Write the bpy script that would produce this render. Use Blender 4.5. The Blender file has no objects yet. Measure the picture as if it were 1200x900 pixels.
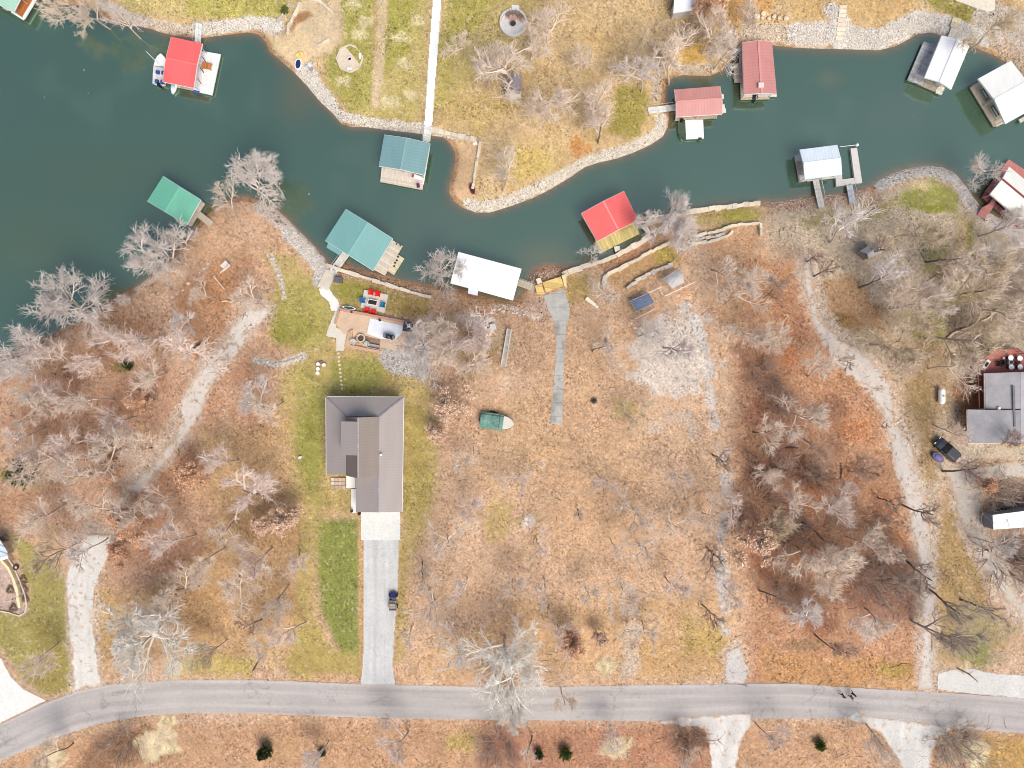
import bpy, math, random
import numpy as np
from mathutils import Vector
random.seed(7)
rng = np.random.default_rng(11)
SC = bpy.context.scene
COL = SC.collection
H = 115.0          # drone height above the lake, metres
S = 0.14           # metres per photo pixel at lake level

def lin(c):
    c = np.asarray(c, float) / 255.0
    return np.where(c <= 0.04045, c / 12.92, ((c + 0.055) / 1.055) ** 2.4)
def alb(c):
    return np.clip(lin(c) / KL, 0.0, 0.86)

# ------------------------------------------------------------------ noise / polygon fields (photo-plan coordinates)
def vnoise(X, Y, sc, seed=0):
    x = X / sc; y = Y / sc
    xi = np.floor(x).astype(np.int64); yi = np.floor(y).astype(np.int64)
    fx = x - xi; fy = y - yi
    fx = fx * fx * (3 - 2 * fx); fy = fy * fy * (3 - 2 * fy)
    def h(a, b):
        n = (a * 374761393 + b * 668265263 + seed * 974634777) & 0xffffffff
        n = ((n ^ (n >> 13)) * 1274126177) & 0xffffffff
        return ((n ^ (n >> 16)) & 0xffff) / 65535.0
    return (h(xi, yi) * (1 - fx) + h(xi + 1, yi) * fx) * (1 - fy) + (h(xi, yi + 1) * (1 - fx) + h(xi + 1, yi + 1) * fx) * fy
def fbm(X, Y, sc, seed=0, octv=4):
    t = 0; a = 1; s = 0
    for i in range(octv):
        t = t + a * vnoise(X, Y, sc / 2 ** i, seed + 17 * i); s += a; a *= 0.55
    return t / s - 0.5
def seg_dist(X, Y, pts, closed=True):
    n = len(pts); d = np.full(X.shape, 1e9)
    for i in range(n if closed else n - 1):
        ax, ay = pts[i][:2]; bx, by = pts[(i + 1) % n][:2]
        dx, dy = bx - ax, by - ay; L = dx * dx + dy * dy + 1e-9
        t = np.clip(((X - ax) * dx + (Y - ay) * dy) / L, 0, 1)
        d = np.minimum(d, (X - ax - t * dx) ** 2 + (Y - ay - t * dy) ** 2)
    return np.sqrt(d)
def inside(X, Y, pts):
    r = np.zeros(X.shape, bool); n = len(pts)
    for i in range(n):
        ax, ay = pts[i][:2]; bx, by = pts[(i + 1) % n][:2]
        if ay == by: continue
        c = ((ay > Y) != (by > Y)) & (X < (bx - ax) * (Y - ay) / (by - ay) + ax)
        r ^= c
    return r
def sdf(X, Y, pts):
    d = seg_dist(X, Y, pts); return np.where(inside(X, Y, pts), d, -d)
def sstep(x, a, b):
    t = np.clip((x - a) / (b - a), 0, 1); return t * t * (3 - 2 * t)

# ------------------------------------------------------------------ shoreline and terrain
NORTH = [(62,0),(70,6),(85,5),(100,6),(112,10),(120,20),(135,25),(150,28),(162,31),(178,34),(188,38),(205,42),(235,45),(265,41),(290,38),(303,40),(312,50),(316,60),(330,72),(345,85),(360,101),(375,119),(390,133),(400,145),(412,149),(430,149),(450,152),(475,155),(495,157),(520,161),(528,169),(533,178),(534,188),(531,200),(527,214),(526,224),(530,234),(541,243),(557,249),(575,249),(600,241),(625,232),(645,222),(668,208),(685,196),(700,191),(722,186),(742,179),(762,170),(777,160),(783,148),(784,132),(780,118),(781,100),(788,91),(800,88),(815,89),(832,89),(846,83),(856,73),(862,62),(868,52),(880,50),(905,53),(930,56),(960,57),(1000,58),(1030,59),(1050,54),(1065,46),(1075,40),(1090,38),(1110,44),(1135,52),(1150,59),(1165,65),(1180,74),(1195,86),(1215,97),(1300,130),(1500,170)]
SOUTH = [(1500,330),(1300,290),(1215,272),(1190,263),(1168,254),(1150,243),(1140,230),(1130,215),(1118,202),(1105,196),(1085,194),(1065,197),(1045,203),(1032,210),(1022,217),(1010,222),(1000,225),(985,227),(960,229),(940,231),(920,235),(905,237),(890,236),(870,239),(850,241),(830,243),(800,248),(780,253),(765,257),(757,261),(763,268),(758,276),(740,287),(722,297),(705,304),(690,308),(672,312),(655,312),(640,310),(625,316),(618,328),(612,342),(603,352),(588,353),(570,348),(545,341),(520,336),(495,333),(470,328),(450,322),(430,318),(415,313),(405,308),(395,309),(385,307),(378,300),(370,290),(355,275),(345,265),(335,255),(325,246),(315,240),(305,235),(295,232),(285,230),(270,234),(255,242),(240,254),(228,268),(215,286),(200,301),(180,321),(160,336),(140,346),(120,361),(100,373),(80,383),(60,393),(40,401),(20,411),(0,420),(-60,440),(-300,520),(-900,700),(-3000,900)]
LAKE = [(-3000,-700),(-900,-500),(-200,-120),(20,-60),(50,-25)] + NORTH + SOUTH
T0X, T0Y, TD = -160, -160, 3
TX, TY = np.meshgrid(np.arange(T0X, 1361, TD, dtype=float), np.arange(T0Y, 1061, TD, dtype=float))
TDIST = -sdf(TX, TY, LAKE) * S
def dist_at(px, py):
    x = np.clip((np.asarray(px, float) - T0X) / TD, 0, TX.shape[1] - 1.001); y = np.clip((np.asarray(py, float) - T0Y) / TD, 0, TX.shape[0] - 1.001)
    xi = x.astype(int); yi = y.astype(int); fx = x - xi; fy = y - yi
    A = TDIST
    return (A[yi, xi] * (1 - fx) + A[yi, xi + 1] * fx) * (1 - fy) + (A[yi + 1, xi] * (1 - fx) + A[yi + 1, xi + 1] * fx) * fy
def height(px, py):
    d = dist_at(px, py)
    land = 1.0 * (1 - np.exp(-np.maximum(d, 0) / 1.6)) + 4.4 * (1 - np.exp(-np.maximum(d, 0) / 28.0))
    wet = -2.6 * (1 - np.exp(np.minimum(d, 0) / 3.0))
    return np.where(d > 0, land, wet)
def W(px, py, z=0.0):                       # a photo-plan position at height z, in metres
    k = S * (H - z) / H
    return Vector(((px - 600) * k, (450 - py) * k, z))
def gz(px, py): return float(height(px, py))
def G(px, py, dz=0.0):
    return W(px, py, gz(px, py) + dz)

# ------------------------------------------------------------------ materials
def new_mat(name):
    m = bpy.data.materials.new(name); m.use_nodes = True
    nt = m.node_tree; b = nt.nodes['Principled BSDF']
    return m, nt, b
def N(nt, kind, **kw):
    n = nt.nodes.new(kind)
    for k, v in kw.items():
        if k in n.inputs.keys() if hasattr(n.inputs, 'keys') else False: n.inputs[k].default_value = v
        else: setattr(n, k, v)
    return n
def link(nt, a, b): nt.links.new(a, b)
def coords(nt, angle=0.0, scale=(1, 1, 1)):
    g = nt.nodes.new('ShaderNodeNewGeometry'); mp = nt.nodes.new('ShaderNodeMapping')
    mp.inputs['Rotation'].default_value = (0, 0, angle); mp.inputs['Scale'].default_value = scale
    link(nt, g.outputs['Position'], mp.inputs['Vector']); return mp.outputs['Vector']
def noise(nt, vec, scale, detail=4, rough=0.6):
    n = nt.nodes.new('ShaderNodeTexNoise'); n.inputs['Scale'].default_value = scale
    n.inputs['Detail'].default_value = detail; n.inputs['Roughness'].default_value = rough
    link(nt, vec, n.inputs['Vector']); return n.outputs['Fac']
def remap(nt, fac, a, b, lo, hi):
    r = nt.nodes.new('ShaderNodeMapRange'); r.inputs[1].default_value = a; r.inputs[2].default_value = b
    r.inputs[3].default_value = lo; r.inputs[4].default_value = hi; link(nt, fac, r.inputs[0]); return r.outputs[0]
def mul(nt, a, b, op='MULTIPLY'):
    m = nt.nodes.new('ShaderNodeMath'); m.operation = op
    for i, v in enumerate((a, b)):
        if isinstance(v, (int, float)): m.inputs[i].default_value = v
        else: link(nt, v, m.inputs[i])
    return m.outputs[0]
def scale_col(nt, col, fac):
    v = nt.nodes.new('ShaderNodeVectorMath'); v.operation = 'SCALE'
    if isinstance(col, (tuple, list, np.ndarray)): v.inputs[0].default_value = tuple(col)[:3]
    else: link(nt, col, v.inputs[0])
    link(nt, fac, v.inputs['Scale']); return v.outputs[0]
def mixc(nt, fac, a, b):
    m = nt.nodes.new('ShaderNodeMix'); m.data_type = 'RGBA'
    if isinstance(fac, (int, float)): m.inputs[0].default_value = fac
    else: link(nt, fac, m.inputs[0])
    for i, v in ((6, a), (7, b)):
        if isinstance(v, (tuple, list, np.ndarray)): m.inputs[i].default_value = (*tuple(v)[:3], 1)
        else: link(nt, v, m.inputs[i])
    return m.outputs[2]
def bump(nt, b, h, strength=0.3, dist=0.05):
    n = nt.nodes.new('ShaderNodeBump'); n.inputs['Strength'].default_value = strength; n.inputs['Distance'].default_value = dist
    link(nt, h, n.inputs['Height']); link(nt, n.outputs[0], b.inputs['Normal'])

_M = {}
def mat(c, rough=0.8, var=0.25, scale=1.5, metal=0.0, spec=0.3, fine=0.0, name=None):
    """weathered plain surface: base colour varied by two noises"""
    key = ('p', tuple(c), rough, var, scale, metal, fine)
    if key in _M: return _M[key]
    m, nt, b = new_mat(name or 'surface'); v = coords(nt)
    n1 = remap(nt, noise(nt, v, scale, 5), 0.25, 0.75, 1 - var, 1 + var)
    col = scale_col(nt, alb(c), n1)
    if fine:
        n2 = remap(nt, noise(nt, v, 9.0, 2), 0.3, 0.7, 1 - fine, 1 + fine); col = scale_col(nt, col, n2)
    link(nt, col, b.inputs['Base Color']); b.inputs['Roughness'].default_value = rough; b.inputs['Metallic'].default_value = metal
    b.inputs['Specular IOR Level'].default_value = spec
    _M[key] = m; return m
def ribbed(c, angle, pitch=0.45, depth=0.18, rough=0.45, var=0.08, dirt=0.0, name='ribbed_metal'):
    """painted sheet metal with raised ribs; angle is the direction across the ribs"""
    m, nt, b = new_mat(name); v = coords(nt, -angle)
    w = nt.nodes.new('ShaderNodeTexWave'); w.bands_direction = 'X'; w.inputs['Scale'].default_value = 0.314 / pitch
    w.inputs['Distortion'].default_value = 0.0; link(nt, v, w.inputs['Vector'])
    rib = remap(nt, w.outputs['Fac'], 0.75, 1.0, 1.0, 1 - depth)
    n1 = remap(nt, noise(nt, coords(nt, -angle, (1, 0.25, 1)), 0.7, 6), 0.25, 0.75, 1 - var, 1 + var)
    col = scale_col(nt, alb(c), mul(nt, rib, n1))
    if dirt:
        d = remap(nt, noise(nt, coords(nt, -angle, (0.5, 1.2, 1)), 0.55, 8, 0.7), 0.55, 0.72, 0, dirt)
        col = mixc(nt, d, col, tuple(alb((120, 112, 108))))
    link(nt, col, b.inputs['Base Color']); b.inputs['Roughness'].default_value = rough; b.inputs['Specular IOR Level'].default_value = 0.4
    bump(nt, b, w.outputs['Fac'], 0.10, 0.02)
    return m
def planks(c, angle, pitch=0.16, var=0.22, name='planks', stain=0.0, stain_c=(120, 80, 40)):
    m, nt, b = new_mat(name); v = coords(nt, -angle)
    sx = nt.nodes.new('ShaderNodeSeparateXYZ'); link(nt, v, sx.inputs[0])
    k = mul(nt, sx.outputs[0], 1 / pitch); fl = mul(nt, k, 0.0, 'FLOOR'); fr = mul(nt, k, 0.0, 'FRACT')
    wn = nt.nodes.new('ShaderNodeTexWhiteNoise'); wn.noise_dimensions = '1D'; link(nt, fl, wn.inputs['W'])
    per = remap(nt, wn.outputs['Value'], 0, 1, 1 - var, 1 + var)
    gap = remap(nt, fr, 0.0, 0.12, 0.55, 1.0)
    gr = remap(nt, noise(nt, coords(nt, -angle, (3, 0.5, 1)), 1.3, 6), 0.25, 0.75, 0.85, 1.15)
    col = scale_col(nt, alb(c), mul(nt, mul(nt, per, gap), gr))
    if stain:
        d = remap(nt, noise(nt, v, 0.5, 6, 0.7), 0.52, 0.68, 0, stain); col = mixc(nt, d, col, tuple(alb(stain_c)))
    link(nt, col, b.inputs['Base Color']); b.inputs['Roughness'].default_value = 0.85; b.inputs['Specular IOR Level'].default_value = 0.2
    return m
def painted(name, speck=0.3, fine_scale=5.0, rough=0.95, bumpy=0.5):
    """ground-like sheet: the broad colour layout is a vertex colour, the grain is procedural"""
    m, nt, b = new_mat(name)
    a = nt.nodes.new('ShaderNodeAttribute'); a.attribute_name = 'Col'
    t = nt.nodes.new('ShaderNodeAttribute'); t.attribute_name = 'grain'
    v = coords(nt)
    vo = nt.nodes.new('ShaderNodeTexVoronoi'); vo.inputs['Scale'].default_value = fine_scale; link(nt, v, vo.inputs['Vector'])
    sp = nt.nodes.new('ShaderNodeSeparateColor'); link(nt, vo.outputs['Color'], sp.inputs[0])
    vo2 = nt.nodes.new('ShaderNodeTexVoronoi'); vo2.inputs['Scale'].default_value = fine_scale * 0.62; link(nt, v, vo2.inputs['Vector'])
    s2 = nt.nodes.new('ShaderNodeSeparateColor'); link(nt, vo2.outputs['Color'], s2.inputs[0])
    dark = remap(nt, s2.outputs[1], 0.82, 0.92, 0.0, -1.5); lite = remap(nt, s2.outputs[0], 0.88, 0.95, 0.0, 0.8)
    leaf = mul(nt, remap(nt, sp.outputs[0], 0, 1, -1.0, 1.0), mul(nt, dark, lite, 'ADD'), 'ADD')
    n2 = remap(nt, noise(nt, v, 1.7, 6, 0.75), 0.25, 0.75, -1.0, 1.0)
    n3 = remap(nt, noise(nt, v, 7.0, 3, 0.8), 0.25, 0.75, -1.0, 1.0)
    n4 = remap(nt, noise(nt, v, 0.22, 4, 0.6), 0.35, 0.65, 0.45, 1.25)
    s = mul(nt, mul(nt, mul(nt, leaf, 0.55), mul(nt, n2, 0.55), 'ADD'), mul(nt, n3, 0.5), 'ADD')
    f = mul(nt, mul(nt, mul(nt, mul(nt, s, n4), t.outputs['Fac']), speck), 1.0, 'ADD')
    col = scale_col(nt, a.outputs['Color'], f)
    # hue wander between leaves
    hsv = nt.nodes.new('ShaderNodeHueSaturation'); link(nt, col, hsv.inputs['Color'])
    link(nt, remap(nt, sp.outputs[1], 0, 1, 0.492, 0.508), hsv.inputs['Hue']); link(nt, remap(nt, sp.outputs[2], 0, 1, 0.85, 1.12), hsv.inputs['Saturation'])
    link(nt, hsv.outputs[0], b.inputs['Base Color']); b.inputs['Roughness'].default_value = rough; b.inputs['Specular IOR Level'].default_value = 0.1
    if bumpy: bump(nt, b, mul(nt, n3, leaf, 'ADD'), bumpy, 0.06)
    return m
def island_mat(c, var=0.35, name='stones'):
    m, nt, b = new_mat(name); g = nt.nodes.new('ShaderNodeNewGeometry')
    f = remap(nt, g.outputs['Random Per Island'], 0, 1, 1 - var, 1 + var * 0.6)
    n1 = remap(nt, noise(nt, coords(nt), 4.0, 4), 0.3, 0.7, 0.85, 1.15)
    col = scale_col(nt, alb(c), mul(nt, f, n1)); link(nt, col, b.inputs['Base Color'])
    b.inputs['Roughness'].default_value = 0.9; b.inputs['Specular IOR Level'].default_value = 0.15
    return m

# ------------------------------------------------------------------ objects
OFF = {}
def tag(o, label=None, cat=None, group=None, kind=None):
    if label: o['label'] = label
    if cat: o['category'] = cat
    if group: o['group'] = group
    if kind: o['kind'] = kind
    return o
def thing(name, label, cat, loc, group=None, rotz=0.0):
    o = bpy.data.objects.new(name, None); COL.objects.link(o); o.empty_display_size = 0.3
    o.location = loc; o.rotation_euler = (0, 0, rotz); OFF[o.name] = Vector(loc)
    return tag(o, label, cat, group)
def link_mesh(name, me, m, parent=None, loc=None):
    o = bpy.data.objects.new(name, me); COL.objects.link(o)
    if m is not None: me.materials.append(m)
    if parent is not None: o.parent = parent; OFF[o.name] = OFF[parent.name]
    else:
        o.location = loc or (0, 0, 0); OFF[o.name] = Vector(loc or (0, 0, 0))
    return o
def np_mesh(name, V, F, smooth=False):
    V = np.asarray(V, np.float32).reshape(-1, 3); F = np.asarray(F, np.int32); k = F.shape[1]
    me = bpy.data.meshes.new(name); me.vertices.add(len(V)); me.vertices.foreach_set('co', V.ravel())
    me.loops.add(F.size); me.loops.foreach_set('vertex_index', F.ravel())
    me.polygons.add(len(F)); me.polygons.foreach_set('loop_start', np.arange(0, F.size, k, dtype=np.int32))
    if smooth: me.polygons.foreach_set('use_smooth', np.ones(len(F), bool))
    me.update(calc_edges=True); return me
def add_attr(me, col, grain):
    a = me.color_attributes.new('Col', 'FLOAT_COLOR', 'POINT')
    c = np.ones((len(col), 4), np.float32); c[:, :3] = col; a.data.foreach_set('color', c.ravel())
    g = me.attributes.new('grain', 'FLOAT', 'POINT'); g.data.foreach_set('value', np.asarray(grain, np.float32))

class MB:
    def __init__(s): s.v = []; s.f = []
    def add(s, vs, fs):
        n = len(s.v); s.v += [Vector(v) for v in vs]; s.f += [tuple(i + n for i in f) for f in fs]; return s
    def prism(s, pts, z0, z1):                       # pts: world xy loop; z0/z1 number or per-corner list
        n = len(pts)
        if sum(pts[i][0] * pts[(i + 1) % n][1] - pts[(i + 1) % n][0] * pts[i][1] for i in range(n)) < 0:
            pts = pts[::-1]
            z0 = z0[::-1] if isinstance(z0, list) else z0; z1 = z1[::-1] if isinstance(z1, list) else z1
        a = [(p[0], p[1], z0[i] if isinstance(z0, list) else z0) for i, p in enumerate(pts)]
        b = [(p[0], p[1], z1[i] if isinstance(z1, list) else z1) for i, p in enumerate(pts)]
        return s.add(a + b, [tuple(range(n))[::-1], tuple(range(n, 2 * n))] + [(i, (i + 1) % n, n + (i + 1) % n, n + i) for i in range(n)])
    def box(s, c, d, rz=0.0, tilt=0.0):              # centre, full size, turn about z
        x, y, z = d[0] / 2, d[1] / 2, d[2] / 2; vs = []
        for sz in (-1, 1):
            for sx, sy in ((-1, -1), (1, -1), (1, 1), (-1, 1)):
                v = Vector((sx * x, sy * y, sz * z))
                if tilt: v = Vector((v.x, v.y * math.cos(tilt) - v.z * math.sin(tilt), v.y * math.sin(tilt) + v.z * math.cos(tilt)))
                vs.append(Vector((v.x * math.cos(rz) - v.y * math.sin(rz), v.x * math.sin(rz) + v.y * math.cos(rz), v.z)) + Vector(c))
        return s.add(vs, [(3, 2, 1, 0), (4, 5, 6, 7), (0, 1, 5, 4), (1, 2, 6, 5), (2, 3, 7, 6), (3, 0, 4, 7)])
    def bar(s, a, b, w, h=None):                     # square bar between two points
        a = Vector(a); b = Vector(b); d = (b - a).normalized(); up = Vector((0, 0, 1)) if abs(d.z) < 0.95 else Vector((1, 0, 0))
        r = d.cross(up).normalized() * w / 2; u = r.cross(d).normalized() * (h or w) / 2
        vs = [p + i * r + j * u for p in (a, b) for i, j in ((-1, -1), (1, -1), (1, 1), (-1, 1))]
        return s.add(vs, [(0, 1, 2, 3), (7, 6, 5, 4), (1, 0, 4, 5), (2, 1, 5, 6), (3, 2, 6, 7), (0, 3, 7, 4)])
    def tube(s, a, b, r, r2=None, k=8):
        a = Vector(a); b = Vector(b); r2 = r if r2 is None else r2; d = (b - a).normalized()
        up = Vector((0, 0, 1)) if abs(d.z) < 0.95 else Vector((1, 0, 0)); x = d.cross(up).normalized(); y = d.cross(x)
        vs = [p + (x * math.cos(6.28319 * i / k) + y * math.sin(6.28319 * i / k)) * q for p, q in ((a, r), (b, r2)) for i in range(k)]
        return s.add(vs, [tuple(range(k)), tuple(range(2 * k - 1, k - 1, -1))] + [(i, k + i, k + (i + 1) % k, (i + 1) % k) for i in range(k)])
    def lathe(s, c, prof, k=16, sx=1.0, sy=1.0, rz=0.0):
        c = Vector(c); vs = []
        for r, z in prof:
            for i in range(k):
                x = math.cos(6.28319 * i / k) * r * sx; y = math.sin(6.28319 * i / k) * r * sy
                vs.append(c + Vector((x * math.cos(rz) - y * math.sin(rz), x * math.sin(rz) + y * math.cos(rz), z)))
        n = len(prof); fs = [tuple(range(k))[::-1], tuple((n - 1) * k + i for i in range(k))]
        for j in range(n - 1):
            fs += [(j * k + i, j * k + (i + 1) % k, (j + 1) * k + (i + 1) % k, (j + 1) * k + i) for i in range(k)]
        return s.add(vs, fs)
    def rock(s, c, r, fl=0.7):
        c = Vector(c); vs = []
        for k in range(14):
            th = math.acos(1 - 2 * (k + 0.5) / 14); ph = 2.39996 * k
            q = r * random.uniform(0.75, 1.2)
            vs.append(c + Vector((math.sin(th) * math.cos(ph) * q, math.sin(th) * math.sin(ph) * q, math.cos(th) * q * fl)))
        return s.add(vs, ROCKF)
    def build(s, name, m, parent=None, loc=None, smooth=False, bevel=0.0):
        o0 = OFF[parent.name] if parent is not None else Vector(loc or (0, 0, 0))
        me = bpy.data.meshes.new(name); me.from_pydata([v - o0 for v in s.v], [], s.f); me.update()
        if smooth: me.polygons.foreach_set('use_smooth', np.ones(len(me.polygons), bool))
        o = link_mesh(name, me, m, parent, loc)
        if bevel:
            bm_ = o.modifiers.new('bevel', 'BEVEL'); bm_.width = bevel; bm_.segments = 2; bm_.limit_method = 'ANGLE'
        return o
def _rockf():
    import bmesh
    bm = bmesh.new()
    for k in range(14):
        th = math.acos(1 - 2 * (k + 0.5) / 14); ph = 2.39996 * k
        bm.verts.new((math.sin(th) * math.cos(ph), math.sin(th) * math.sin(ph), math.cos(th)))
    bm.verts.ensure_lookup_table(); bm.verts.index_update()
    bmesh.ops.convex_hull(bm, input=bm.verts[:]); f = [tuple(v.index for v in q.verts) for q in bm.faces]; bm.free(); return f
ROCKF = _rockf()
def P2(pts, z): return [W(x, y, z).to_2d() for x, y in pts]
def copy_tree(o, loc, rotz=None, label=None):
    c = o.copy(); COL.objects.link(c); c.location = loc
    if rotz is not None: c.rotation_euler.z = rotz
    if label: c['label'] = label
    for ch in o.children:
        d = ch.copy(); COL.objects.link(d); d.parent = c
        for g in ch.children:
            e = g.copy(); COL.objects.link(e); e.parent = d
    OFF[c.name] = Vector(loc); return c
import numpy as np
WATER_IOR = 2.9; WATER_TINT = (0.86, 1.0, 0.82); SKY_STRENGTH = 0.15; SUN_STRENGTH = 2.6; SUN_ANGLE = 38
KL = np.array([1.15, 1.12, 1.12])
# ================================================================== GROUND
def axis(lo, hi, step, far):
    a = list(np.arange(lo, hi + 0.1, step)); out = []; s = step * 2; x = hi
    while x < far: x += s; s *= 1.5; out.append(x)
    neg = []; s = step * 2; x = lo
    while x > -far: x -= s; s *= 1.5; neg.append(x)
    return np.array(neg[::-1] + a + out)
AX = axis(-60, 1260, 1.5, 26000); AY = axis(-60, 960, 1.5, 26000)
GX, GY = np.meshgrid(AX, AY)
GD = dist_at(GX, GY)
INL = inside(GX, GY, LAKE)

class Paint:
    def __init__(s, X, Y, base):
        s.X = X; s.Y = Y; s.c = np.ones(X.shape + (3,)) * lin(base); s.g = np.ones(X.shape)
    def put(s, m, c, grain=None, sl=None):
        m = np.clip(m, 0, 1); tgt = s.c if sl is None else s.c[sl]
        c = lin(c) if not (isinstance(c, np.ndarray) and c.ndim == 3) else c
        tgt[...] = tgt * (1 - m[..., None]) + c * m[..., None]
        if grain is not None:
            g = s.g if sl is None else s.g[sl]; g[...] = g * (1 - m) + grain * m
    def sub(s, pts, pad):
        xs = [p[0] for p in pts]; ys = [p[1] for p in pts]
        i0, i1 = np.searchsorted(AX, [min(xs) - pad, max(xs) + pad]); j0, j1 = np.searchsorted(AY, [min(ys) - pad, max(ys) + pad])
        return (slice(j0, j1), slice(i0, i1))
    def poly(s, pts, c, feather=4, na=6, ns=12, a=1.0, grain=None, seed=3):
        sl = s.sub(pts, feather + na); X = s.X[sl]; Y = s.Y[sl]
        if X.size == 0: return
        d = sdf(X, Y, pts) + fbm(X, Y, ns, seed) * 2 * na
        s.put(sstep(d, -feather, feather) * a, c, grain, sl)
    def blob(s, x, y, rx, ry, c, a=1.0, na=0.5, ns=None, rot=0, grain=None, seed=5):
        R = max(rx, ry) * 1.8; sl = s.sub([(x - R, y - R), (x + R, y + R)], 0); X = s.X[sl]; Y = s.Y[sl]
        if X.size == 0: return
        ca, sa = math.cos(math.radians(rot)), math.sin(math.radians(rot)); u = (X - x) * ca + (Y - y) * sa; v = -(X - x) * sa + (Y - y) * ca
        q = 1 - np.sqrt((u / rx) ** 2 + (v / ry) ** 2) + fbm(X, Y, ns or max(rx, ry) * 0.6, seed) * 2 * na
        s.put(sstep(q, -0.25, 0.45) * a, c, grain, sl)
    def line(s, pts, w, c, feather=2, na=3, ns=8, a=1.0, grain=None, seed=9, br=0.0):
        sl = s.sub(pts, w + feather + na); X = s.X[sl]; Y = s.Y[sl]
        if X.size == 0: return
        d = w / 2 - seg_dist(X, Y, pts, False) + fbm(X, Y, ns, seed) * 2 * na
        m = sstep(d, -feather, feather) * a
        if br: m = m * sstep(fbm(X, Y, 14, seed + 3) + 0.5, br - 0.12, br + 0.12)
        s.put(m, c, grain, sl)

P = Paint(GX, GY, (210, 174, 144))
n1 = fbm(GX, GY, 160, 1, 5); n2 = fbm(GX, GY, 50, 2, 5); n3 = fbm(GX, GY, 18, 4, 4)
P.put(sstep(n1 + 0.6 * n2, -0.05, 0.25) * 0.8, (218, 172, 134))
P.put(sstep(n2 + 0.4 * n3, 0.02, 0.25) * 0.6, (204, 166, 132))
P.put(sstep(-n2 + 0.5 * n3, 0.05, 0.3) * 0.6, (226, 194, 164))
# left woods: pinkish brown understory
wood = [(-60,430),(60,395),(160,350),(230,300),(330,330),(340,420),(250,520),(345,560),(360,700),(300,780),(120,790),(120,650),(60,640),(-60,620)]
P.poly(wood, (202, 160, 130), 25, 30, 60, 0.8)
for i in range(26):
    P.blob(*[(30,500),(110,520),(60,560),(180,560),(150,470),(95,430),(210,420),(240,470),(60,470),(25,590),(120,600),(210,550),(180,620),(150,400),(230,380),(280,440),(300,500),(120,370),(210,330),(260,330),(290,600),(330,620),(290,690),(240,720),(200,650),(330,720)][i], 26 + i % 5 * 6, 18 + i % 3 * 6, [(172,124,96),(188,140,106),(210,176,150),(196,144,108)][i % 4], 0.6, 0.7, 16, i * 37, seed=50 + i)
P.poly([(205,345),(262,315),(280,340),(265,365),(275,400),(240,430),(215,395)], (196, 142, 98), 10, 12, 22, 0.7)
# golden mown strip between the left woods and the lawn
P.poly([(232,505),(262,495),(300,500),(345,480),(372,560),(372,790),(300,786),(215,792),(200,770),(130,790),(122,700),(160,680),(210,690),(250,600),(225,575)], (200, 164, 112), 16, 22, 40, 0.55)
P.poly([(200,775),(250,765),(300,770),(290,792),(200,792)], (190, 170, 100), 5, 8, 20, 0.8)
P.poly([(100,690),(130,690),(150,730),(120,790),(112,740)], (190, 155, 100), 8, 10, 20, 0.6)
# far left lawn
P.poly([(8,620),(40,640),(85,690),(82,740),(88,806),(60,818),(22,790),(-10,740),(-10,700),(30,720),(35,690)], (172, 160, 92), 5, 6, 16, 0.9, 0.7)
P.poly([(40,730),(75,735),(86,800),(60,815),(38,800)], (160, 142, 78), 8, 8, 20, 0.7)
P.blob(30, 560, 40, 14, (176, 160, 110), 0.6, 0.6, 20); P.blob(10, 557, 18, 12, (110, 105, 40), 0.7, 0.6, 10); P.blob(140, 430, 12, 8, (120, 120, 60), 0.6)
# lawn around the house and down to the shore
P.poly([(315,290),(345,300),(372,325),(395,350),(400,365),(392,400),(420,410),(470,430),(500,445),(508,470),(512,540),(508,600),(490,640),(470,690),(470,600),(385,600),(372,600),(345,580),(340,520),(330,470),(325,440),(345,415),(320,400),(312,360),(325,330)], (192, 168, 108), 9, 10, 24, 0.95, 0.8)
P.poly([(335,330),(372,335),(392,360),(390,395),(365,412),(322,398),(320,370)], (172, 164, 86), 10, 10, 22, 0.65, 0.8)
P.blob(345, 385, 26, 18, (146, 144, 62), 0.5, 0.6, 16, grain=0.8)
P.poly([(390,425),(440,415),(450,440),(440,462),(372,462),(350,500),(352,550),(370,585),(376,540),(378,462)], (152, 152, 74), 8, 8, 18, 0.75, 0.8)
P.poly([(350,430),(380,440),(376,560),(352,555),(345,480)], (160, 156, 80), 8, 8, 18, 0.55, 0.8)
P.poly([(476,470),(496,480),(505,560),(505,595),(485,620),(474,600)], (176, 158, 88), 7, 8, 18, 0.7, 0.8)
P.poly([(480,400),(470,430),(500,440)], (190, 160, 110), 5, 5)
P.poly([(372,608),(420,608),(422,680),(421,768),(402,770),(390,748),(376,715),(371,670)], (136, 142, 74), 6, 2.5, 10, 0.97, 0.9)
P.poly([(355,580),(385,590),(372,640),(362,700),(372,740),(345,760),(350,660)], (178, 162, 96), 9, 8, 16, 0.7, 0.8)
P.poly([(365,730),(390,760),(424,765),(424,790),(340,792),(330,775)], (184, 164, 92), 6, 7, 15, 0.8, 0.8)
P.line([(423,610),(424,700),(424,790)], 7, (205, 165, 115), 1.5, 1.5)
P.poly([(468,640),(476,640),(478,700),(478,770),(462,780),(464,720)], (188, 162, 96), 3, 3, 9, 0.85)
# mowing stripes on the green strip
stripe = np.sin(GX * 1.05) * 0.5 + 0.5
sl = P.sub([(366,605),(422,770)], 3); mk = inside(GX[sl], GY[sl], [(376,610),(420,608),(422,768),(402,768),(390,742),(376,705),(371,655)]) * stripe[sl] * 0.35
P.put(mk, (160, 160, 80), None, sl)
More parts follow.
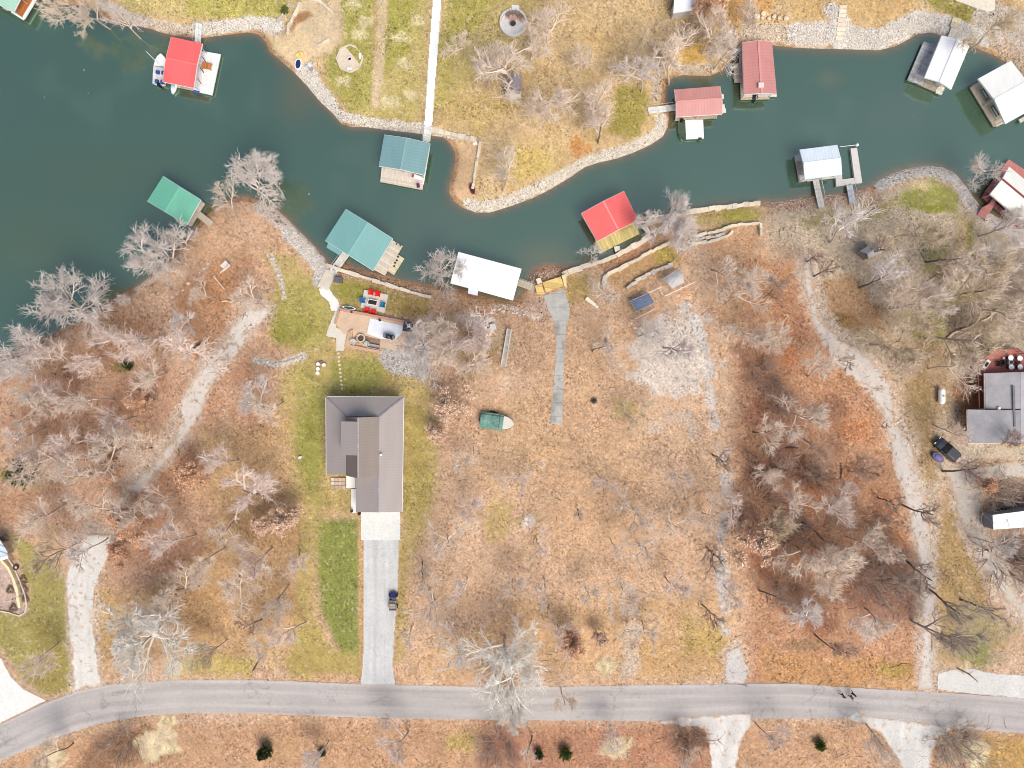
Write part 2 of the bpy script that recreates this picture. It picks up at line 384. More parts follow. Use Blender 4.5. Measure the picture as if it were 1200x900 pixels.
# shore lawn below the retaining wall
P.poly([(388,330),(400,322),(440,332),(505,350),(502,372),(455,368),(400,362)], (182, 160, 98), 4, 5, 12, 0.95, 0.8)
P.blob(405, 340, 22, 12, (156, 154, 66), 0.7, 0.6, 12); P.blob(480, 362, 24, 9, (180, 148, 92), 0.8, 0.5, 12)
# centre lot
P.poly([(590,440),(860,380),(880,560),(880,790),(480,790),(480,640),(560,540)], (218, 180, 146), 40, 40, 80, 0.75)
P.poly([(640,400),(720,390),(750,480),(760,640),(640,640),(600,520)], (214, 170, 128), 30, 30, 50, 0.5)
P.poly([(620,700),(860,700),(860,795),(480,795),(480,770)], (212, 170, 122), 12, 16, 40, 0.6)
P.poly([(740,750),(850,745),(850,795),(740,795)], (206, 165, 112), 8, 8, 30, 0.6)
P.poly([(800,720),(850,735),(845,765),(800,765)], (190, 165, 95), 10, 10, 20, 0.6)
P.blob(732, 480, 18, 12, (196, 172, 110), 0.6, 0.6, 14); P.blob(585, 605, 22, 26, (190, 165, 100), 0.7, 0.8, 12, seed=71); P.blob(605, 520, 50, 60, (208, 168, 122), 0.4, 0.6, 30)
P.poly([(560,340),(640,360),(636,430),(560,440),(515,410),(520,350)], (184, 146, 116), 14, 14, 22, 0.7)
P.blob(590, 400, 20, 12, (176, 160, 128), 0.7, 0.6, 12); P.blob(560, 420, 30, 22, (160, 130, 84), 0.6, 0.7, 12)
P.blob(685, 335, 25, 12, (190, 160, 98), 0.6, 0.6, 12); P.poly([(662,325),(690,320),(692,350),(668,355)], (192, 162, 96), 4, 4, 9, 0.7)
# terraces above the red dock
P.poly([(700,322),(785,286),(800,305),(735,340)], (196, 156, 104), 6, 6, 12, 0.7); P.blob(780, 298, 16, 13, (178, 158, 72), 0.8, 0.5, 10)
P.poly([(800,252),(888,240),(892,262),(835,268),(800,262)], (186, 164, 104), 5, 5, 12, 0.8); P.blob(868, 252, 24, 8, (178, 166, 82), 0.9, 0.4, 12)
P.blob(735, 300, 40, 8, (196, 140, 104), 0.6, 0.5, 12, -25)
P.poly([(830,280),(890,262),(900,330),(870,400),(830,360)], (202, 154, 110), 12, 14, 26, 0.6)
# gravel clearing of the centre lot, half under leaves
P.poly([(742,385),(775,368),(815,365),(832,395),(838,430),(815,452),(770,470),(745,440)], (224, 212, 200), 7, 26, 17, 0.8, 1.0, seed=21)
P.line([(806,360),(822,395),(832,430),(834,475),(838,500)], 12, (214, 206, 200), 3, 5, 10, 0.8, seed=23, br=0.4)
P.line([(848,520),(852,560),(850,600),(848,640),(846,690),(852,740)], 14, (210, 202, 196), 3, 5, 11, 0.85, seed=27, br=0.42)
P.line([(762,500),(800,480),(812,510)], 14, (208, 196, 184), 3, 6, 12, 0.5, seed=28, br=0.5)
P.line([(735,690),(742,740),(738,790)], 20, (212, 194, 178), 4, 8, 11, 0.7, seed=29, br=0.45); P.line([(715,700),(717,725)], 8, (212, 196, 180), 3, 3, 9, 0.6)
P.blob(618, 612, 8, 10, (232, 220, 205), 0.8, 0.7, 8); P.blob(636, 545, 5, 6, (222, 196, 170), 0.7)
# right woods: saturated rust with dark brush
P.poly([(880,300),(940,310),(955,380),(1030,440),(1050,540),(1085,640),(1078,800),(880,800),(872,620),(862,480),(868,380)], (194, 143, 108), 16, 18, 40, 0.85, 1.15)
for i, q in enumerate([(905,345),(880,420),(920,420),(900,480),(890,560),(930,540),(950,580),(915,610),(1000,560),(985,640),(1010,690),(960,730),(940,700),(1040,690),(1060,640),(900,660),(1030,600),(975,480),(1000,500),(925,380)]):
    P.blob(*q, 26, 18, [(146,96,72),(140,100,80),(196,128,84),(166,112,86)][i % 4], 0.65, 0.7, 14, i * 41, seed=90 + i)
P.poly([(1000,660),(1072,640),(1074,730),(1010,735),(985,700)], (150, 112, 96), 9, 12, 18, 0.75)
P.poly([(895,460),(945,465),(950,620),(920,640),(890,560)], (148, 104, 82), 12, 14, 18, 0.6)
P.poly([(880,310),(925,300),(935,400),(890,410)], (198, 148, 108), 9, 9, 18, 0.5)
P.poly([(890,760),(1000,770),(1072,770),(1072,808),(890,802)], (202, 152, 100), 6, 8, 20, 0.7); P.blob(1045, 785, 26, 10, (176, 150, 82), 0.7, 0.5, 14); P.blob(940, 755, 22, 8, (120, 105, 70), 0.5, 0.7, 8)
P.blob(1020, 740, 16, 16, (200, 188, 180), 0.6, 0.6, 9)
# right yard: grey-tan with olive patches
yard = [(905,240),(1020,225),(1100,205),(1145,240),(1260,290),(1260,420),(1150,420),(1120,500),(1105,560),(1100,790),(1078,680),(1060,520),(1045,440),(960,365),(955,300),(905,280)]
P.poly(yard, (202, 184, 158), 14, 12, 30, 0.85)
P.poly([(940,258),(1010,240),(1050,232),(1040,255),(980,265),(945,268)], (158, 146, 86), 6, 6, 14, 0.8); P.poly([(1055,225),(1095,210),(1125,225),(1120,250),(1080,248),(1050,240)], (156, 154, 76), 6, 5, 14, 0.9, 0.8)
P.blob(1080, 218, 14, 6, (224, 200, 150), 0.9); P.blob(1095, 245, 14, 5, (140, 142, 50), 0.8)
P.poly([(1120,250),(1136,252),(1138,290),(1122,300)], (200, 172, 124), 4, 4, 10, 0.8); P.poly([(1132,262),(1142,255),(1140,290),(1133,300)], (146, 140, 66), 3, 3, 9, 0.8)
P.poly([(1085,285),(1115,290),(1110,330),(1080,320)], (160, 148, 88), 8, 8, 14, 0.7)
P.poly([(1055,370),(1100,345),(1165,340),(1170,360),(1110,395),(1085,410)], (156, 146, 78), 8, 9, 16, 0.85)
P.poly([(955,330),(1000,325),(1035,360),(1045,395),(1000,385),(960,365)], (186, 142, 102), 7, 9, 16, 0.8, 1.1); P.blob(985, 375, 22, 10, (150, 116, 60), 0.7, 0.6, 10)
P.poly([(1035,400),(1110,400),(1118,460),(1090,520),(1062,500),(1055,450)], (182, 146, 106), 10, 10, 20, 0.7)
P.blob(1080, 465, 18, 30, (164, 136, 86), 0.7, 0.6, 14); P.blob(1090, 530, 16, 36, (172, 138, 92), 0.8, 0.6, 16)
P.poly([(1105,360),(1160,345),(1170,380),(1155,405),(1110,408)], (130, 112, 102), 5, 6, 12, 0.85)
P.poly([(1150,270),(1260,290),(1260,400),(1180,400),(1150,330)], (150, 134, 118), 12, 12, 18, 0.7)
P.poly([(1118,440),(1152,440),(1153,480),(1130,490),(1118,470)], (150, 98, 62), 6, 7, 12, 0.8)
P.poly([(1110,575),(1125,620),(1150,670),(1180,760),(1100,780),(1098,640)], (178, 148, 100), 7, 7, 18, 0.9); P.blob(1150, 740, 40, 40, (158, 146, 112), 0.7, 0.6, 18); P.blob(1142, 765, 18, 20, (134, 136, 76), 0.7, 0.7, 10)
P.poly([(1150,560),(1260,560),(1260,600),(1160,597)], (138, 112, 96), 4, 5, 9, 0.9); P.poly([(1165,628),(1260,625),(1260,690),(1190,690),(1165,660)], (136, 112, 100), 4, 6, 9, 0.9)
P.poly([(1110,520),(1260,522),(1260,562),(1150,560)], (200, 184, 162), 4, 4, 12, 0.9)
P.blob(1165, 545, 30, 10, (198, 160, 126), 0.7, 0.6, 14)
# bottom strip below the road
P.poly([(-60,920),(30,880),(170,848),(560,846),(1010,850),(1260,865),(1260,1000),(-60,1000)], (200, 156, 120), 8, 4, 20, 0.9)
P.poly([(110,866),(170,852),(205,862),(190,890),(120,905),(80,905)], (150, 108, 76), 8, 9, 14, 0.75); P.poly([(565,852),(690,850),(800,850),(830,860),(830,905),(600,905)], (184, 132, 104), 10, 8, 18, 0.8)
P.poly([(790,852),(828,855),(832,875),(800,880)], (120, 88, 66), 5, 5, 9, 0.8); P.poly([(565,860),(600,855),(612,900),(560,905)], (160, 112, 94), 7, 7, 12, 0.7)
P.blob(1125, 875, 34, 26, (150, 128, 112), 0.8, 0.5, 12); P.blob(1045, 870, 30, 26, (168, 136, 112), 0.5, 0.6, 14); P.poly([(1150,862),(1260,868),(1260,1000),(1150,1000)], (196, 156, 92), 6, 6, 20, 0.9)
P.blob(540, 870, 22, 12, (184, 164, 88), 0.6, 0.6, 14); P.blob(340, 880, 40, 16, (196, 158, 116), 0.5, 0.6, 14)
# pale straw patches
for i, q in enumerate([(202,783,13,9),(185,872,30,17),(62,890,13,16),(197,846,12,6),(712,780,13,10),(722,877,18,12),(1145,885,14,18),(1128,783,7,6)]):
    P.blob(*q, (240, 224, 176), 0.95, 0.7, 10, -20, 0.6, seed=130 + i)
# north peninsula
northland = [(-200,-900),(1500,-900),(1500,170)] + NORTH[::-1] + [(50,-25),(20,-60)]
nl = inside(GX, GY, northland) & ~INL
P.put(nl * 0.97, (208, 176, 132)); P.put(nl * sstep(n2, 0.0, 0.2) * 0.8, (200, 166, 114)); P.put(nl * sstep(n1 + 0.5 * n3, 0.02, 0.2) * 0.7, (214, 184, 144)); P.put(nl * 0.2, (198, 172, 120), 0.85)
P.poly([(120,-20),(340,-20),(345,10),(325,22),(260,22),(200,22),(150,15)], (196, 178, 116), 5, 6, 16, 0.8); P.poly([(215,-10),(335,-10),(330,20),(285,20),(225,18)], (178, 168, 88), 5, 7, 14, 0.8)
P.poly([(396,-20),(440,-20),(438,60),(440,125),(410,130),(385,100),(378,70),(400,50)], (170, 164, 82), 5, 6, 14, 0.85); P.poly([(452,-20),(512,-20),(505,60),(498,140),(445,135)], (190, 174, 104), 5, 6, 20, 0.8); P.poly([(455,-20),(490,-20),(480,60),(450,90)], (168, 162, 78), 7, 9, 14, 0.75)
P.poly([(400,110),(440,120),(500,140),(500,152),(420,148)], (188, 172, 100), 4, 5, 12, 0.6)
for i in range(9): P.blob([420,470,480,400,490,430,475,455,415][i], [40,45,110,95,25,25,75,120,5][i], 12, 7, (222, 206, 160), 0.8, 0.8, 8, seed=160 + i)
P.line([(449,-20),(446,60),(440,122)], 11, (214, 190, 152), 2, 3, 9, 0.9); P.line([(512,-10),(506,60),(498,145)], 22, (196, 166, 124), 5, 4, 12, 0.6)
P.poly([(524,-20),(640,-20),(600,60),(530,120),(512,130)], (196, 176, 108), 8, 9, 20, 0.8); P.poly([(525,-20),(590,-20),(560,30),(520,60)], (168, 160, 78), 7, 8, 14, 0.7); P.poly([(512,40),(535,40),(525,120),(508,130)], (176, 164, 86), 5, 5, 12, 0.6)
P.blob(590, 60, 46, 40, (190, 168, 124), 0.5, 0.6, 22); P.poly([(720,100),(755,100),(762,140),(740,165),(715,150)], (158, 146, 70), 6, 7, 12, 0.85); P.blob(620, 190, 40, 24, (204, 178, 98), 0.7, 0.6, 20); P.blob(560, 130, 50, 22, (200, 172, 104), 0.6, 0.6, 20)
P.poly([(800,-20),(920,-20),(900,15),(850,30),(820,20)], (206, 156, 96), 7, 9, 14, 0.85, 1.15); P.poly([(785,55),(835,45),(835,70),(800,72)], (204, 162, 84), 5, 5, 12, 0.9); P.poly([(740,30),(790,20),(800,60),(770,90),(745,85)], (192, 166, 132), 9, 9, 14, 0.7)
P.blob(680, 172, 14, 12, (200, 138, 80), 0.8, 0.6, 9); P.poly([(920,-20),(1095,-20),(1065,15),(1050,32),(1010,20),(975,22),(930,22)], (206, 170, 116), 4, 4, 14, 0.9); P.poly([(1080,-20),(1160,-20),(1165,20),(1155,34),(1120,22),(1090,8)], (160, 148, 76), 4, 5, 12, 0.9); P.poly([(1165,-10),(1200,-10),(1180,20),(1165,30)], (200, 168, 120), 4, 4, 10)
# beaches (sand)
P.poly([(352,2),(362,0),(372,6),(388,8),(398,26),(398,46),(385,58),(372,62),(358,74),(350,92),(340,85),(322,62),(318,48),(335,40),(345,25)], (226, 198, 156), 3, 3, 8, 1.0, 0.4); P.poly([(340,6),(350,4),(398,0),(404,30),(400,50),(388,62),(372,66)], (216, 192, 158), 3, 3, 8, 0.7, 0.5)
P.poly([(345,15),(362,12),(366,18),(350,28),(342,38),(339,34)], (170, 126, 84), 2, 2, 5, 0.9)
P.poly([(524,163),(545,166),(564,170),(560,195),(554,222),(548,236),(538,238),(530,225),(530,205),(536,188),(533,176)], (226, 188, 146), 2, 2, 7, 1.0, 0.45)
# wet brown shallows just above the waterline
dp = GD / S
band = sstep(dp, -3, 1) * (1 - sstep(dp, 2.0 + 3 * vnoise(GX, GY, 20, 8), 7.0)); P.put(band * (dp > -5) * 0.75, (176, 134, 100), 1.2)
# rip-rap bands
for g_, w_ in (([(126,640),(136,605),(152,575),(170,550)], 12), ([(155,565),(190,535),(212,500),(225,470),(250,425),(275,395),(305,362)], 30), ([(946,305),(950,345),(975,390),(1020,430),(1042,480),(1060,540),(1080,600),(1086,680),(1085,800)], 26), ([(110,630),(96,680),(97,740),(102,805)], 40), ([(1125,550),(1135,610),(1165,670),(1220,740)], 34), ([(860,765),(862,802)], 24)):
    P.line(g_, w_, (212, 192, 174), 5, 8, 9, 0.75, 1.2, seed=310)
def riprap(pts, wl, c=(212, 205, 197), a=0.95, off=0): P.line(pts, wl, c, 2, 3, 6, a, 1.5, seed=off + 200)
RIP = [([(118,4),(150,20),(178,28),(205,34),(240,36),(265,32),(300,28),(322,38)], 13, (208,192,172)),
       ([(232,33),(268,31),(296,26),(325,30)], 15, (216,211,204)),
       ([(352,84),(368,104),(384,122),(400,137),(425,142),(450,146),(475,149),(496,150)], 13, (214,205,192)),
       ([(362,78),(372,100),(390,120)], 12, (214,208,200)),
       ([(500,154),(520,157),(552,163)], 8, (216,190,160)),
       ([(548,238),(560,243),(580,241),(605,232),(640,216),(665,202),(690,189),(715,182),(740,174),(762,163),(774,152),(775,138)], 14, (216,203,186)),
       ([(768,112),(770,92),(775,82)], 12, (186,168,150)),
       ([(835,62),(846,50),(856,40)], 18, (206,184,164)),
       ([(780,70),(800,82),(835,80)], 12, (190,170,148)),
       ([(880,40),(900,38),(930,42),(960,50)], 22, (204,186,164)), ([(935,40),(985,38),(1010,48),(1035,45),(1055,35),(1075,25),(1105,30)], 26, (214,206,198)), ([(975,12),(985,25),(985,50)], 20, (212,204,196)),
       ([(1110,34),(1140,40),(1160,45),(1175,40)], 22, (212,206,200)), ([(1160,20),(1185,30),(1210,60)], 40, (200,186,172)), ([(1170,50),(1190,70),(1215,90)], 22, (196,168,140)),
       ([(1032,216),(1048,209),(1066,203),(1085,200),(1105,202),(1118,210),(1130,226),(1138,238)], 13, (210,206,204)), ([(1140,236),(1160,258),(1185,270),(1215,284)], 14, (200,194,192)),
       ([(306,243),(325,257),(343,272),(358,290),(368,302)], 15, (206,192,184)), ([(340,275),(358,292),(370,305),(378,318),(374,328)], 17, (212,206,202)),
       ([(390,318),(420,322),(470,338),(500,346)], 9, (180,134,112)), ([(905,242),(940,237),(985,234),(1020,226)], 15, (196,158,132)), ([(620,330),(635,322),(655,320)], 12, (176,132,108)),
       ([(618,358),(630,372),(640,350)], 14, (188,156,136)), ([(585,362),(610,362)], 12, (190,150,124)), ([(212,300),(190,318),(160,340)], 6, (206,184,166))]
for i, (p, w, c) in enumerate(RIP): riprap(p, w, c, 0.9, i)
# gravel around the fire terrace and small rocky paths
P.poly([(448,400),(455,392),(470,396),(500,400),(505,430),(498,446),(470,440),(452,432),(446,420)], (196, 190, 186), 3, 4, 8, 0.9, 1.4)
P.line([(318,300),(328,325),(333,348)], 6, (210, 196, 184), 2, 2, 6, 0.8); P.line([(300,422),(325,427),(356,417)], 9, (206, 198, 186), 2, 3, 6, 0.85, 1.3)
P.line([(580,358),(600,362),(620,368),(630,372)], 6, (214, 196, 178), 2, 3, 6, 0.7); P.blob(566, 378, 15, 9, (214, 206, 200), 0.8, 0.6, 8); P.blob(548, 372, 18, 7, (206, 190, 176), 0.6, 0.6, 8)
P.poly([(0,640),(18,664),(28,690),(34,715),(26,722),(12,716),(-30,716),(-30,640)], (206, 178, 162), 2, 1, 8, 1.0, 0.9)
P.poly([(-5,622),(5,630),(18,655),(14,660),(4,642),(-8,640)], (120, 100, 84), 2, 2, 5, 0.8)
# lake bed
P.put(INL * sstep(-dp, 1, 5) * 0.9, (120, 106, 78), 0.6); P.put(INL * sstep(-dp, 4, 16), (50, 66, 58), 0.4)
# overall fine mottling and dry-leaf flecks, strongest under the trees
FINE = ((GX > -62) & (GX < 1262) & (GY > -62) & (GY < 962)).astype(float)
fl = fbm(GX, GY, 5, 33, 3) * FINE; P.c *= (1 + 0.28 * fl)[..., None] * (1 + 0.30 * FINE * fbm(GX, GY, 14, 34, 3))[..., None] * (1 + 0.22 * FINE * fbm(GX, GY, 45, 36, 3))[..., None]
P.c *= (1 + (np.random.default_rng(5).random(GX.shape) - 0.5) * 0.22 * P.g * FINE)[..., None]
sp_ = vnoise(GX, GY, 2.2, 77); P.put((sp_ > 0.86) * FINE * (~INL) * 0.32 * np.clip(P.g, 0, 1), (92, 66, 50)); sp_ = vnoise(GX, GY, 2.4, 78); P.put((sp_ > 0.86) * FINE * (~INL) * 0.35, (236, 212, 186))

GH = height(GX, GY) + (0.02 * fbm(GX, GY, 25, 61, 3) * np.clip(GD / 3, 0, 1))
KX = S * (H - GH) / H
GV = np.stack([(GX - 600) * KX, (450 - GY) * KX, GH], -1)
ny, nx = GX.shape
ii = np.arange(ny * nx).reshape(ny, nx)
GF = np.stack([ii[:-1, :-1], ii[1:, :-1], ii[1:, 1:], ii[:-1, 1:]], -1).reshape(-1, 4)
ground_mat = painted('leafy_ground', 0.40, 6.0)
me = np_mesh('ground', GV, GF, True); add_attr(me, np.clip(P.c / KL, 0, .86).reshape(-1, 3), P.g.ravel())
tag(link_mesh('ground', me, ground_mat), kind='structure')
def gh(px, py): return float(height(px, py))

# ------------------------------------------------------------------ sheets laid on the ground (road, drives, paths): fine cells with ragged edges
def sheet(name, poly, mat_, colour, dz=0.05, na=0.6, ns=6, step=1.0, inset=0.0, holes=0.0, hs=14, seed=1, grain=1.0, fn=None, label=None, cat=None, kind='structure', wash=0.10, blend=0):
    xs = [p[0] for p in poly]; ys = [p[1] for p in poly]
    X, Y = np.meshgrid(np.arange(min(xs) - 2, max(xs) + 2 + step, step), np.arange(min(ys) - 2, max(ys) + 2 + step, step))
    cx = (X[:-1, :-1] + X[1:, 1:]) / 2; cy = (Y[:-1, :-1] + Y[1:, 1:]) / 2
    d = sdf(cx, cy, poly) - inset; keep = d + fbm(cx, cy, ns, seed) * 2 * na > 0
    if holes: keep &= (0.7 * fbm(cx, cy, hs, seed + 5) + 0.75 * fbm(cx, cy, 3.5, seed + 6, 2) + np.clip(d - 2, -2, 5) * 0.035 > holes - 0.5)
    idx = np.arange(X.size).reshape(X.shape)
    F = np.stack([idx[:-1, :-1], idx[1:, :-1], idx[1:, 1:], idx[:-1, 1:]], -1)[keep]
    if len(F) == 0: return None
    u, inv = np.unique(F, return_inverse=True); x = X.ravel()[u]; y = Y.ravel()[u]
    z = height(x, y) + 0.015 + dz * 0.4; k = S * (H - z) / H
    V = np.stack([(x - 600) * k, (450 - y) * k, z], -1)
    c = np.ones((len(x), 3)) * lin(colour)
    c *= (1 + 2 * wash * fbm(x, y, 22, seed + 8, 4))[:, None] * (1 + wash * fbm(x, y, 4, seed + 9, 3))[:, None]
    if fn is not None: c = fn(x, y, c)
    if blend:
        dd = sdf(x, y, poly) - inset; m = np.clip(sstep(dd + 7 * fbm(x, y, 7, seed + 11, 3), -1.0, blend) * (1 - 0.75 * sstep(fbm(x, y, 5, seed + 12, 3), 0.12, 0.3)), 0, 1)[:, None]
        c = c * m + lin((206, 172, 142)) * (1 + 0.5 * fbm(x, y, 3, seed + 13, 2))[:, None] * (1 - m)
    me = np_mesh(name, V, inv.reshape(-1, 4), True); add_attr(me, np.clip(c / KL, 0, .86), np.full(len(x), grain))
    o = link_mesh(name, me, mat_); tag(o, label, cat, None, kind); return o
gravel_mat = painted('gravel', 0.15, 11.0, 0.95, 0.4); asphalt_mat = painted('asphalt', 0.10, 9.0, 0.85, 0.1); concrete_mat = painted('concrete', 0.10, 6.0, 0.85, 0.05)
RT = [(-80,875),(0,849),(50,825),(90,810),(130,802),(200,797),(300,797),(420,801),(560,805),(640,805),(760,803),(870,801),(930,801),(1000,806),(1060,809),(1090,811),(1130,813),(1200,818),(1280,824)]
RB = [(-80,925),(0,892),(60,867),(110,850),(160,840),(210,836),(300,836),(400,840),(470,842),(600,844),(760,845),(830,842),(960,842),(1000,842),(1060,847),(1115,853),(1200,859),(1280,865)]
def road_paint(x, y, c):
    t = (y - np.interp(x, [p[0] for p in RT], [p[1] for p in RT])) / 41.0
    w = 1 + 0.05 * np.sin(t * 19 + 0.6) + 0.17 * (vnoise(x * 0.02, t * 12, 1, 5) - 0.5) + 0.12 * (vnoise(x * 0.012, t * 30, 1, 6) - 0.5)
    w += 0.10 * np.exp(-((t - 0.03) / 0.05) ** 2) + 0.05 * np.exp(-((t - 0.97) / 0.05) ** 2)
    m = sstep(fbm(x, y, 16, 41), 0.22, 0.34) * np.exp(-((x - 860) / 60) ** 2) + 0.5 * sstep(fbm(x, y, 10, 42), 0.3, 0.4)
    cr = np.abs(fbm(x, y, 30, 45, 4)); w *= 1 - 0.22 * np.exp(-(cr / 0.012) ** 2) * (vnoise(x, y, 60, 46) > 0.5)
    lf = sstep(vnoise(x, y, 2.0, 47), 0.80, 0.9) * (np.exp(-t / 0.10) + np.exp(-(1 - t) / 0.10)); 
    c = c * (1 - 0.6 * np.clip(lf, 0, 1))[:, None] + lin((196, 150, 112)) * 0.6 * np.clip(lf, 0, 1)[:, None]
    c = c * w[:, None]; return c * (1 - 0.6 * m[:, None]) + lin((220, 216, 214)) * 0.6 * m[:, None]
sheet('road', RT + RB[::-1], asphalt_mat, (186, 178, 173), 0.06, 0.7, 5, 1.0, 0, seed=2, fn=road_paint, wash=0.05)
def rut(pts, w):
    def f(x, y, c):
        d = seg_dist(x, y, pts, False); q = np.exp(-((d - w) / 2.2) ** 2)
        return c * (1 - 0.06 * q)[:, None]
    return f
def streak(x, y, c): return c * (1 + 0.14 * (vnoise(x, y * 0.07, 2.2, 12) - 0.5) - 0.07 * np.exp(-((x - 440) / 3) ** 2))[:, None]
def tyres(x, y, c): return c * (1 + 0.22 * (vnoise(x + (y - 840) * .15, y * 0.12, 4, 15) - 0.5))[:, None]
sheet('driveway_apron', [(423,600),(469,600),(469,633),(423,633)], concrete_mat, (228, 226, 220), 0.09, 0.15, 6, seed=3, wash=0.04)
sheet('gravel_driveway', [(426,632),(467,632),(466,690),(463,730),(460,780),(463,802),(423,802),(426,760)], gravel_mat, (216, 214, 211), 0.07, 0.8, 5, seed=4, fn=streak)
sheet('gravel_driveway', [(103,627),(83,655),(76,680),(80,730),(84,770),(87,809),(119,802),(113,762),(109,725),(112,690),(118,672),(128,650),(130,627)], gravel_mat, (230, 224, 216), 0.07, 3.6, 8, holes=0.26, hs=6, seed=6, blend=3, fn=rut([(100,640),(95,700),(102,800)], 7))
sheet('gravel_track', [(142,574),(175,545),(205,512),(208,470),(230,435),(258,400),(285,362),(314,356),(318,368),(300,388),(284,412),(262,432),(246,462),(238,484),(225,508),(200,538),(165,580)], gravel_mat, (226, 215, 204), 0.06, 6.5, 12, inset=1.0, holes=0.48, hs=14, seed=8, blend=6)
sheet('gravel_track', [(940,300),(952,302),(956,340),(962,368),(988,395),(1020,415),(1046,450),(1050,490),(1070,520),(1083,570),(1092,620),(1100,680),(1098,740),(1096,810),(1073,811),(1075,740),(1079,700),(1072,650),(1060,600),(1048,560),(1040,520),(1030,480),(1000,450),(965,415),(945,370),(938,330)], gravel_mat, (220, 209, 199), 0.06, 5.0, 11, inset=2.0, holes=0.45, hs=12, seed=9, blend=6, fn=rut([(946,310),(958,380),(1020,440),(1060,540),(1088,680),(1085,808)], 6))
sheet('gravel_track', [(850,765),(870,755),(872,775),(880,782),(874,803),(850,803),(848,785)], gravel_mat, (216, 208, 202), 0.06, 3.5, 7, holes=0.34, hs=7, seed=10, blend=5)
sheet('gravel_driveway', [(1100,545),(1150,545),(1260,530),(1260,560),(1160,565),(1152,600),(1165,650),(1190,690),(1260,760),(1260,800),(1200,730),(1165,690),(1140,650),(1120,600),(1112,565)], gravel_mat, (214, 202, 188), 0.06, 3.5, 10, inset=1.0, holes=0.44, hs=11, seed=11, blend=6)
sheet('gravel_shoulder', [(1099,790),(1115,785),(1140,784),(1170,790),(1260,795),(1260,826),(1200,818),(1130,812),(1099,808)], gravel_mat, (224, 219, 212), 0.07, 1.2, 6, seed=12)
sheet('driveway_apron', [(-60,740),(0,770),(12,792),(28,808),(54,821),(0,847),(-60,868)], concrete_mat, (238, 233, 226), 0.09, 0.3, 8, seed=13, wash=0.05)
sheet('gravel_driveway', [(768,847),(800,840),(880,836),(880,850),(868,870),(862,905),(833,905),(832,872),(825,853),(800,851)], gravel_mat, (226, 219, 212), 0.09, 2.4, 8, seed=14, wash=0.12, blend=3, fn=tyres)
sheet('gravel_driveway', [(985,842),(1005,834),(1018,840),(1060,845),(1118,853),(1100,864),(1092,880),(1091,905),(1060,905),(1046,880),(1030,858),(1015,849)], gravel_mat, (222, 217, 211), 0.09, 2.4, 8, seed=15, wash=0.12, blend=3, fn=tyres)
def slab_cracks(x, y, c): return c * (1 - 0.22 * (np.abs((y % 16) - 8) < 0.6) - 0.30 * sstep(fbm(x, y, 12, 88), 0.02, 0.25) + 0.12 * (vnoise(x, y, 3, 89) - .5))[:, None]
sheet('boat_ramp', [(637,347),(661,338),(668,362),(667,374),(663,380),(661,430),(659,497),(645,497),(649,455),(652,400),(649,378),(642,362)], concrete_mat, (190, 186, 178), 0.07, 1.2, 6, seed=16, holes=0.12, hs=8, fn=slab_cracks, wash=0.14)
sheet('path', [(511,-60),(522,-60),(506,150),(497,150)], concrete_mat, (244, 244, 244), 0.10, 0.1, 8, seed=17, wash=0.02)
sheet('path', [(374,338),(386,338),(390,345),(396,352),(398,360),(398,364),(388,364),(386,354),(380,349),(375,345)], concrete_mat, (244, 240, 232), 0.10, 0.2, 8, seed=18, wash=0.03)
sheet('path', [(1088,-60),(1166,-60),(1166,12),(1158,14),(1112,-2)], concrete_mat, (228, 216, 196), 0.09, 0.4, 8, seed=19, wash=0.05)
sheet('path', [(393,364),(397,364),(394,384),(407,387),(406,396),(403,411),(394,411),(394,396),(382,394),(384,386)], concrete_mat, (226, 216, 200), 0.11, 0.3, 8, seed=20, wash=0.06)

# ================================================================== WATER
WXs = axis(-60, 1260, 5, 5200); WYs = axis(-60, 470, 5, 900)
X, Y = np.meshgrid(WXs, WYs); d = -dist_at(X, Y) / S
c = np.ones(X.shape + (3,)) * lin((60, 86, 70)); f = fbm(X, Y, 130, 70, 3)
def wput(m, q):
    global c
    m = np.clip(m, 0, 1)[..., None]; c = c * (1 - m) + lin(q) * m
c[...] = c
wput(sstep(fbm(X, Y, 60, 74, 3), 0.05, 0.25) * 0.35, (78, 100, 84)); wput(sstep(f, 0.0, 0.25) * 0.6, (74, 90, 76)); wput(np.exp(-((X - 40) / 90) ** 2 - ((Y - 290) / 50) ** 2) * 0.6, (72, 88, 58)); wput(np.exp(-((X - 120) / 150) ** 2 - ((Y - 205) / 40) ** 2) * 0.6, (66, 84, 60))
wput(sstep(np.exp(-((X - 962) / 34) ** 2 - ((Y - 92) / 20) ** 2) + fbm(X, Y, 18, 71), 0.5, 1.1) * 0.35, (112, 106, 66)); wput(np.exp(-((X - 640) / 34) ** 2 - ((Y - 300) / 16) ** 2) * 0.4, (110, 100, 66))
wput((1 - sstep(d, 1, 9 + 8 * vnoise(X, Y, 40, 72))) * 0.6, (96, 84, 58)); wput(np.exp(-((X - 350) / 26) ** 2 - ((Y - 112) / 30) ** 2) * 0.4, (110, 94, 62)); wput((1 - sstep(d, 0, 4)) * 0.7, (126, 100, 72))
V = np.stack([(X - 600) * S, (450 - Y) * S, X * 0], -1); ii = np.arange(X.size).reshape(X.shape)
F = np.stack([ii[:-1, :-1], ii[1:, :-1], ii[1:, 1:], ii[:-1, 1:]], -1).reshape(-1, 4)
me = np_mesh('water', V, F, True); add_attr(me, np.clip(c, 0, .86).reshape(-1, 3), np.ones(X.size))
m, nt, b = new_mat('lake_water'); a = nt.nodes.new('ShaderNodeAttribute'); a.attribute_name = 'Col'
link(nt, a.outputs['Color'], b.inputs['Base Color']); b.inputs['Roughness'].default_value = 0.05
b.inputs['IOR'].default_value = WATER_IOR; b.inputs['Specular Tint'].default_value = (*WATER_TINT, 1)
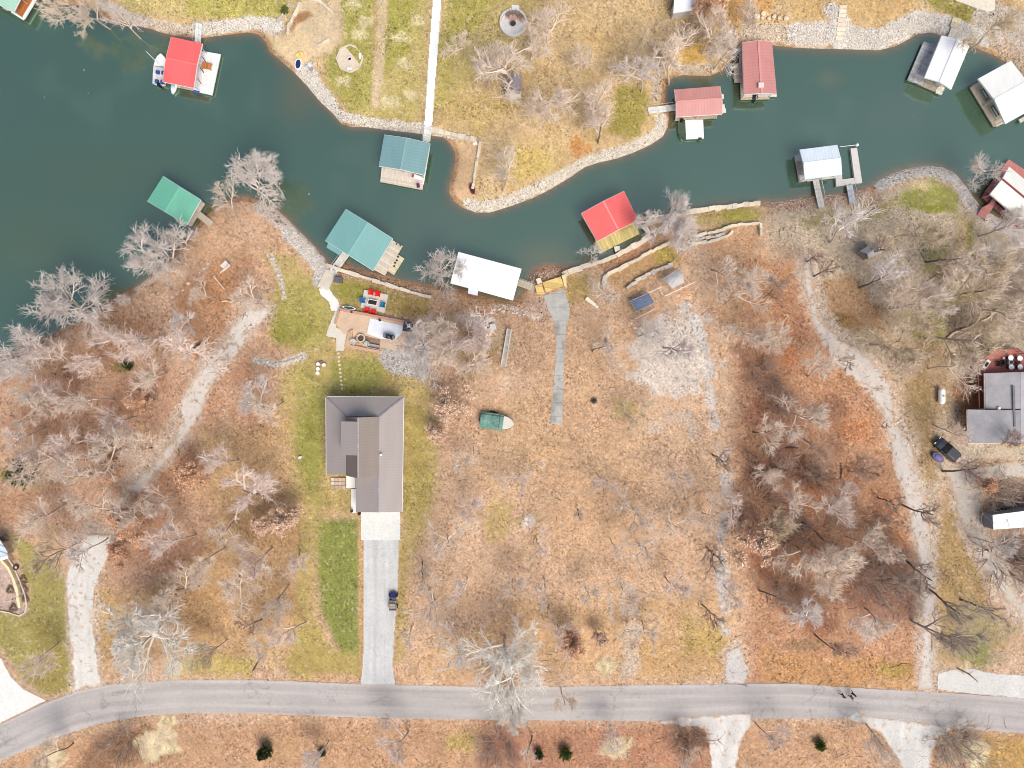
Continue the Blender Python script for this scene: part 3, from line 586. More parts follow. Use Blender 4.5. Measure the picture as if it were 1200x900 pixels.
v = coords(nt); bump(nt, b, mul(nt, noise(nt, v, 1.6, 3), mul(nt, noise(nt, coords(nt, 0.4, (1, 2.5, 1)), 5.0, 2), 0.5), 'ADD'), 0.24, 0.05)
vo = nt.nodes.new('ShaderNodeTexVoronoi'); vo.inputs['Scale'].default_value = 0.28; link(nt, v, vo.inputs['Vector'])
spk = remap(nt, vo.outputs['Distance'], 0.03, 0.055, 0.75, 0.0); spk = mul(nt, spk, remap(nt, noise(nt, v, 0.03, 2), 0.5, 0.6, 0, 1))
link(nt, mixc(nt, spk, a.outputs['Color'], (0.55, 0.52, 0.42)), b.inputs['Base Color'])
tag(link_mesh('water', me, m), kind='structure')
# ================================================================== TREES
def nrm(v): return v / (np.linalg.norm(v, axis=-1, keepdims=True) + 1e-9)
def grow(r, start, d, L, nseg, wander, up):
    pts = [start]; ds = [d]; step = (L / nseg)[:, None]
    for i in range(nseg):
        d = nrm(d + r.normal(0, wander, d.shape) + np.array([0, 0, up])); pts.append(pts[-1] + d * step); ds.append(d)
    return np.stack(pts, 1), np.stack(ds, 1)
def spawn(r, pl, ds, k, t0, t1, ang, dev=0.18):
    n, m, _ = pl.shape; t = np.sort(r.uniform(t0, t1, (n, k)), 1) * (m - 1); i = np.minimum(t.astype(int), m - 2); f = (t - i)[..., None]
    a = np.arange(n)[:, None]; p = pl[a, i] * (1 - f) + pl[a, i + 1] * f; d = ds[a, i + 1]
    q = r.normal(0, 1, d.shape); q = nrm(q - (q * d).sum(-1, keepdims=True) * d); th = ang + r.normal(0, dev, (n, k, 1))
    return p.reshape(-1, 3), nrm(d * np.cos(th) + q * np.sin(th)).reshape(-1, 3), (t / (m - 1)).reshape(-1)
def tubes(pl, ra, rb, k):
    n, m, _ = pl.shape; tg = nrm(np.gradient(pl, axis=1)); ref = np.where(np.abs(tg[..., 2:3]) < 0.9, np.array([0, 0, 1.0]), np.array([1.0, 0, 0]))
    x = nrm(np.cross(tg, ref)); y = np.cross(tg, x); rad = (ra[:, None] * (1 - np.linspace(0, 1, m)) + rb[:, None] * np.linspace(0, 1, m))[..., None]
    an = np.arange(k) * 2 * np.pi / k
    V = pl[:, :, None] + (x[:, :, None] * np.cos(an)[:, None] + y[:, :, None] * np.sin(an)[:, None]) * rad[:, :, None]
    idx = np.arange(n * m * k).reshape(n, m, k); nx_ = np.roll(idx, -1, 2)
    F = np.stack([idx[:, :-1], nx_[:, :-1], nx_[:, 1:], idx[:, 1:]], -1).reshape(-1, 4)
    return V.reshape(-1, 3), F
class Acc:
    def __init__(s): s.V = []; s.F = []; s.n = 0
    def add(s, vf): s.V.append(vf[0]); s.F.append(vf[1] + s.n); s.n += len(vf[0])
    def mesh(s, name): return np_mesh(name, np.concatenate(s.V), np.concatenate(s.F), True)
def bare_tree(seed, h=10.0, R=4.5, limbs=6, sub=6, br=6, tw=4, thick=1.0, fork=0.3, spread=0.75, leaves=0):
    """returns trunk mesh and crown mesh; crown = limbs, boughs, branches and twigs"""
    r = np.random.default_rng(seed); one = np.ones
    lean = r.normal(0, 0.05, 3); tp, td = grow(r, np.zeros((1, 3)) + [0, 0, -0.3], nrm(np.array([[lean[0], lean[1], 1.0]])), one(1) * h * 0.72, 9, 0.085, 0.06)
    T = Acc(); T.add(tubes(tp, one(1) * 0.16 * thick, one(1) * 0.06 * thick, 8)); C = Acc()
    p, d, t = spawn(r, tp, td, limbs, fork, 0.98, spread); L = R * (1.15 - 0.55 * (t - fork) / (1 - fork)) * r.uniform(0.8, 1.15, len(t)) * 0.85
    l1, d1 = grow(r, p, d, L, 6, 0.13, 0.10); C.add(tubes(l1, 0.10 * thick * L / R + 0.03, one(len(L)) * 0.03, 5))
    p, d, t = spawn(r, l1, d1, sub, 0.25, 1.0, 0.65); L2 = np.repeat(L, sub) * (0.62 - 0.28 * t) * r.uniform(0.7, 1.2, len(t)); l2, d2 = grow(r, p, d, L2, 4, 0.16, 0.07); C.add(tubes(l2, one(len(L2)) * 0.055 * thick, one(len(L2)) * 0.028, 4))
    p, d, t = spawn(r, l2, d2, br, 0.15, 1.0, 0.62); L3 = np.repeat(L2, br) * (0.6 - 0.25 * t) * r.uniform(0.7, 1.3, len(t)); l3, d3 = grow(r, p, d, L3, 3, 0.2, 0.05); C.add(tubes(l3, one(len(L3)) * 0.036, one(len(L3)) * 0.018, 3))
    p, d, t = spawn(r, l3, d3, tw, 0.1, 1.0, 0.6); L4 = np.clip(np.repeat(L3, tw) * 0.85, 0.3, 0.95) * r.uniform(0.7, 1.3, len(t)); l4, d4 = grow(r, p, d, L4, 2, 0.22, 0.04); C.add(tubes(l4, one(len(L4)) * 0.0155, one(len(L4)) * 0.008, 3))
    lf = None
    if leaves:
        q = l4[r.integers(0, len(l4), leaves), r.integers(0, 3, leaves)] + r.normal(0, 0.10, (leaves, 3)); a = nrm(r.normal(0, 1, (leaves, 3))); b = nrm(np.cross(a, r.normal(0, 1, (leaves, 3)))); s = r.uniform(0.07, 0.15, (leaves, 1))
        V = np.stack([q - a * s, q - b * s * 0.6, q + a * s, q + b * s * 0.6], 1).reshape(-1, 3); lf = np_mesh('leaves', V, np.arange(len(V)).reshape(-1, 4))
    return T.mesh('trunk'), C.mesh('crown'), lf
def brush(seed, h=3.2, R=3.0, stems=30, br=6, tw=2):
    r = np.random.default_rng(seed); one = np.ones; a = r.uniform(0, 6.283, stems); q = np.sqrt(r.uniform(0, 1, stems)) * R * 0.5
    s = np.stack([np.cos(a) * q, np.sin(a) * q, 0 * a - 0.1], 1); d = nrm(np.stack([np.cos(a) * 0.55, np.sin(a) * 0.55, one(stems)], 1) + r.normal(0, 0.3, (stems, 3)))
    A = Acc(); B = Acc(); L = h * r.uniform(0.6, 1.15, stems); l1, d1 = grow(r, s, d, L, 5, 0.15, 0.0); A.add(tubes(l1, one(stems) * 0.05, one(stems) * 0.02, 4))
    p, d, t = spawn(r, l1, d1, br, 0.2, 1, 0.7); L2 = np.repeat(L, br) * 0.45 * r.uniform(0.6, 1.2, len(t)); l2, d2 = grow(r, p, d, L2, 3, 0.2, 0.0); B.add(tubes(l2, one(len(L2)) * 0.03, one(len(L2)) * 0.016, 3))
    p, d, t = spawn(r, l2, d2, tw, 0.1, 1, 0.7); L3 = np.repeat(L2, tw) * 0.5; l3, d3 = grow(r, p, d, L3, 2, 0.22, 0.0); B.add(tubes(l3, one(len(L3)) * 0.019, one(len(L3)) * 0.01, 3))
    return A.mesh('stem'), B.mesh('crown'), None
def cedar(seed, h=4.0, R=1.7):
    r = np.random.default_rng(seed); T = Acc(); C = Acc(); one = np.ones
    tp, td = grow(r, np.zeros((1, 3)) - [0, 0, 0.2], np.array([[0, 0, 1.0]]), one(1) * h, 5, 0.03, 0.1); T.add(tubes(tp, one(1) * 0.13, one(1) * 0.02, 7))
    n = 150; p, d, t = spawn(r, tp, td, n, 0.08, 0.98, 1.15, 0.25); L = R * (1.08 - t) * r.uniform(0.7, 1.2, n); l1, d1 = grow(r, p, d, L, 3, 0.12, 0.12); C.add(tubes(l1, one(n) * 0.03, one(n) * 0.01, 3))
    p, d, t = spawn(r, l1, d1, 22, 0.1, 1, 0.8, 0.4); L2 = 0.42 * r.uniform(0.6, 1.3, len(t)); m = len(L2); e = p + d * L2[:, None]; s = nrm(np.cross(d, r.normal(0, 1, d.shape))) * 0.10
    V = np.stack([p - s * .5, e * .4 + p * .6 + s, e, e * .4 + p * .6 - s], 1).reshape(-1, 3); lf = np_mesh('foliage', V, np.arange(len(V)).reshape(-1, 4)); return T.mesh('trunk'), C.mesh('crown'), lf
def tuft(seed):
    r = np.random.default_rng(seed); n = 700; a = r.uniform(0, 6.283, n); q = np.sqrt(r.uniform(0, 1, n)) * 1.2 * (1 + .35 * np.sin(a * 3 + seed))
    s = np.stack([np.cos(a) * q, np.sin(a) * q, 0 * a - 0.05], 1); d = nrm(np.stack([np.cos(a), np.sin(a), one_ := np.ones(n)], 1) + r.normal(0, 0.35, (n, 3))); l, _ = grow(r, s, d, r.uniform(0.5, 1.2, n), 3, 0.1, -0.35)
    A = Acc(); A.add(tubes(l, np.ones(n) * 0.022, np.ones(n) * 0.008, 3)); return A.mesh('grass_blades')
def bark(c, var=0.1):
    m, nt, b = new_mat('bark'); oi = nt.nodes.new('ShaderNodeObjectInfo'); v = coords(nt)
    f = mul(nt, remap(nt, noise(nt, v, 0.8, 4), 0.3, 0.7, 1 - var, 1 + var), remap(nt, oi.outputs['Random'], 0, 1, 0.92, 1.08))
    link(nt, scale_col(nt, alb(c), f), b.inputs['Base Color']); b.inputs['Roughness'].default_value = 0.9; b.inputs['Specular IOR Level'].default_value = 0.1; return m
def leafm(c, var=0.35):
    m, nt, b = new_mat('dry_leaves'); g = nt.nodes.new('ShaderNodeNewGeometry')
    link(nt, scale_col(nt, alb(c), remap(nt, g.outputs['Random Per Island'], 0, 1, 1 - var, 1 + var)), b.inputs['Base Color']); b.inputs['Roughness'].default_value = 0.8; b.inputs['Specular IOR Level'].default_value = 0.15; return m
BK = {'grey': bark((241, 228, 220)), 'white': bark((255, 246, 236)), 'tan': bark((247, 227, 209)), 'pink': bark((249, 228, 216)), 'olive': bark((224, 202, 172)), 'dark': bark((184, 158, 142)), 'rustw': bark((212, 178, 156)), 'trunk': bark((124, 110, 100)), 'pale': bark((196, 178, 164)), 'twig': bark((200, 182, 166))}
PROTO = {}
def proto(kind):
    if kind in PROTO: return PROTO[kind]
    if kind == 'A': v = [bare_tree(s, 11, 4.6, l, 8, 6, 3, 1.0, f, sp) for s, l, f, sp in ((1, 8, .25, .8), (2, 10, .2, .9), (3, 7, .3, .7), (4, 9, .22, .95))]
    elif kind == 'W': v = [bare_tree(s, 11, 4.9, l, 9, 7, 3, 1.0, f, sp) for s, l, f, sp in ((61, 15, .16, .95), (62, 14, .2, .85), (63, 16, .14, 1.05))]
    elif kind == 'F': v = [bare_tree(s, 9, 4.2, l, 6, 6, 3, 0.65, f, sp) for s, l, f, sp in ((71, 6, .3, .8), (72, 7, .25, .9), (73, 5, .35, .7))]
    elif kind == 'B': v = [bare_tree(s, 10, 4.2, l, 7, 7, 2, 0.85, f, sp) for s, l, f, sp in ((11, 7, .35, .65), (12, 8, .3, .8), (13, 6, .4, .6), (14, 8, .28, .9))]
    elif kind == 'D': v = [bare_tree(s, 10, 4.2, l, 4, 5, 4, 1.0, f, sp) for s, l, f, sp in ((21, 5, .4, .7), (22, 6, .35, .85), (23, 5, .45, .6))]
    elif kind == 'C': v = [bare_tree(s, 7, 3.2, 9, 6, 5, 3, 0.8, .15, .75, leaves=n) for s, n in ((31, 8500), (32, 7000), (33, 9500))]
    elif kind == 'S': v = [brush(s) for s in (41, 42, 43)]
    elif kind == 'E': v = [cedar(51), cedar(52, 3.2, 1.9)]
    PROTO[kind] = v; return v
KR = {'F': 3.6, 'A': 4.3, 'W': 4.5, 'B': 4.0, 'D': 4.0, 'C': 3.0, 'S': 3.0, 'E': 1.6}; KHT = {'F': 9, 'A': 11, 'W': 11, 'B': 10, 'D': 10, 'C': 7, 'S': 3.2, 'E': 3.6}
LEAF = {'pink': leafm((240, 206, 178)), 'rust': leafm((230, 184, 150)), 'olive': leafm((200, 160, 110)), 'green': leafm((116, 124, 62), 0.5), 'dkgreen': leafm((84, 90, 54), 0.5)}
_tc = [0]
def plant(px, py, rp, kind, tone, label, group=None, leaf='pink', cat='tree', name='bare_tree'):
    """px, py: where the middle of the crown shows; rp: crown radius there"""
    if kind == 'B' and 470 < px < 872 and py > 455: kind = 'F'
    if kind == 'B' and 872 < px < 1070 and py > 440 and tone in ('tan', 'pink') and (int(px) // 7) % 2: tone = 'rustw'
    _tc[0] += 1; i = _tc[0]; vs = proto(kind); t, c, lf = vs[i % len(vs)]
    s = rp * S * (1.12 if kind == 'A' else 1.24 if kind == 'B' else 1.05) / KR[kind]; hz = KHT[kind] * (0.45 * s + 0.55 * min(1.15, s)); sz = hz / KHT[kind]
    g0 = gz(px, py); mid = g0 + hz * 0.62
    w = W(px, py, mid); q = (w.x / (S * (H - g0) / H) + 600, 450 - w.y / (S * (H - g0) / H)); gb = max(0.0, gz(*q)); loc = Vector((w.x, w.y, gb))
    o = thing(name, label, cat, loc, group, random.uniform(0, 6.28)); o.scale = (s, s, sz)
    for me, nm, m in ((t, 'trunk' if kind != 'S' else 'stems', BK['trunk'] if kind in 'DE' or (i % 7 == 0 and kind != 'F') else BK['pale']), (c, 'crown' if kind != 'S' else 'twigs', BK.get(tone, BK['tan']))):
        if not me.materials: me.materials.append(m)
        k = bpy.data.objects.new(nm, me); COL.objects.link(k); k.parent = o; k.material_slots[0].link = 'OBJECT'; k.material_slots[0].material = m
        if nm == 'crown' and lf is not None:
            if not lf.materials: lf.materials.append(LEAF[leaf])
            e = bpy.data.objects.new('leaves' if kind != 'E' else 'foliage', lf); COL.objects.link(e); e.parent = o; e.material_slots[0].link = 'OBJECT'; e.material_slots[0].material = LEAF[leaf]
    return o
TREES = '''
285 214 36 W grey|big pale bare tree reaching over the water behind the mint green dock
262 245 22 B tan|tan bare tree at the shore end of the mint green dock gangway
190 300 34 W grey|bushy pale tree over the water just below the mint green dock
214 284 20 B grey|small grey tree between the mint green dock and the bushy shore tree
146 346 12 B grey|smallest pale sapling on the bank between two big shore trees
74 364 40 W grey|wide silvery tree on the bank beyond the small sapling
18 398 38 W grey|silvery tree on the bank at the photo's left edge
112 362 26 B grey|grey tree behind the wide silvery shore tree, over dark water
58 425 26 B pink|pinkish bare tree inland of the wide silvery shore tree
104 470 26 B tan|tan bare tree in the woods above the dark evergreen bush
30 470 30 A tan|broad bare tree at the wood edge inland of the silvery bank trees
66 466 28 A pink|white-limbed tree in the woods next to the broad edge tree
168 392 30 B pink|pinkish bare tree inland of the low stone line on the bank
206 400 36 B pink|larger pinkish bare tree near the upper end of the faded gravel track
240 345 16 B tan|thin bare tree by the broken swing frame
290 345 22 B tan|grey tan tree between the swing frame and the rocky edging
25 540 28 B tan|tan tree above the left-edge green bush
64 520 26 B pink|pinkish tree in the thick of the west wood
112 522 30 B tan|tan tree west of the faded gravel track bend
134 490 24 B pink|pinkish tree touching the faded gravel track
88 566 30 B tan|tan tree in the west wood above the driveway end
40 600 30 A tan|wide tan tree over the lawn behind the curved garden bed
102 608 26 B tan|bare tree over the top end of the west gravel driveway
60 648 28 B olive|greyish tree overhanging the curved garden bed lawn
162 612 22 B tan|tan tree between the gravel track and the golden grass
290 480 25 B grey|grey tree beside the short white rock row
316 472 22 B tan|bare tree on the leaf litter west of the house
286 590 36 A pink|large pinkish white tree west of the house lawn
205 640 28 B pink|pale bare tree east of the west gravel driveway top
242 655 26 B tan|tan bare tree in the golden grass clearing
262 690 28 B tan|bare tree south in the golden grass, above the dead branch
300 655 26 B pink|pinkish tree just below the tan-leaved oak by the lawn
322 700 24 B tan|bare tree west of the striped green lawn
292 740 24 D dark|dark-limbed tree above the road, west of the striped lawn
212 700 26 B tan|thin tree in the grass north of the pale straw heap
148 758 50 W white|big white starburst tree between gravel driveway and road
35 772 24 B tan|bare tree on the lawn beside the white concrete drive
345 745 22 B pink|small pinkish tree at the southern tip of the striped lawn
512 322 26 W grey|bare tree at the waterline touching the white flat dock roof
545 388 38 B pink|wide pinkish tree below the white flat dock roof
522 372 28 B tan|tan tree above the grey gravel by the fire terrace
486 412 34 W grey|grey branching tree over the gravel next to the fire terrace
515 430 24 B tan|bare tree at the edge of the terrace gravel and leaf litter
545 430 26 A tan|pale forked tree beside the grey plank walkway
575 405 22 B tan|thin tree left of the grey plank walkway top
520 640 28 B tan|bare tree east of the concrete apron
490 668 20 D twig|sparse tree beside the gravel driveway
552 600 24 B pink|pinkish tree in the middle lot, east of the house
505 718 26 B tan|bare tree opposite the blue buggy on the driveway
545 690 26 B pink|faint pinkish tree in the middle lot south
592 772 48 W white|big white tree spreading over the road edge
590 822 26 W white|white tree whose twigs hang across the road
480 742 18 B tan|small tree by the foot of the gravel driveway
660 825 24 B tan|thin pale tree reaching over the road
690 296 15 A grey|small pale tree on the waterline by the red dock
792 244 38 W grey|spreading pale tree over the water next to the red dock gangway
802 296 24 B grey|grey tree on the terraces inland of the red dock
850 308 26 B tan|tan tree below the stone steps wall
868 350 26 B tan|bare tree east of the grey canopy
790 405 28 B grey|bare grey tree on the white gravel clearing
755 392 20 B grey|thin grey tree below the blue tarp
720 350 22 B tan|tan tree between the white crate and the blue tarp
700 410 24 B tan|faint tan tree in the litter below the white crate
745 492 22 B olive|olive grey tree below the gravel clearing
704 560 22 B pink|faint pink tree in the middle of the open leaf litter
680 602 16 D twig|small dark-twigged tree in the open leaf litter
752 608 26 B tan|grey tan tree above the starburst stump branches
760 652 32 D tan|starburst tree with dark limbs below in the open litter
850 538 28 D dark|dark-limbed tree across the broken gravel line
835 610 24 B tan|bare tree left of the broken gravel line
845 655 30 D dark|dark-limbed tree leaning over the lower gravel line
790 690 26 B pink|pinkish tree near the leaning bare trunk
832 720 20 D dark|leaning dark trunk tree above the mown verge
735 700 22 B tan|pale tree over the whitened strip near the road
690 700 22 B tan|bare tree in the orange litter toward the road
655 745 22 B pink|pinkish tree beside the big white roadside tree
640 690 24 B tan|faint tan tree in the central litter
880 642 28 C pink|pinkish leafy oak at the edge of the rust woods
910 345 24 D dark|dark tree at the top of the rust woods
880 385 26 B tan|tan tree beside the dark tree atop the rust woods
920 405 26 B tan|grey tan tree in the rust woods near the gravel curve
902 440 24 S dark|dark brush thicket in the upper rust woods
938 482 32 A tan|pale tan branching tree in the rust woods
900 510 24 B tan|tan tree on the west margin of the rust woods
926 552 24 D dark|dark upright tree in the rust woods
958 550 22 D dark|cross-branched dark tree near the pale tan tree
935 598 26 A tan|pale tree in the middle of the rust woods
982 602 26 B pink|pinkish tree in the rust woods by the gravel curve
1020 560 24 B tan|tan tree touching the gravel curve from the west
958 655 28 B tan|grey tan tree in the lower rust woods
990 690 36 W tan|large white-limbed tree in the maroon brush
1035 690 26 S dark|maroon brush thicket beside the lower gravel track
942 738 28 A grey|grey tree near the green undergrowth above the road
905 705 24 D dark|dark tree low on the west side of the rust woods
1015 640 26 A tan|white-twigged tree above the maroon brush
1050 590 22 D dark|dark branch tree over the gravel curve
1050 640 20 B tan|small tan tree beside the gravel curve bottom
975 760 22 B pink|faint pinkish tree above the verge
1000 272 32 B grey|wide grey tree above the grey shelter roof
1030 245 20 D dark|dark forked tree near the pale dock gangways
960 300 20 D dark|dark tree at the top of the gravel curve
972 318 24 D dark|dark spreading tree in the gravel curve bend
1040 290 24 D dark|dark tree beside the grey shelter roof
1082 265 32 B olive|olive grey tree on the green point lawn
1118 296 32 B tan|tan grey tree below the green point lawn
1060 355 36 W tan|tan starburst tree in the centre of the olive yard
1105 325 22 D dark|dark tree beside the white garden globes
1055 400 36 B olive|bare tree over the wide end of the gravel curve
1000 420 20 D dark|dark limb tree across the gravel curve
1170 305 36 B olive|grey tree beside the white-roofed maroon dock
1185 330 28 S dark|dark brush behind the white garden globes
1150 340 28 B tan|tan grey tree between the globes and the log edging
1126 390 36 A olive|pale-limbed tree over the dark bed by the maroon deck
1184 358 24 B tan|tan tree above the maroon deck
1120 432 26 B tan|bare tree west of the maroon deck
1152 208 24 A grey|grey tree over the water beside the maroon dock
1178 268 26 B grey|grey tree at the shore end of the maroon dock
1116 500 18 B tan|small tree above the parked dark car
1140 560 32 D dark|dark-limbed tree over the gravel yard below the parked car
1085 600 28 D dark|dark-limbed tree across the narrow gravel track
1090 668 34 D dark|crooked dark tree where the gravel tracks run close
1120 705 34 D twig|bare tree on the olive strip between the gravel tracks
1160 720 30 D twig|greyish tree on the far side of the olive strip
1105 750 34 A twig|pale-branched tree leaning over the white gravel shoulder
1172 578 26 S twig|leafy brown brush above the grey trailer
1188 660 32 S dark|dark brush below the grey trailer
1195 520 24 D dark|dark tree along the grey house front
605 72 42 A tan|wide tan tree over the small grey playhouse
646 98 34 A tan|spreading tan tree just beside the small grey playhouse
568 80 26 B tan|pale tree on the far side of the small grey playhouse
648 35 26 B tan|faint tree between the round patio and the white shed
705 115 26 B tan|tan tree in the golden lawn of the point
708 148 26 B tan|bare tree above the stony shore of the point
762 85 28 B grey|grey tree on the bank inland of the rose dock gangway
800 68 34 B tan|bare tree on the bank behind the rose dock
838 36 28 B tan|bare tree inland between the two rose docks
815 35 20 S twig|twiggy brush below the white shed
880 28 24 B tan|bare tree by the boulders behind the tall rose dock
835 5 24 C rust|rust-leaved tree beyond the white shed
780 60 18 B olive|thin tree by the burnt ring on the bank
690 60 20 B tan|small tree in the golden lawn beneath the white shed
588 208 26 B tan|pale tree on the stony tip of the point
100 8 28 A tan|bare tree hanging off the north bank above the lake
140 22 22 B grey|grey tree on the bank before the bright red dock
65 5 20 B tan|bare tree beside the dock with the rust brown deck
1190 20 30 B olive|olive grey tree at the top corner beyond the white docks
60 892 20 B tan|bare tree by the pale straw heap under the road bend
135 875 24 S dark|dark brush below the road bend
375 890 20 B grey|grey sapling beside the dark cedar
470 885 26 B pink|faint pinkish tree below the road, opposite the gravel driveway
585 880 24 S dark|maroon brush below the road beneath the big white tree
625 880 20 D tan|white-limbed tree by the small cedar below the road
720 868 20 B pink|pinkish tree among straw below the road
810 870 22 S dark|dark brush beside the white gravel driveway below the road
1130 878 30 S twig|grey brush between the two lower driveways and straw
140 395 26 A pink|white-limbed tree just inland of the smallest pale sapling
100 415 24 B pink|pink-grey tree between the silvery bank trees and the dark evergreen bush
172 436 26 A tan|tall tan tree at the west side of the faded track middle
205 372 20 B grey|grey tree on the second faint stone line
75 545 24 A pink|white-trunked tree east of the wide dark green bush
150 530 26 B tan|tan tree just west of the faded track's lower end
20 505 26 B pink|pinkish tree at the photo edge north of the dark green bush
100 640 22 B grey|grey tree leaning over the gravel driveway's north end
185 585 24 B tan|tan tree south of the faded track foot
262 545 22 B pink|pinkish tree in the golden strip northwest of the large pinkish white tree
255 620 24 B tan|tan tree beside the pale-leaved oaks on their west side
340 655 18 B pink|small pinkish tree against the striped lawn's upper edge
180 730 22 B pink|faint pinkish tree north of the white starburst tree
250 765 20 B olive|olive tree in the mown grass by the road bank
310 770 22 B tan|tan tree by the dead branch above the road
540 545 22 B tan|tan tree south of the teal-covered boat
610 560 20 B pink|pale pink tree in the lot between boat and cracked ramp end
630 640 22 B pink|pink tree in the lot west of the small dark-twigged tree
600 690 24 B tan|tan tree north of the big white roadside tree
540 770 26 B grey|grey tree left of the big white roadside tree by the road
720 640 20 B tan|tan tree between the starburst tree and the dark-twigged tree
800 560 22 B pink|pale pink tree west of the dark-limbed gravel-line tree
790 620 22 B tan|tan tree midway along the broken gravel line's west side
865 590 26 B pink|pink-grey tree east of the broken gravel line
862 700 24 B pink|pink tree where the broken gravel line fades out
760 740 22 B tan|tan tree beside the whitened strip end
895 560 24 A tan|white-limbed tree at the rust woods' west edge
965 520 24 B tan|tan tree above the cross-branched dark tree
905 620 26 B olive|olive grey tree in the lower west of the rust woods
1000 590 22 A pink|pale pink tree at the rust woods' east edge by the gravel
1040 730 24 B tan|tan tree below the maroon brush thicket
970 440 26 B tan|tan tree between pale tan tree and gravel curve
890 330 22 B tan|tan tree above the rust woods' dark top tree
1035 330 28 B grey|grey tree south of the grey hut
1090 385 28 B olive|olive tree in the middle of the olive yard's south
1145 300 26 B olive|olive tree just over the northern pair of garden globes
1185 290 28 A grey|pale tree over the bank below the maroon dock
1070 430 24 B tan|tan tree on the east rim of the gravel curve's wide part
1148 384 24 A olive|pale sprawling tree beside the log edging end
1165 640 22 B grey|grey tree at the near corner of the grey trailer
1065 690 22 B twig|twiggy tree at the maroon brush's gravel side
620 55 24 B tan|tan tree beside the round white patio
545 45 20 B tan|faint tan tree between the white path and the round patio
740 60 22 B olive|olive tree at the inland edge of the bank brush
850 60 22 B grey|grey tree on the stony bank behind the rose docks
895 590 24 S rustw|rust-brown thicket on the west side of the rust woods
925 630 26 S dark|dark thicket in the heart of the rust woods
960 560 22 S rustw|brown thicket beside the cross-branched dark tree
965 630 24 S dark|dark brown thicket below the heart of the rust woods
1000 610 22 S rustw|brown thicket between the rust woods and the gravel curve
1015 670 24 S dark|maroon thicket north of the large white-limbed tree
1055 665 20 S dark|dark thicket pressed against the lower gravel track
925 690 22 S rustw|brown thicket above the grey roadside tree
955 700 22 S dark|dark thicket between the grey roadside tree and the maroon brush
900 545 20 S dark|dark thicket near the white-limbed tree on the rust woods' edge
920 470 20 S rustw|brown thicket below the dark brush of the upper rust woods
1040 620 20 S dark|dark thicket by the gravel curve's foot
1040 872 22 B tan|tan tree on the west edge of the flared gravel driveway
900 868 20 B pink|pinkish tree between the two flared gravel driveways
800 885 20 B tan|tan tree below the verge west of the white gravel driveway
'''
for ln in TREES.strip().split('\n'):
    a, lab = ln.split('|'); x, y, r_, k, tone = a.split()
    x, y, r_ = float(x), float(y), float(r_)
    nm = {'S': 'brush_thicket', 'C': 'leafy_oak'}.get(k, 'bare_tree')
    plant(x, y, r_, k, tone, lab, {'S': 'brush thickets', 'C': 'oaks still in dry leaf'}.get(k, 'bare winter trees'), leaf='rust' if tone == 'rust' else 'pink', cat='shrub' if k == 'S' else 'tree', name=nm)
for x, y, r_, lf, lab in [(536,472,25,'pink','larger pinkish-tan oak in dry leaf near the teal-covered boat'), (508,510,17,'pink','smaller round tan oak in dry leaf east of the house roof'),
        (212,552,26,'rust','tan-leaved oak beside the faded gravel track'), (148,622,24,'rust','rusty-leaved oak at the head of the west gravel driveway'), (330,604,24,'pink','tan-leaved oak at the lawn edge west of the concrete apron'), (300,612,20,'pink','pale-leaved oak just west of the lawn-edge oak'),
        (135,655,16,'rust','small rust-leaved oak on the edge of the west gravel driveway'), (668,755,20,'rust','low rust-leaved oak near the pale straw heap by the road'), (1165,572,16,'rust','brown-leaved oak in the bed above the grey trailer'), (120,545,20,'rust','rust-leaved oak deep in the west wood'), (165,470,20,'rust','rusty small oak west of the gravel track bend'), (700,745,14,'pink','pale small oak near the straw heap by the road')]:
    plant(x, y, r_, 'C', 'tan', lab, 'oaks still in dry leaf', leaf=lf, name='leafy_oak')
for x, y, r_, lf, lab in [(308,884,9,'dkgreen','dark green cedar below the road at the west'), (664,886,8,'green','green cedar below the road beside the pale straw clump'), (632,886,6,'dkgreen','small dark cedar below the road next to the white-limbed tree'), (963,876,6.5,'green','round green shrub between the lower gravel driveways'),
        (148,428,6,'dkgreen','small dark evergreen bush in the leaf litter of the west wood'), (18,556,15,'dkgreen','wide dark green bush at the west wood edge'), (376,884,5,'dkgreen','tiny dark evergreen below the road, beside the grey sapling'), (333,10,5,'green','green shrub beside the sand beach steps')]:
    plant(x, y, r_, 'E', 'dark', lab, 'evergreens', leaf=lf, cat='shrub', name='evergreen_shrub')
tm = tuft(3); tm.materials.append(leafm((255, 232, 200), 0.2))
for i, (x, y, s, lab) in enumerate([(202,783,1.4,'pale straw clump on the verge near the big white starburst tree'), (178,874,2.4,'largest pale straw clump under the road bend'), (196,862,1.6,'straw clump at the upper end of the largest one'), (62,890,1.9,'pale straw clump in the lower corner by the road bend'), (197,845,0.9,'small straw clump right on the road shoulder'), (712,780,1.5,'round straw clump on the verge near the low oak'), (722,877,1.9,'loose straw clump below the road by the cedars'), (1143,878,1.9,'tall straw clump east of the flared driveway'), (1127,783,0.9,'tan straw clump at the edge of the white gravel shoulder')]):
    o = bpy.data.objects.new('straw_clump', tm); COL.objects.link(o); o.location = G(x, y); o.scale = (s * .62, s * .5, 0.5); o.rotation_euler.z = i; tag(o, lab, 'grass clump', 'pale straw clumps')

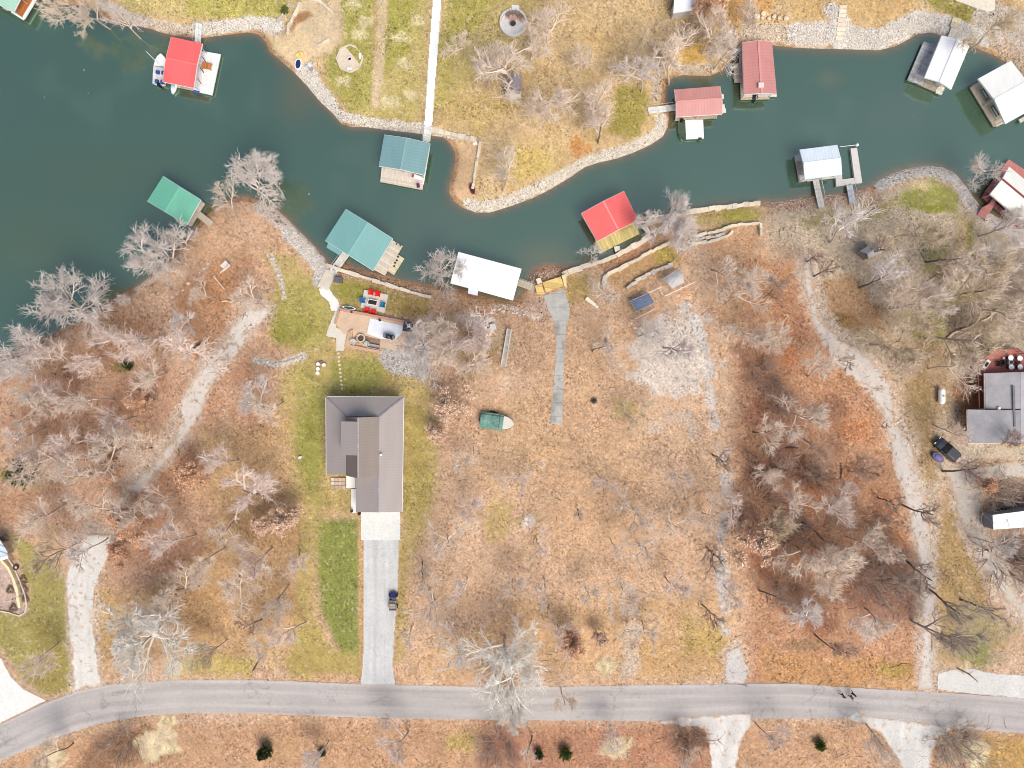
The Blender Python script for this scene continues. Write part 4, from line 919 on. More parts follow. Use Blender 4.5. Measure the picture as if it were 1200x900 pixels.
# twigs and sticks dropped under the trees
def sticks(n, seed, c, boxes):
    r = np.random.default_rng(seed); Q = []
    while len(Q) < n:
        x0, y0, x1, y1 = boxes[r.integers(len(boxes))]; x = r.uniform(x0, x1); y = r.uniform(y0, y1)
        if gz(x, y) > .3: Q.append(G(x, y, .06))
    p = np.array([tuple(q) for q in Q]); a = r.uniform(0, 6.283, n); d = np.stack([np.cos(a), np.sin(a), r.normal(0, .05, n)], 1)
    l, _ = grow(r, p, nrm(d), r.uniform(.6, 2.2, n), 3, .22, 0.0); l[..., 2] = np.maximum(l[..., 2], p[:, None, 2] - .02)
    V, F = tubes(l, r.uniform(.02, .045, n), np.ones(n) * .012, 4)
    tag(link_mesh('twig_litter', np_mesh('twig_litter', V, F, True), c), kind='stuff')
WOODS = [(5,430,330,780),(200,330,330,430),(480,360,640,790),(640,360,880,790),(640,480,870,790),(880,300,1075,800),(880,300,1075,800),(1050,260,1195,400),(100,850,1195,898)]
sticks(900, 81, BK['pale'], WOODS); sticks(700, 82, BK['trunk'], WOODS)
# ================================================================== BOAT DOCKS
DZ = 0.50                                           # deck level above the lake
def ang(a, b): d = b - a; return math.atan2(d.y, d.x)
def lerp(a, b, t): return a + (b - a) * t
FLOAT_M = mat((70, 72, 74), 0.8); POST_M = mat((196, 196, 194), 0.5); WOODP = mat((120, 92, 66), 0.85); WHITE = mat((246, 246, 246), 0.6, 0.05); BLACK = mat((26, 26, 28), 0.5, 0.2); DARK = mat((60, 58, 60), 0.7)
def deckmb(t, name, px, m, z=DZ, th=0.22):
    o = MB().prism(P2(px, z), z - th, z).build(name, m, t); return o
def dock(label, roof_px, rc, ridge='ab', eave=2.9, rise=0.75, deck_c=(196, 180, 160), roof_dirt=0.0, ridge_c=None, fascia=(236, 236, 236), slip='cd', rough=0.4, deck_under=True, pitch=0.5, name='boat_dock', rib_depth=0.09):
    """roof_px: eave corners a,b,c,d in order; the ridge runs from the middle of edge a-b to the middle of edge c-d"""
    A, B, C_, D = [W(x, y, eave) for x, y in roof_px]
    t = thing(name, label, 'boat dock', W(sum(p[0] for p in roof_px) / 4, sum(p[1] for p in roof_px) / 4, 0), 'boat docks in the cove')
    e1 = lerp(A, B, .5); e2 = lerp(C_, D, .5); rise *= .72; R1 = Vector((e1.x, e1.y, eave + rise)); R2 = Vector((e2.x, e2.y, eave + rise)); dn = Vector((0, 0, -0.16))
    ra = ang(R1, R2)
    m = ribbed(rc, ra, pitch, rib_depth, rough, 0.09, max(roof_dirt, .10 if max(rc) - min(rc) > 20 else 0))
    mb = MB(); mb.add([A, R1, R2, D, A + dn, R1 + dn, R2 + dn, D + dn], [(0, 3, 2, 1), (4, 5, 6, 7), (0, 1, 5, 4), (2, 3, 7, 6), (3, 0, 4, 7)])
    mb.add([R1, B, C_, R2, R1 + dn, B + dn, C_ + dn, R2 + dn], [(0, 3, 2, 1), (4, 5, 6, 7), (0, 1, 5, 4), (2, 3, 7, 6), (1, 2, 6, 5)])
    rf = mb.build('roof', m, t)
    up = Vector((0, 0, 0.03)); MB().bar(R1 + up, R2 + up, 0.30, 0.07).build('ridge_cap', mat(ridge_c or tuple(min(255, c + 14) for c in rc), rough, 0.04), rf)
    f = MB()
    for p, q in ((A, B), (D, C_)):
        mid = lerp(p, q, .5) + Vector((0, 0, rise)); f.bar(p + dn * .9, mid + dn * .9, .08, .26); f.bar(mid + dn * .9, q + dn * .9, .08, .26)
    f.bar(A + dn * 1.2, D + dn * 1.2, .07, .22); f.bar(B + dn * 1.2, C_ + dn * 1.2, .07, .22); f.build('fascia', mat(fascia, 0.5, 0.05), rf)
    def at(u, v, z): p = lerp(lerp(A, B, u), lerp(D, C_, u), v); return Vector((p.x, p.y, z))
    us = ((0.05, 0.2), (0.43, 0.57), (0.8, 0.95))
    if deck_under:
        dm = planks(deck_c, ra, 0.16)
        for u0, u1 in us:
            q = [at(u0, .06, 0), at(u1, .06, 0), at(u1, .98, 0), at(u0, .98, 0)]
            MB().prism([p.to_2d() for p in q], DZ - .2, DZ - .005).build('finger_deck', dm, t); MB().prism([lerp(at((u0 + u1) / 2, .5, 0), p, .9).to_2d() for p in q], -0.1, DZ - .22).build('float', FLOAT_M, t)
        q = [at(.05, .02, 0), at(.95, .02, 0), at(.95, .2, 0), at(.05, .2, 0)] if slip == 'cd' else [at(.05, .8, 0), at(.95, .8, 0), at(.95, .98, 0), at(.05, .98, 0)]
        MB().prism([p.to_2d() for p in q], DZ - .24, DZ + .002).build('walkway', dm, t)
    for u in (.07, .5, .93):
        for v in (.05, .5, .95):
            p = at(u, v, 0); top = eave - .12 + rise * (1 - abs(2 * u - 1)); MB().tube((p.x, p.y, DZ - .3), (p.x, p.y, top - .02), .06, k=6).build('post', POST_M, t)
    for v in (.05, .5, .95):
        MB().bar(at(.05, v, eave - .28), at(.95, v, eave - .28), .08, .14).build('beam', POST_M, t)
    return t, at, ra
def gangway(t, p0, p1, w, c=(214, 208, 198), rails=True, z1=None, name='gangway'):
    """p0 on the dock, p1 on the shore (photo-plan points)"""
    a = W(*p0, DZ + .06); b = W(*p1, (z1 if z1 is not None else gz(*p1) + .25)); d = (b - a); s = Vector((-d.y, d.x, 0)).normalized() * w / 2
    o = MB().add([a - s, b - s, b + s, a + s] + [p - Vector((0, 0, .14)) for p in (a - s, b - s, b + s, a + s)], [(0, 1, 2, 3), (7, 6, 5, 4), (0, 4, 5, 1), (1, 5, 6, 2), (2, 6, 7, 3), (3, 7, 4, 0)]).build(name, planks(c, ang(a, b), .2, .1), t)
    if rails:
        r = MB()
        for k in (-1, 1):
            r.bar(a + s * k * .96 + Vector((0, 0, .95)), b + s * k * .96 + Vector((0, 0, .95)), .05)
            for i in range(4): q = lerp(a, b, (i + .02) / 3.04) + s * k * .96; r.bar(q - Vector((0, 0, .1)), q + Vector((0, 0, .95)), .045)
        r.build('handrail', POST_M, o)
    return o
# --- mint-roofed dock cut by the photo's corner, rust brown deck
t, at, ra = dock('dock with pale green roof and rust brown deck at the photo corner', [(-12,-42),(32.5,-20),(15,14),(-30,-9)], (170, 208, 186), 'ab')
deckmb(t, 'deck', [(32,-18),(50,-15),(27.5,22),(14,13.5)], planks((206,126,74), ang(W(32,-18),W(14,13.5)) + math.pi/2, .2, .18, stain=.6, stain_c=(176,150,96)), .62); MB().bar(W(50,-15,.68), W(27.5,22,.68), .35, .3).build('edge_trim', WHITE, t); MB().bar(W(14,14,.68), W(27.5,22.5,.68), .3, .3).build('edge_trim', WHITE, t)
# --- bright red dock
t, at, ra = dock('bright red roofed dock with white swim deck', [(190.5,95.5),(200.5,43),(237,51),(227,103)], (246, 110, 108), eave=3.0, rise=.45, deck_under=True, slip='cd')
o = deckmb(t, 'swim_deck', [(236,59.5),(258.5,63.5),(248.5,111.5),(226,106.5)], planks((238,238,236), ang(W(236,60),W(226,106)), .3, .05), .6)
MB().prism(P2([(237,61),(257,65),(248,109),(228,105)], 0), -.1, .36).build('float', BLACK, t)
gangway(t, (231.5, 50), (233, 27), 1.0, (232, 232, 228))
for p in ((236.5,66),(234.5,79),(231.5,92)):
    a = W(*p, 1.5); b = W(p[0] + 4.5, p[1] + 6.5, .7); MB().tube(a, b, .05).build('brace_pole', DARK, t)
def furn_table(label, px, py, z, w, d, rz, c, legh=.72, g=None):
    p = W(px, py, z); q = thing('patio_table', label, 'table', p, g)
    MB().box(p + Vector((0, 0, legh)), (w, d, .05), rz).build('tabletop', planks(c, rz, .14), q)
    for i in (-1, 1):
        for j in (-1, 1):
            v = Vector((i * (w / 2 - .08), j * (d / 2 - .08), 0)); v.rotate(__import__('mathutils').Euler((0, 0, rz))); MB().box(p + v + Vector((0, 0, legh / 2)), (.07, .07, legh), rz).build('leg', WOODP, q)
    return q
furn_table('brown wooden table standing on the white swim deck of the red dock', 243.5, 78.5, .6, 1.55, 1.05, -.2, (190, 122, 72), .45)
def jetski(label, px, py, z, rz, c1, c2, L=3.0):
    p = W(px, py, z); t = thing('jet_ski', label, 'jet ski', p); R = lambda x, y, zz: p + Vector((x * math.cos(rz) - y * math.sin(rz), x * math.sin(rz) + y * math.cos(rz), zz))
    pr = [(-.5, .42), (-.42, .52), (0, .55), (.3, .42), (.5, .06)]; mb = MB(); vs = []
    for u, w in pr:
        for y, zz in ((-w, .35), (-w * .8, .0), (w * .8, .0), (w, .35), (w * .55, .55), (-w * .55, .55)): vs.append(R(u * L, y, zz))
    n = 6; mb.add(vs, [tuple(range(n))[::-1], tuple(4 * n + i for i in range(n))] + [(j * n + i, j * n + (i + 1) % n, (j + 1) * n + (i + 1) % n, (j + 1) * n + i) for j in range(4) for i in range(n)])
    mb.build('hull', mat(c1, .3, .05), t, bevel=.05); s = MB(); s.box(R(-.2 * L, 0, .68), (1.2, .4, .26), rz); s.build('seat', mat(c2, .6), t, bevel=.06)
    MB().box(R(.12 * L, 0, .7), (.7, .5, .3), rz).build('console', mat(c2, .4), t, bevel=.08); MB().bar(R(.06 * L, -.38, .98), R(.06 * L, .38, .98), .06).build('handlebar', BLACK, t); return t
jetski('small white and blue jet ski at the end of the red dock slip', 205.5, 100.5, .15, -1.8, (236, 236, 240), (180, 200, 216))
def boat(label, A, B, wid, hull_c, deck_c, extra=None, z=.1, name='motor_boat', cat='boat', hgt=.75, cover=None):
    """A stern, B bow: photo-plan points"""
    a = W(*A, z); b = W(*B, z); L = (b - a).length; rz = ang(a, b); c = lerp(a, b, .5); t = thing(name, label, cat, c)
    R = lambda u, y, zz: c + Vector((u * L * math.cos(rz) - y * math.sin(rz), u * L * math.sin(rz) + y * math.cos(rz), zz))
    st = [(-.5, .92, .0), (-.2, 1, .0), (.1, .98, .02), (.3, .8, .08), (.42, .5, .16), (.5, .06, .26)]; w = wid / 2; mb = MB(); vs = []
    for u, k, rise in st:
        for y, zz in ((-w * k, hgt + rise), (-w * k * .75, .15 + rise), (0, -.1 + rise), (w * k * .75, .15 + rise), (w * k, hgt + rise)): vs.append(R(u, y, zz))
    n = 5; mb.add(vs, [tuple(range(n))] + [(j * n + i, (j + 1) * n + i, (j + 1) * n + i + 1, j * n + i + 1) for j in range(5) for i in range(n - 1)]); mb.build('hull', mat(hull_c, .35, .06), t)
    dk = MB(); dv = []
    for u, k, rise in st: dv += [R(u * .985, -w * k * .96, hgt + rise - .02), R(u * .985, w * k * .96, hgt + rise - .02)]
    fs = [(2 * j, 2 * j + 2, 2 * j + 3, 2 * j + 1) for j in range(5)]; (dk.add(dv, fs) if cover else dk.add(dv[4:], fs[:3])); dk.build('cover' if cover else 'foredeck', mat(cover or deck_c, .5, .2 if cover else .06, 2.5), t)
    if not cover:
        MB().prism([R(u, y, 0).to_2d() for u, y in ((-.47, -w * .8), (.1, -w * .85), (.1, w * .85), (-.47, w * .8))], z + .3, z + .34).build('cockpit_floor', mat((206, 206, 204), .7), t)
        for u in (-.4, -.1):
            MB().box(R(u, w * .4, .6), (.5, .5, .5), rz).build('seat', mat(extra or (60, 90, 140), .6), t, bevel=.05); MB().box(R(u, -w * .4, .6), (.5, .5, .5), rz).build('seat', mat(extra or (60, 90, 140), .6), t, bevel=.05)
        MB().add([R(.1, -w * .8, hgt), R(.1, w * .8, hgt), R(.04, w * .7, hgt + .45), R(.04, -w * .7, hgt + .45)], [(0, 1, 2, 3)]).build('windshield', mat((90, 110, 120), .1), t)
    MB().box(R(-.52, 0, .55), (.5, .45, .9), rz).build('outboard_motor', BLACK, t, bevel=.06); return t, R, rz
bt, R_, brz = boat('white boat with blue stripes moored along the red dock', (189, 101), (192, 66), 2.3, (242, 242, 244), (238, 238, 238), (50, 80, 150))
for u in (-.3, -.15, 0.0, .15):
    MB().bar(R_(u, 1.02 if False else -.98, .80), R_(u + .09, -.8, .80), .22, .03).build('stripe', mat((40, 70, 150), .4), bt)
a = W(187, 76, .9); MB().tube(a, W(171, 60, 3.2), .06, .03).build('fishing_rod', WHITE, bt)
tag(MB().prism(P2([(226.8,105.5),(234,107),(233.6,109.5),(226.4,108.2)], .6), .604, .68).build('beach_towel', mat((70, 90, 170), .9, .5, 4), None, W(230,107.5,.6)), 'crumpled blue and white towel on the swim deck corner', 'towel')
# --- blue-grey dock with long white path
t, at, ra = dock('grey-blue roofed dock at the foot of the long white path', [(450.5,158),(504,168),(497,205),(444,194.5)], (126, 162, 164), 'ab', 2.9, .8, slip='ab')
deckmb(t, 'deck', [(447.5,194),(498,203),(495,222.5),(445.5,213)], planks((218,204,188), ra, .3, .10, stain=.5, stain_c=(206,190,176)), .62); MB().prism(P2([(449,196),(496,205),(494,220),(447,211)], 0), -.1, .38).build('float', BLACK, t)
MB().bar(W(503.5,172,2.2), W(496,216,2.2), .16, .16).build('side_rail', WHITE, t)
gangway(t, (499.5, 166), (501.8, 148), 1.25, (226, 224, 220))
p = W(490.5, 209.5, .62); q = thing('deck_bench', 'white bench with red end cushion on the grey-blue dock deck', 'bench', p)
MB().box(p + Vector((0, 0, .45)), (1.5, .45, .08), -.33).build('seat', WHITE, q); MB().box(p + Vector((.07, .22, .75)), (1.5, .06, .5), -.33).build('backrest', WHITE, q); MB().box(p + Vector((-.82, .28, .56)), (.25, .4, .2), -.33).build('cushion', mat((176, 60, 50)), q)
for k in (-.6, .6): MB().box(p + Vector((k, -k * .34, .21)), (.08, .4, .42), -.33).build('leg', WHITE, q)
p = W(490.5, 218.8, .62); q = thing('folding_chair', 'purple folding chair on the corner of the grey-blue dock deck', 'chair', p)
MB().box(p + Vector((0, 0, .42)), (.5, .5, .05), .2).build('seat', mat((110, 40, 110)), q); MB().box(p + Vector((0, .26, .7)), (.5, .05, .5), .2).build('backrest', mat((110, 40, 110)), q)
for i in (-.2, .2):
    for j in (-.2, .2): MB().tube(p + Vector((i, j, 0)), p + Vector((-i, j, .42)), .02).build('leg', DARK, q)
# --- mint dock on the left shore
t, at, ra = dock('mint green roofed dock alone off the wooded bank', [(191,206.5),(235,234),(218.5,263),(172.5,235.5)], (112, 182, 156), 'ab', 2.9, .7, slip='ab')
pk = lambda c, a, b, **k: planks(c, ang(W(*a), W(*b)), k.pop('pitch', .2), k.pop('var', .1), **k)
deckmb(t, 'deck', [(234,233.5),(240,238.5),(223,265),(217.5,262.5)], pk((206,190,174), (240,238), (223,265)), .62); gangway(t, (232.5, 251), (248, 263), 1.05, (204, 188, 168), False)
# --- teal dock at the fire terrace
t, at, ra = dock('large teal roofed dock beneath the fire terrace lawn', [(405,245),(460,279.5),(437,317),(381,282)], (128, 176, 172), 'ab', 2.9, .9, slip='cd')
rl = MB().add([W(385.5,282.5,2.6), W(402,293,2.6), W(398,299.5,2.3), W(382.5,290,2.3)] + [W(385.5,282.5,2.5), W(402,293,2.5), W(398,299.5,2.2), W(382.5,290,2.2)], [(0,3,2,1),(4,5,6,7),(0,1,5,4),(1,2,6,5),(2,3,7,6),(3,0,4,7)]).build('lean_to_roof', ribbed((124,172,170), ra + 1.57, .5, .12), t)
deckmb(t, 'deck', [(458.5,280.5),(472,288.5),(451,323),(437,315.5)], pk((222,208,190), (459,280), (437,316), pitch=.5, stain=.4, stain_c=(206,180,156)), .62); MB().prism(P2([(459,282),(471,289.5),(450,322),(438,315)], 0), -.1, .38).build('float', BLACK, t)
deckmb(t, 'step_deck', [(466.5,298.5),(473.8,303),(461.5,322.3),(454,317.3)], pk((226,212,180), (466,298), (454,317), pitch=.3), .45)
for p in ((456,287),(452,293),(442,309),(465,286),(469,288)): MB().tube(W(*p, .62), W(*p, 1.0), .13).build('cleat_post', DARK, t)
for p in ((463,308),(465,305),(462,312),(466.5,301)): MB().box(W(*p, .5), (.28, .28, .12), .6).build('cleat', DARK, t)
o = gangway(t, (405.5, 297), (389.5, 319), 1.25, (228, 224, 214)); a = W(393.5, 313.5, 1.25 + .05)
MB().prism(P2([(393,310.5),(396,312.5),(392.5,317.5),(389.7,315.8)], .9), .98, 1.06).build('rubber_mat', mat((60, 62, 74), .8), o)
# stairs from the gangway to the lawn
st = thing('garden_stairs', 'cream stone stairs leading from the teal dock gangway up to the curved path', 'stairs', G(381, 329))
for i in range(7):
    u = i / 6; a = (lerp(Vector((388, 319)), Vector((379.5, 336)), u)); z = gz(389, 320) + .12 + i * .13
    MB().prism(P2([(a.x - 6, a.y - 3.5), (a.x + 6, a.y + 1.5), (a.x + 4.6, a.y + 4.6), (a.x - 7.4, a.y - .4)], z), z - .5, z).build('stair_tread', mat((222, 210, 192), .85, .1, fine=.08), st)
# --- white flat-roofed dock
t, at, ra = dock('long white roofed dock beneath bare tree branches with patchy dirt', [(528,331.7),(537.5,295.3),(611,315),(601,351.7)], (250, 250, 252), 'ab', 3.0, .3, roof_dirt=.0, slip='ab', pitch=.6)
MB().prism(P2([(549,335),(561,338),(559.5,346.5),(548.5,344)], 2.8), 2.78, 2.9).build('porch_roof', mat((246,246,250), .5, .06), t); gangway(t, (607.5, 331), (627, 337.5), 1.15, (206, 192, 170))
# --- red dock in mid cove
t, at, ra = dock('coral red roofed dock with weathered yellow plank deck', [(681.3,250),(731.3,224),(748,258),(700,282.7)], (244, 112, 108), 'ab', 3.0, .9, slip='cd', ridge_c=(244,150,142))
deckmb(t, 'deck', [(697,280.5),(744.5,258.5),(749.5,274),(702.7,297.5)], pk((214,196,132), (697,281), (744,259), pitch=.22, var=.18, stain=.75, stain_c=(160,116,64)), .66)
o = deckmb(t, 'gangway', [(746,254),(760.7,246),(764,252.7),(745,262)], pk((232,224,206), (746,254), (760,246)), .7)
for p in ((750.5,254.5),(754,252.5),(756,252)): MB().box(W(*p, .76), (.3, .5, .12), .5).build('cleat', WOODP, o)
deckmb(t, 'footbridge', [(719.5,289),(726,288),(727,292.5),(721,295.5)], mat((214,208,196)), .9); deckmb(t, 'footbridge', [(751.5,266),(757,263.5),(762.5,271),(758,273.5)], mat((222,214,204)), .9)
# --- rose dock with swim platform
t, at, ra = dock('rose roofed dock with white floating platform and long gangway', [(792.5,136.7),(790.5,105),(843.7,100.8),(846.7,133.3)], (210, 148, 142), 'ab', 2.9, .7, slip='ab', roof_dirt=.15)
deckmb(t, 'deck', [(795,134),(838,131),(838,138.2),(795,140)], pk((196,172,150), (795,134), (795,140), pitch=.25, var=.2), .6); gangway(t, (793, 125.5), (759.5, 129.5), 1.0, (232, 230, 224), z1=gz(759.5,129.5)+.2)
deckmb(t, 'swim_platform', [(803,140.5),(824,140),(825,162),(804,163)], mat((244,243,240), .6, .03), .62); MB().prism(P2([(804,142),(823.5,141.5),(824.5,163.2),(805,164)], 0), -.1, .38).build('float', BLACK, t); MB().box(W(820.5, 162.5, .7), (.5, .3, .2)).build('cleat', DARK, t)
for p in ((844.5,113.5),(845.5,125),(847,130)): MB().box(W(*p, .6), (1.0, .7, .16), .1).build('finger_deck_end', mat((226,220,210)), t)
boat('small boat with dark green cover beside the white floating platform', (798, 143.5), (799, 166), 1.35, (232, 230, 220), (230, 228, 220), hgt=.5, cover=(72, 92, 70), name='fishing_boat')
# --- tall rose dock
t, at, ra = dock('tall narrow rose roofed dock with grey side deck', [(870,49.7),(904.7,48.7),(910.3,110),(872,110.8)], (206, 142, 136), 'ab', 2.9, .7, slip='ab', roof_dirt=.2)
MB().box(W(891.7, 100, 3.62), (.85, .75, .35)).build('roof_vent', mat((238, 216, 208), .5), t); deckmb(t, 'side_deck', [(859.8,74.5),(868.7,74),(869.7,96),(861,96.7)], pk((196,184,168), (860,75), (861,96), var=.15), .6)
deckmb(t, 'end_deck', [(872,109),(910,108.5),(910.3,113),(872,113.5)], mat((226,216,206)), .6)
ba = W(887, 108, 1.0); MB().tube(W(886,108,.9), W(886.2,117,1.5), .04).build('mooring_pole', WHITE, t)
jetski('small dark boat nose showing under the tall rose dock end', 884, 111.5, .2, -1.6, (60, 62, 66), (40, 40, 44), 2.6)
# --- white dock with grey side deck
t, at, ra = dock('white roofed dock with dark weathered grey side deck', [(1103.7,41.7),(1136,54),(1115,104.4),(1083.5,90.7)], (252, 252, 252), 'ab', 3.0, .8, slip='ab', rib_depth=.05)
deckmb(t, 'side_deck', [(1082.7,48.4),(1099,54),(1083,100),(1063.2,93.8)], pk((198,194,192), (1083,48), (1063,94), pitch=.35, var=.16, stain=.8, stain_c=(84,80,80)), .62); deckmb(t, 'end_deck', [(1098,101),(1107.5,102.5),(1103.7,111),(1096.7,108.6)], pk((226,218,204), (1098,101), (1096,108)), .6)
gangway(t, (1113.5, 46), (1119.5, 30), 1.0, (214, 206, 192)); deckmb(t, 'gangway_landing', [(1117,20),(1127,22),(1123,32),(1114,30)], pk((228,212,178), (1117,20), (1114,30), pitch=.3), gz(1120,26) + .25)
boat('boat under a tan canvas cover in the slip of the white dock', (1104, 78), (1096, 104), 1.9, (226, 220, 208), (220, 214, 200), cover=(228, 220, 196))
# --- white dock at the photo edge
t, at, ra = dock('white roofed dock with three short finger decks and boat lifts', [(1146.5,92.2),(1178.4,145),(1216,124),(1184.6,71.2)], (244, 242, 236), 'ab', 3.0, .9, slip='cd', rib_depth=.05)
for q in ([(1139.5,100),(1149,94.5),(1154,101),(1143.4,106)], [(1152,121.8),(1163,115),(1167,120),(1155,127)], [(1164.4,142),(1176,136),(1178,144),(1167.8,148.6)]): deckmb(t, 'finger_deck', q, pk((206,190,174), q[0], q[3], var=.12), .58)
for a, b in (((1148,107),(1154,117)),((1151,106),(1157,115)),((1160,127),(1167,139)),((1163,126),(1169,136))): MB().bar(W(*a, .35), W(*b, .35), .18).build('lift_rail', mat((214,214,214), .4), t)
deckmb(t, 'side_walk', [(1194,140),(1215,128),(1215,134),(1196,144)], pk((206,200,180), (1194,140), (1215,128)), .58)
# --- pale dock with U-shaped open slip
t, at, ra = dock('pale blue-white roofed dock with open L-shaped slip and two gangways', [(943.3,210),(937.4,175.3),(981,169.8),(986.7,204.4)], (224, 234, 242), 'ab', 2.9, .65, slip='cd')
CONC = (216, 210, 206)
for q in ([(932,182),(940,181.5),(941,188.3),(933,189)], [(936.7,205.5),(944,204.5),(945,212),(937,212.8)], [(996.9,174),(1004.4,173.3),(1010.5,214),(1002,215)], [(979,205),(986.7,203.5),(987.2,210.2),(1001.6,208.3),(1002.4,215.2),(980.2,218.3)]): deckmb(t, 'dock_arm', q, mat(CONC, .8, .06, fine=.05), .6, .5)
MB().prism(P2([(945,206),(982,201.5),(983,208),(946,212.5)], .58), .3, .585).build('walkway', mat(CONC, .8, .06), t)
gangway(t, (956, 210.5), (963, 243.5), 1.0, (222, 216, 208)); gangway(t, (995.5, 217), (999.5, 238.5), 1.0, (206, 208, 212)); MB().bar(W(962.5,209,.9), W(966,226,1.2), .12).build('mooring_bar', mat((200,200,200)), t)
MB().tube(W(984,172,.9), W(1006,169.5,1.0), .045).build('mooring_pole', WHITE, t); MB().lathe(W(1004,170.3,.62), [(.22,0),(.22,.3),(.08,.34)], 10).build('light_cap', WHITE, t)
for a, b in (((938.5,190),(940.5,204)),((940,190),(942,204))): MB().bar(W(*a, .4), W(*b, .4), .14).build('lift_rail', mat((196,190,190)), t)
# --- maroon dock with white roof
t, at, ra = dock('white roofed dock on maroon decking behind bare branches', [(1182.7,195.3),(1160.7,227.3),(1206,265),(1228,233)], (240, 238, 228), 'ab', 3.0, .8, slip='cd', ridge_c=(146, 76, 74), deck_c=(140,84,82), rib_depth=.05)
MAR = (196, 126, 120)
deckmb(t, 'deck', [(1182.3,186.7),(1235,221),(1230,232),(1183,200),(1163,229),(1155,224)], pk(MAR, (1182,187), (1235,221), var=.08), .64); deckmb(t, 'side_deck', [(1160,228),(1164,226),(1212,266),(1208,270)], pk((160,104,98), (1160,228), (1212,266)), .6); deckmb(t, 'footbridge', [(1151,243),(1159,239),(1164,232),(1168,235),(1162,246),(1153,256),(1145,252)], pk((190,126,120), (1151,243), (1145,252), var=.1), .95)
# ================================================================== PADDLE CRAFT, SHORE FURNITURE
def loftbox(px, py, z, L, w, h, rz, c, name, label, cat, inner=None, grp=None):
    p = W(px, py, z); t = thing(name, label, cat, p, grp); R = lambda x, y, zz: p + Vector((x * math.cos(rz) - y * math.sin(rz), x * math.sin(rz) + y * math.cos(rz), zz))
    vs = []; n = 12; mb = MB()
    for k, zz in ((.7, 0), (1, h * .6), (.96, h)): vs += [R(math.cos(6.283 * i / n) * L / 2 * k, math.sin(6.283 * i / n) * w / 2 * k, zz) for i in range(n)]
    mb.add(vs, [tuple(range(n))[::-1]] + [(j * n + i, j * n + (i + 1) % n, (j + 1) * n + (i + 1) % n, (j + 1) * n + i) for j in range(2) for i in range(n)] + [tuple(2 * n + i for i in range(n))]); mb.build('hull', mat(c, .4, .06), t, bevel=.03)
    if inner: MB().add([R(math.cos(6.283 * i / n) * L / 2 * .74, math.sin(6.283 * i / n) * w / 2 * .66, h + .012) for i in range(n)], [tuple(range(n))]).build('cockpit', mat(inner, .8, .1), t)
    return t, R
loftbox(350.3, 76.5, gz(350,76) + .05, 2.0, 1.25, .45, 1.45, (232, 234, 240), 'inflatable_dinghy', 'white rimmed dinghy with navy floor on the sand beach', 'dinghy', (40, 48, 92))
t, R = loftbox(351.5, 65, gz(351,65) + .05, 1.5, .85, .35, .4, (236, 204, 110), 'kayak', 'short yellow kayak lying above the dinghy on the sand beach', 'kayak', (240, 220, 160)); MB().box(R(.1, 0, .42), (.3, .5, .2), .4).build('seat', mat((226,190,90)), t)
loftbox(363.5, 77, gz(363,77) + .05, .9, .6, .3, 2.0, (206, 216, 236), 'cooler_tub', 'pale blue tub left beside the dinghy among shore rocks', 'tub', (220, 228, 240))
loftbox(365.5, 82, gz(365,82) + .02, .8, .6, .4, 1.0, (176, 150, 136), 'boulder', 'brown lone boulder beside the pale blue tub', 'boulder')
t, R = loftbox(409.5, 361, gz(409,361) + .1, 2.3, .62, .4, -.16, (232, 238, 232), 'canoe', 'white canoe with dark green rim beside the brick terrace edge', 'canoe', (52, 84, 66))
# ================================================================== HOUSES
def wallring(name, poly, z0, z1, m, t):
    return MB().prism([p.to_2d() if hasattr(p, 'to_2d') else p for p in poly], z0, z1).build(name, m, t)
def window(t, c, w, h, rz, name='window'):
    o = MB().box(c, (w, .12, h), rz).build(name, WHITE, t); MB().box(c, (w - .16, .16, h - .16), rz).build('pane', mat((58, 68, 78), .08, .02, spec=.6), o); return o
HG = gz(428, 530); EV = HG + 2.9; MD = EV + 1.35; TP = MD + 3.1
t = thing('house', 'grey metal-roofed house with raised centre gable on the green lawn', 'house', W(428, 530, HG))
RC = (168, 157, 152); RCD = (176, 168, 172)
r_ew = ribbed(RC, math.pi / 2,   .42, .05, .38, .06, name='roof_metal'); r_ns = ribbed(RC, 0,   .42, .05, .38, .06, name='roof_metal')
e = {k: W(*v, EV) for k, v in dict(nw=(382,465), ne=(473,465.5), se=(471,600), sw=(382.5,556), gw=(417,600), gn=(417,556)).items()}
m_ = {k: W(*v, MD) for k, v in dict(nw=(405.5,488), ne=(444.5,488), se=(443.5,600.5), sw=(405.5,556), k=(443.5,558)).items()}
dn = Vector((0, 0, -.18))
def slab(pts, name, m, parent):
    n = len(pts); return MB().add(list(pts) + [p + dn for p in pts], [tuple(range(n)), tuple(range(2 * n - 1, n - 1, -1))] + [(i, n + i, n + (i + 1) % n, (i + 1) % n) for i in range(n)]).build(name, m, parent)
slab([e['nw'], m_['nw'], m_['ne'], e['ne']][::-1], 'north_roof', r_ns, t); slab([e['nw'], e['sw'], m_['sw'], m_['nw']], 'west_roof', r_ew, t); slab([e['ne'], m_['ne'], m_['se'], e['se']], 'east_roof', r_ew, t)
gw2 = Vector((e['gw'].x, e['gw'].y, EV)); slab([gw2, m_['se'], m_['k'], Vector((e['gn'].x, e['gn'].y, EV))], 'garage_roof', r_ew, t)
for a, b in (('nw','nw'),('ne','ne')): MB().bar(e[a] + Vector((0,0,.03)), m_[b] + Vector((0,0,.03)), .22, .06).build('hip_cap', mat((150,142,148), .4), t)
MB().bar(m_['k'] + Vector((0,0,.03)), m_['se'] + Vector((0,0,.03)), .22, .06).build('ridge_cap', mat((160,152,158), .4), t)
gut = mat((240,238,236), .5, .04)
for a, b in (('nw','ne'),('nw','sw'),('ne','se')): MB().bar(e[a] + dn * .6, e[b] + dn * .6, .16, .16).build('gutter', gut, t)
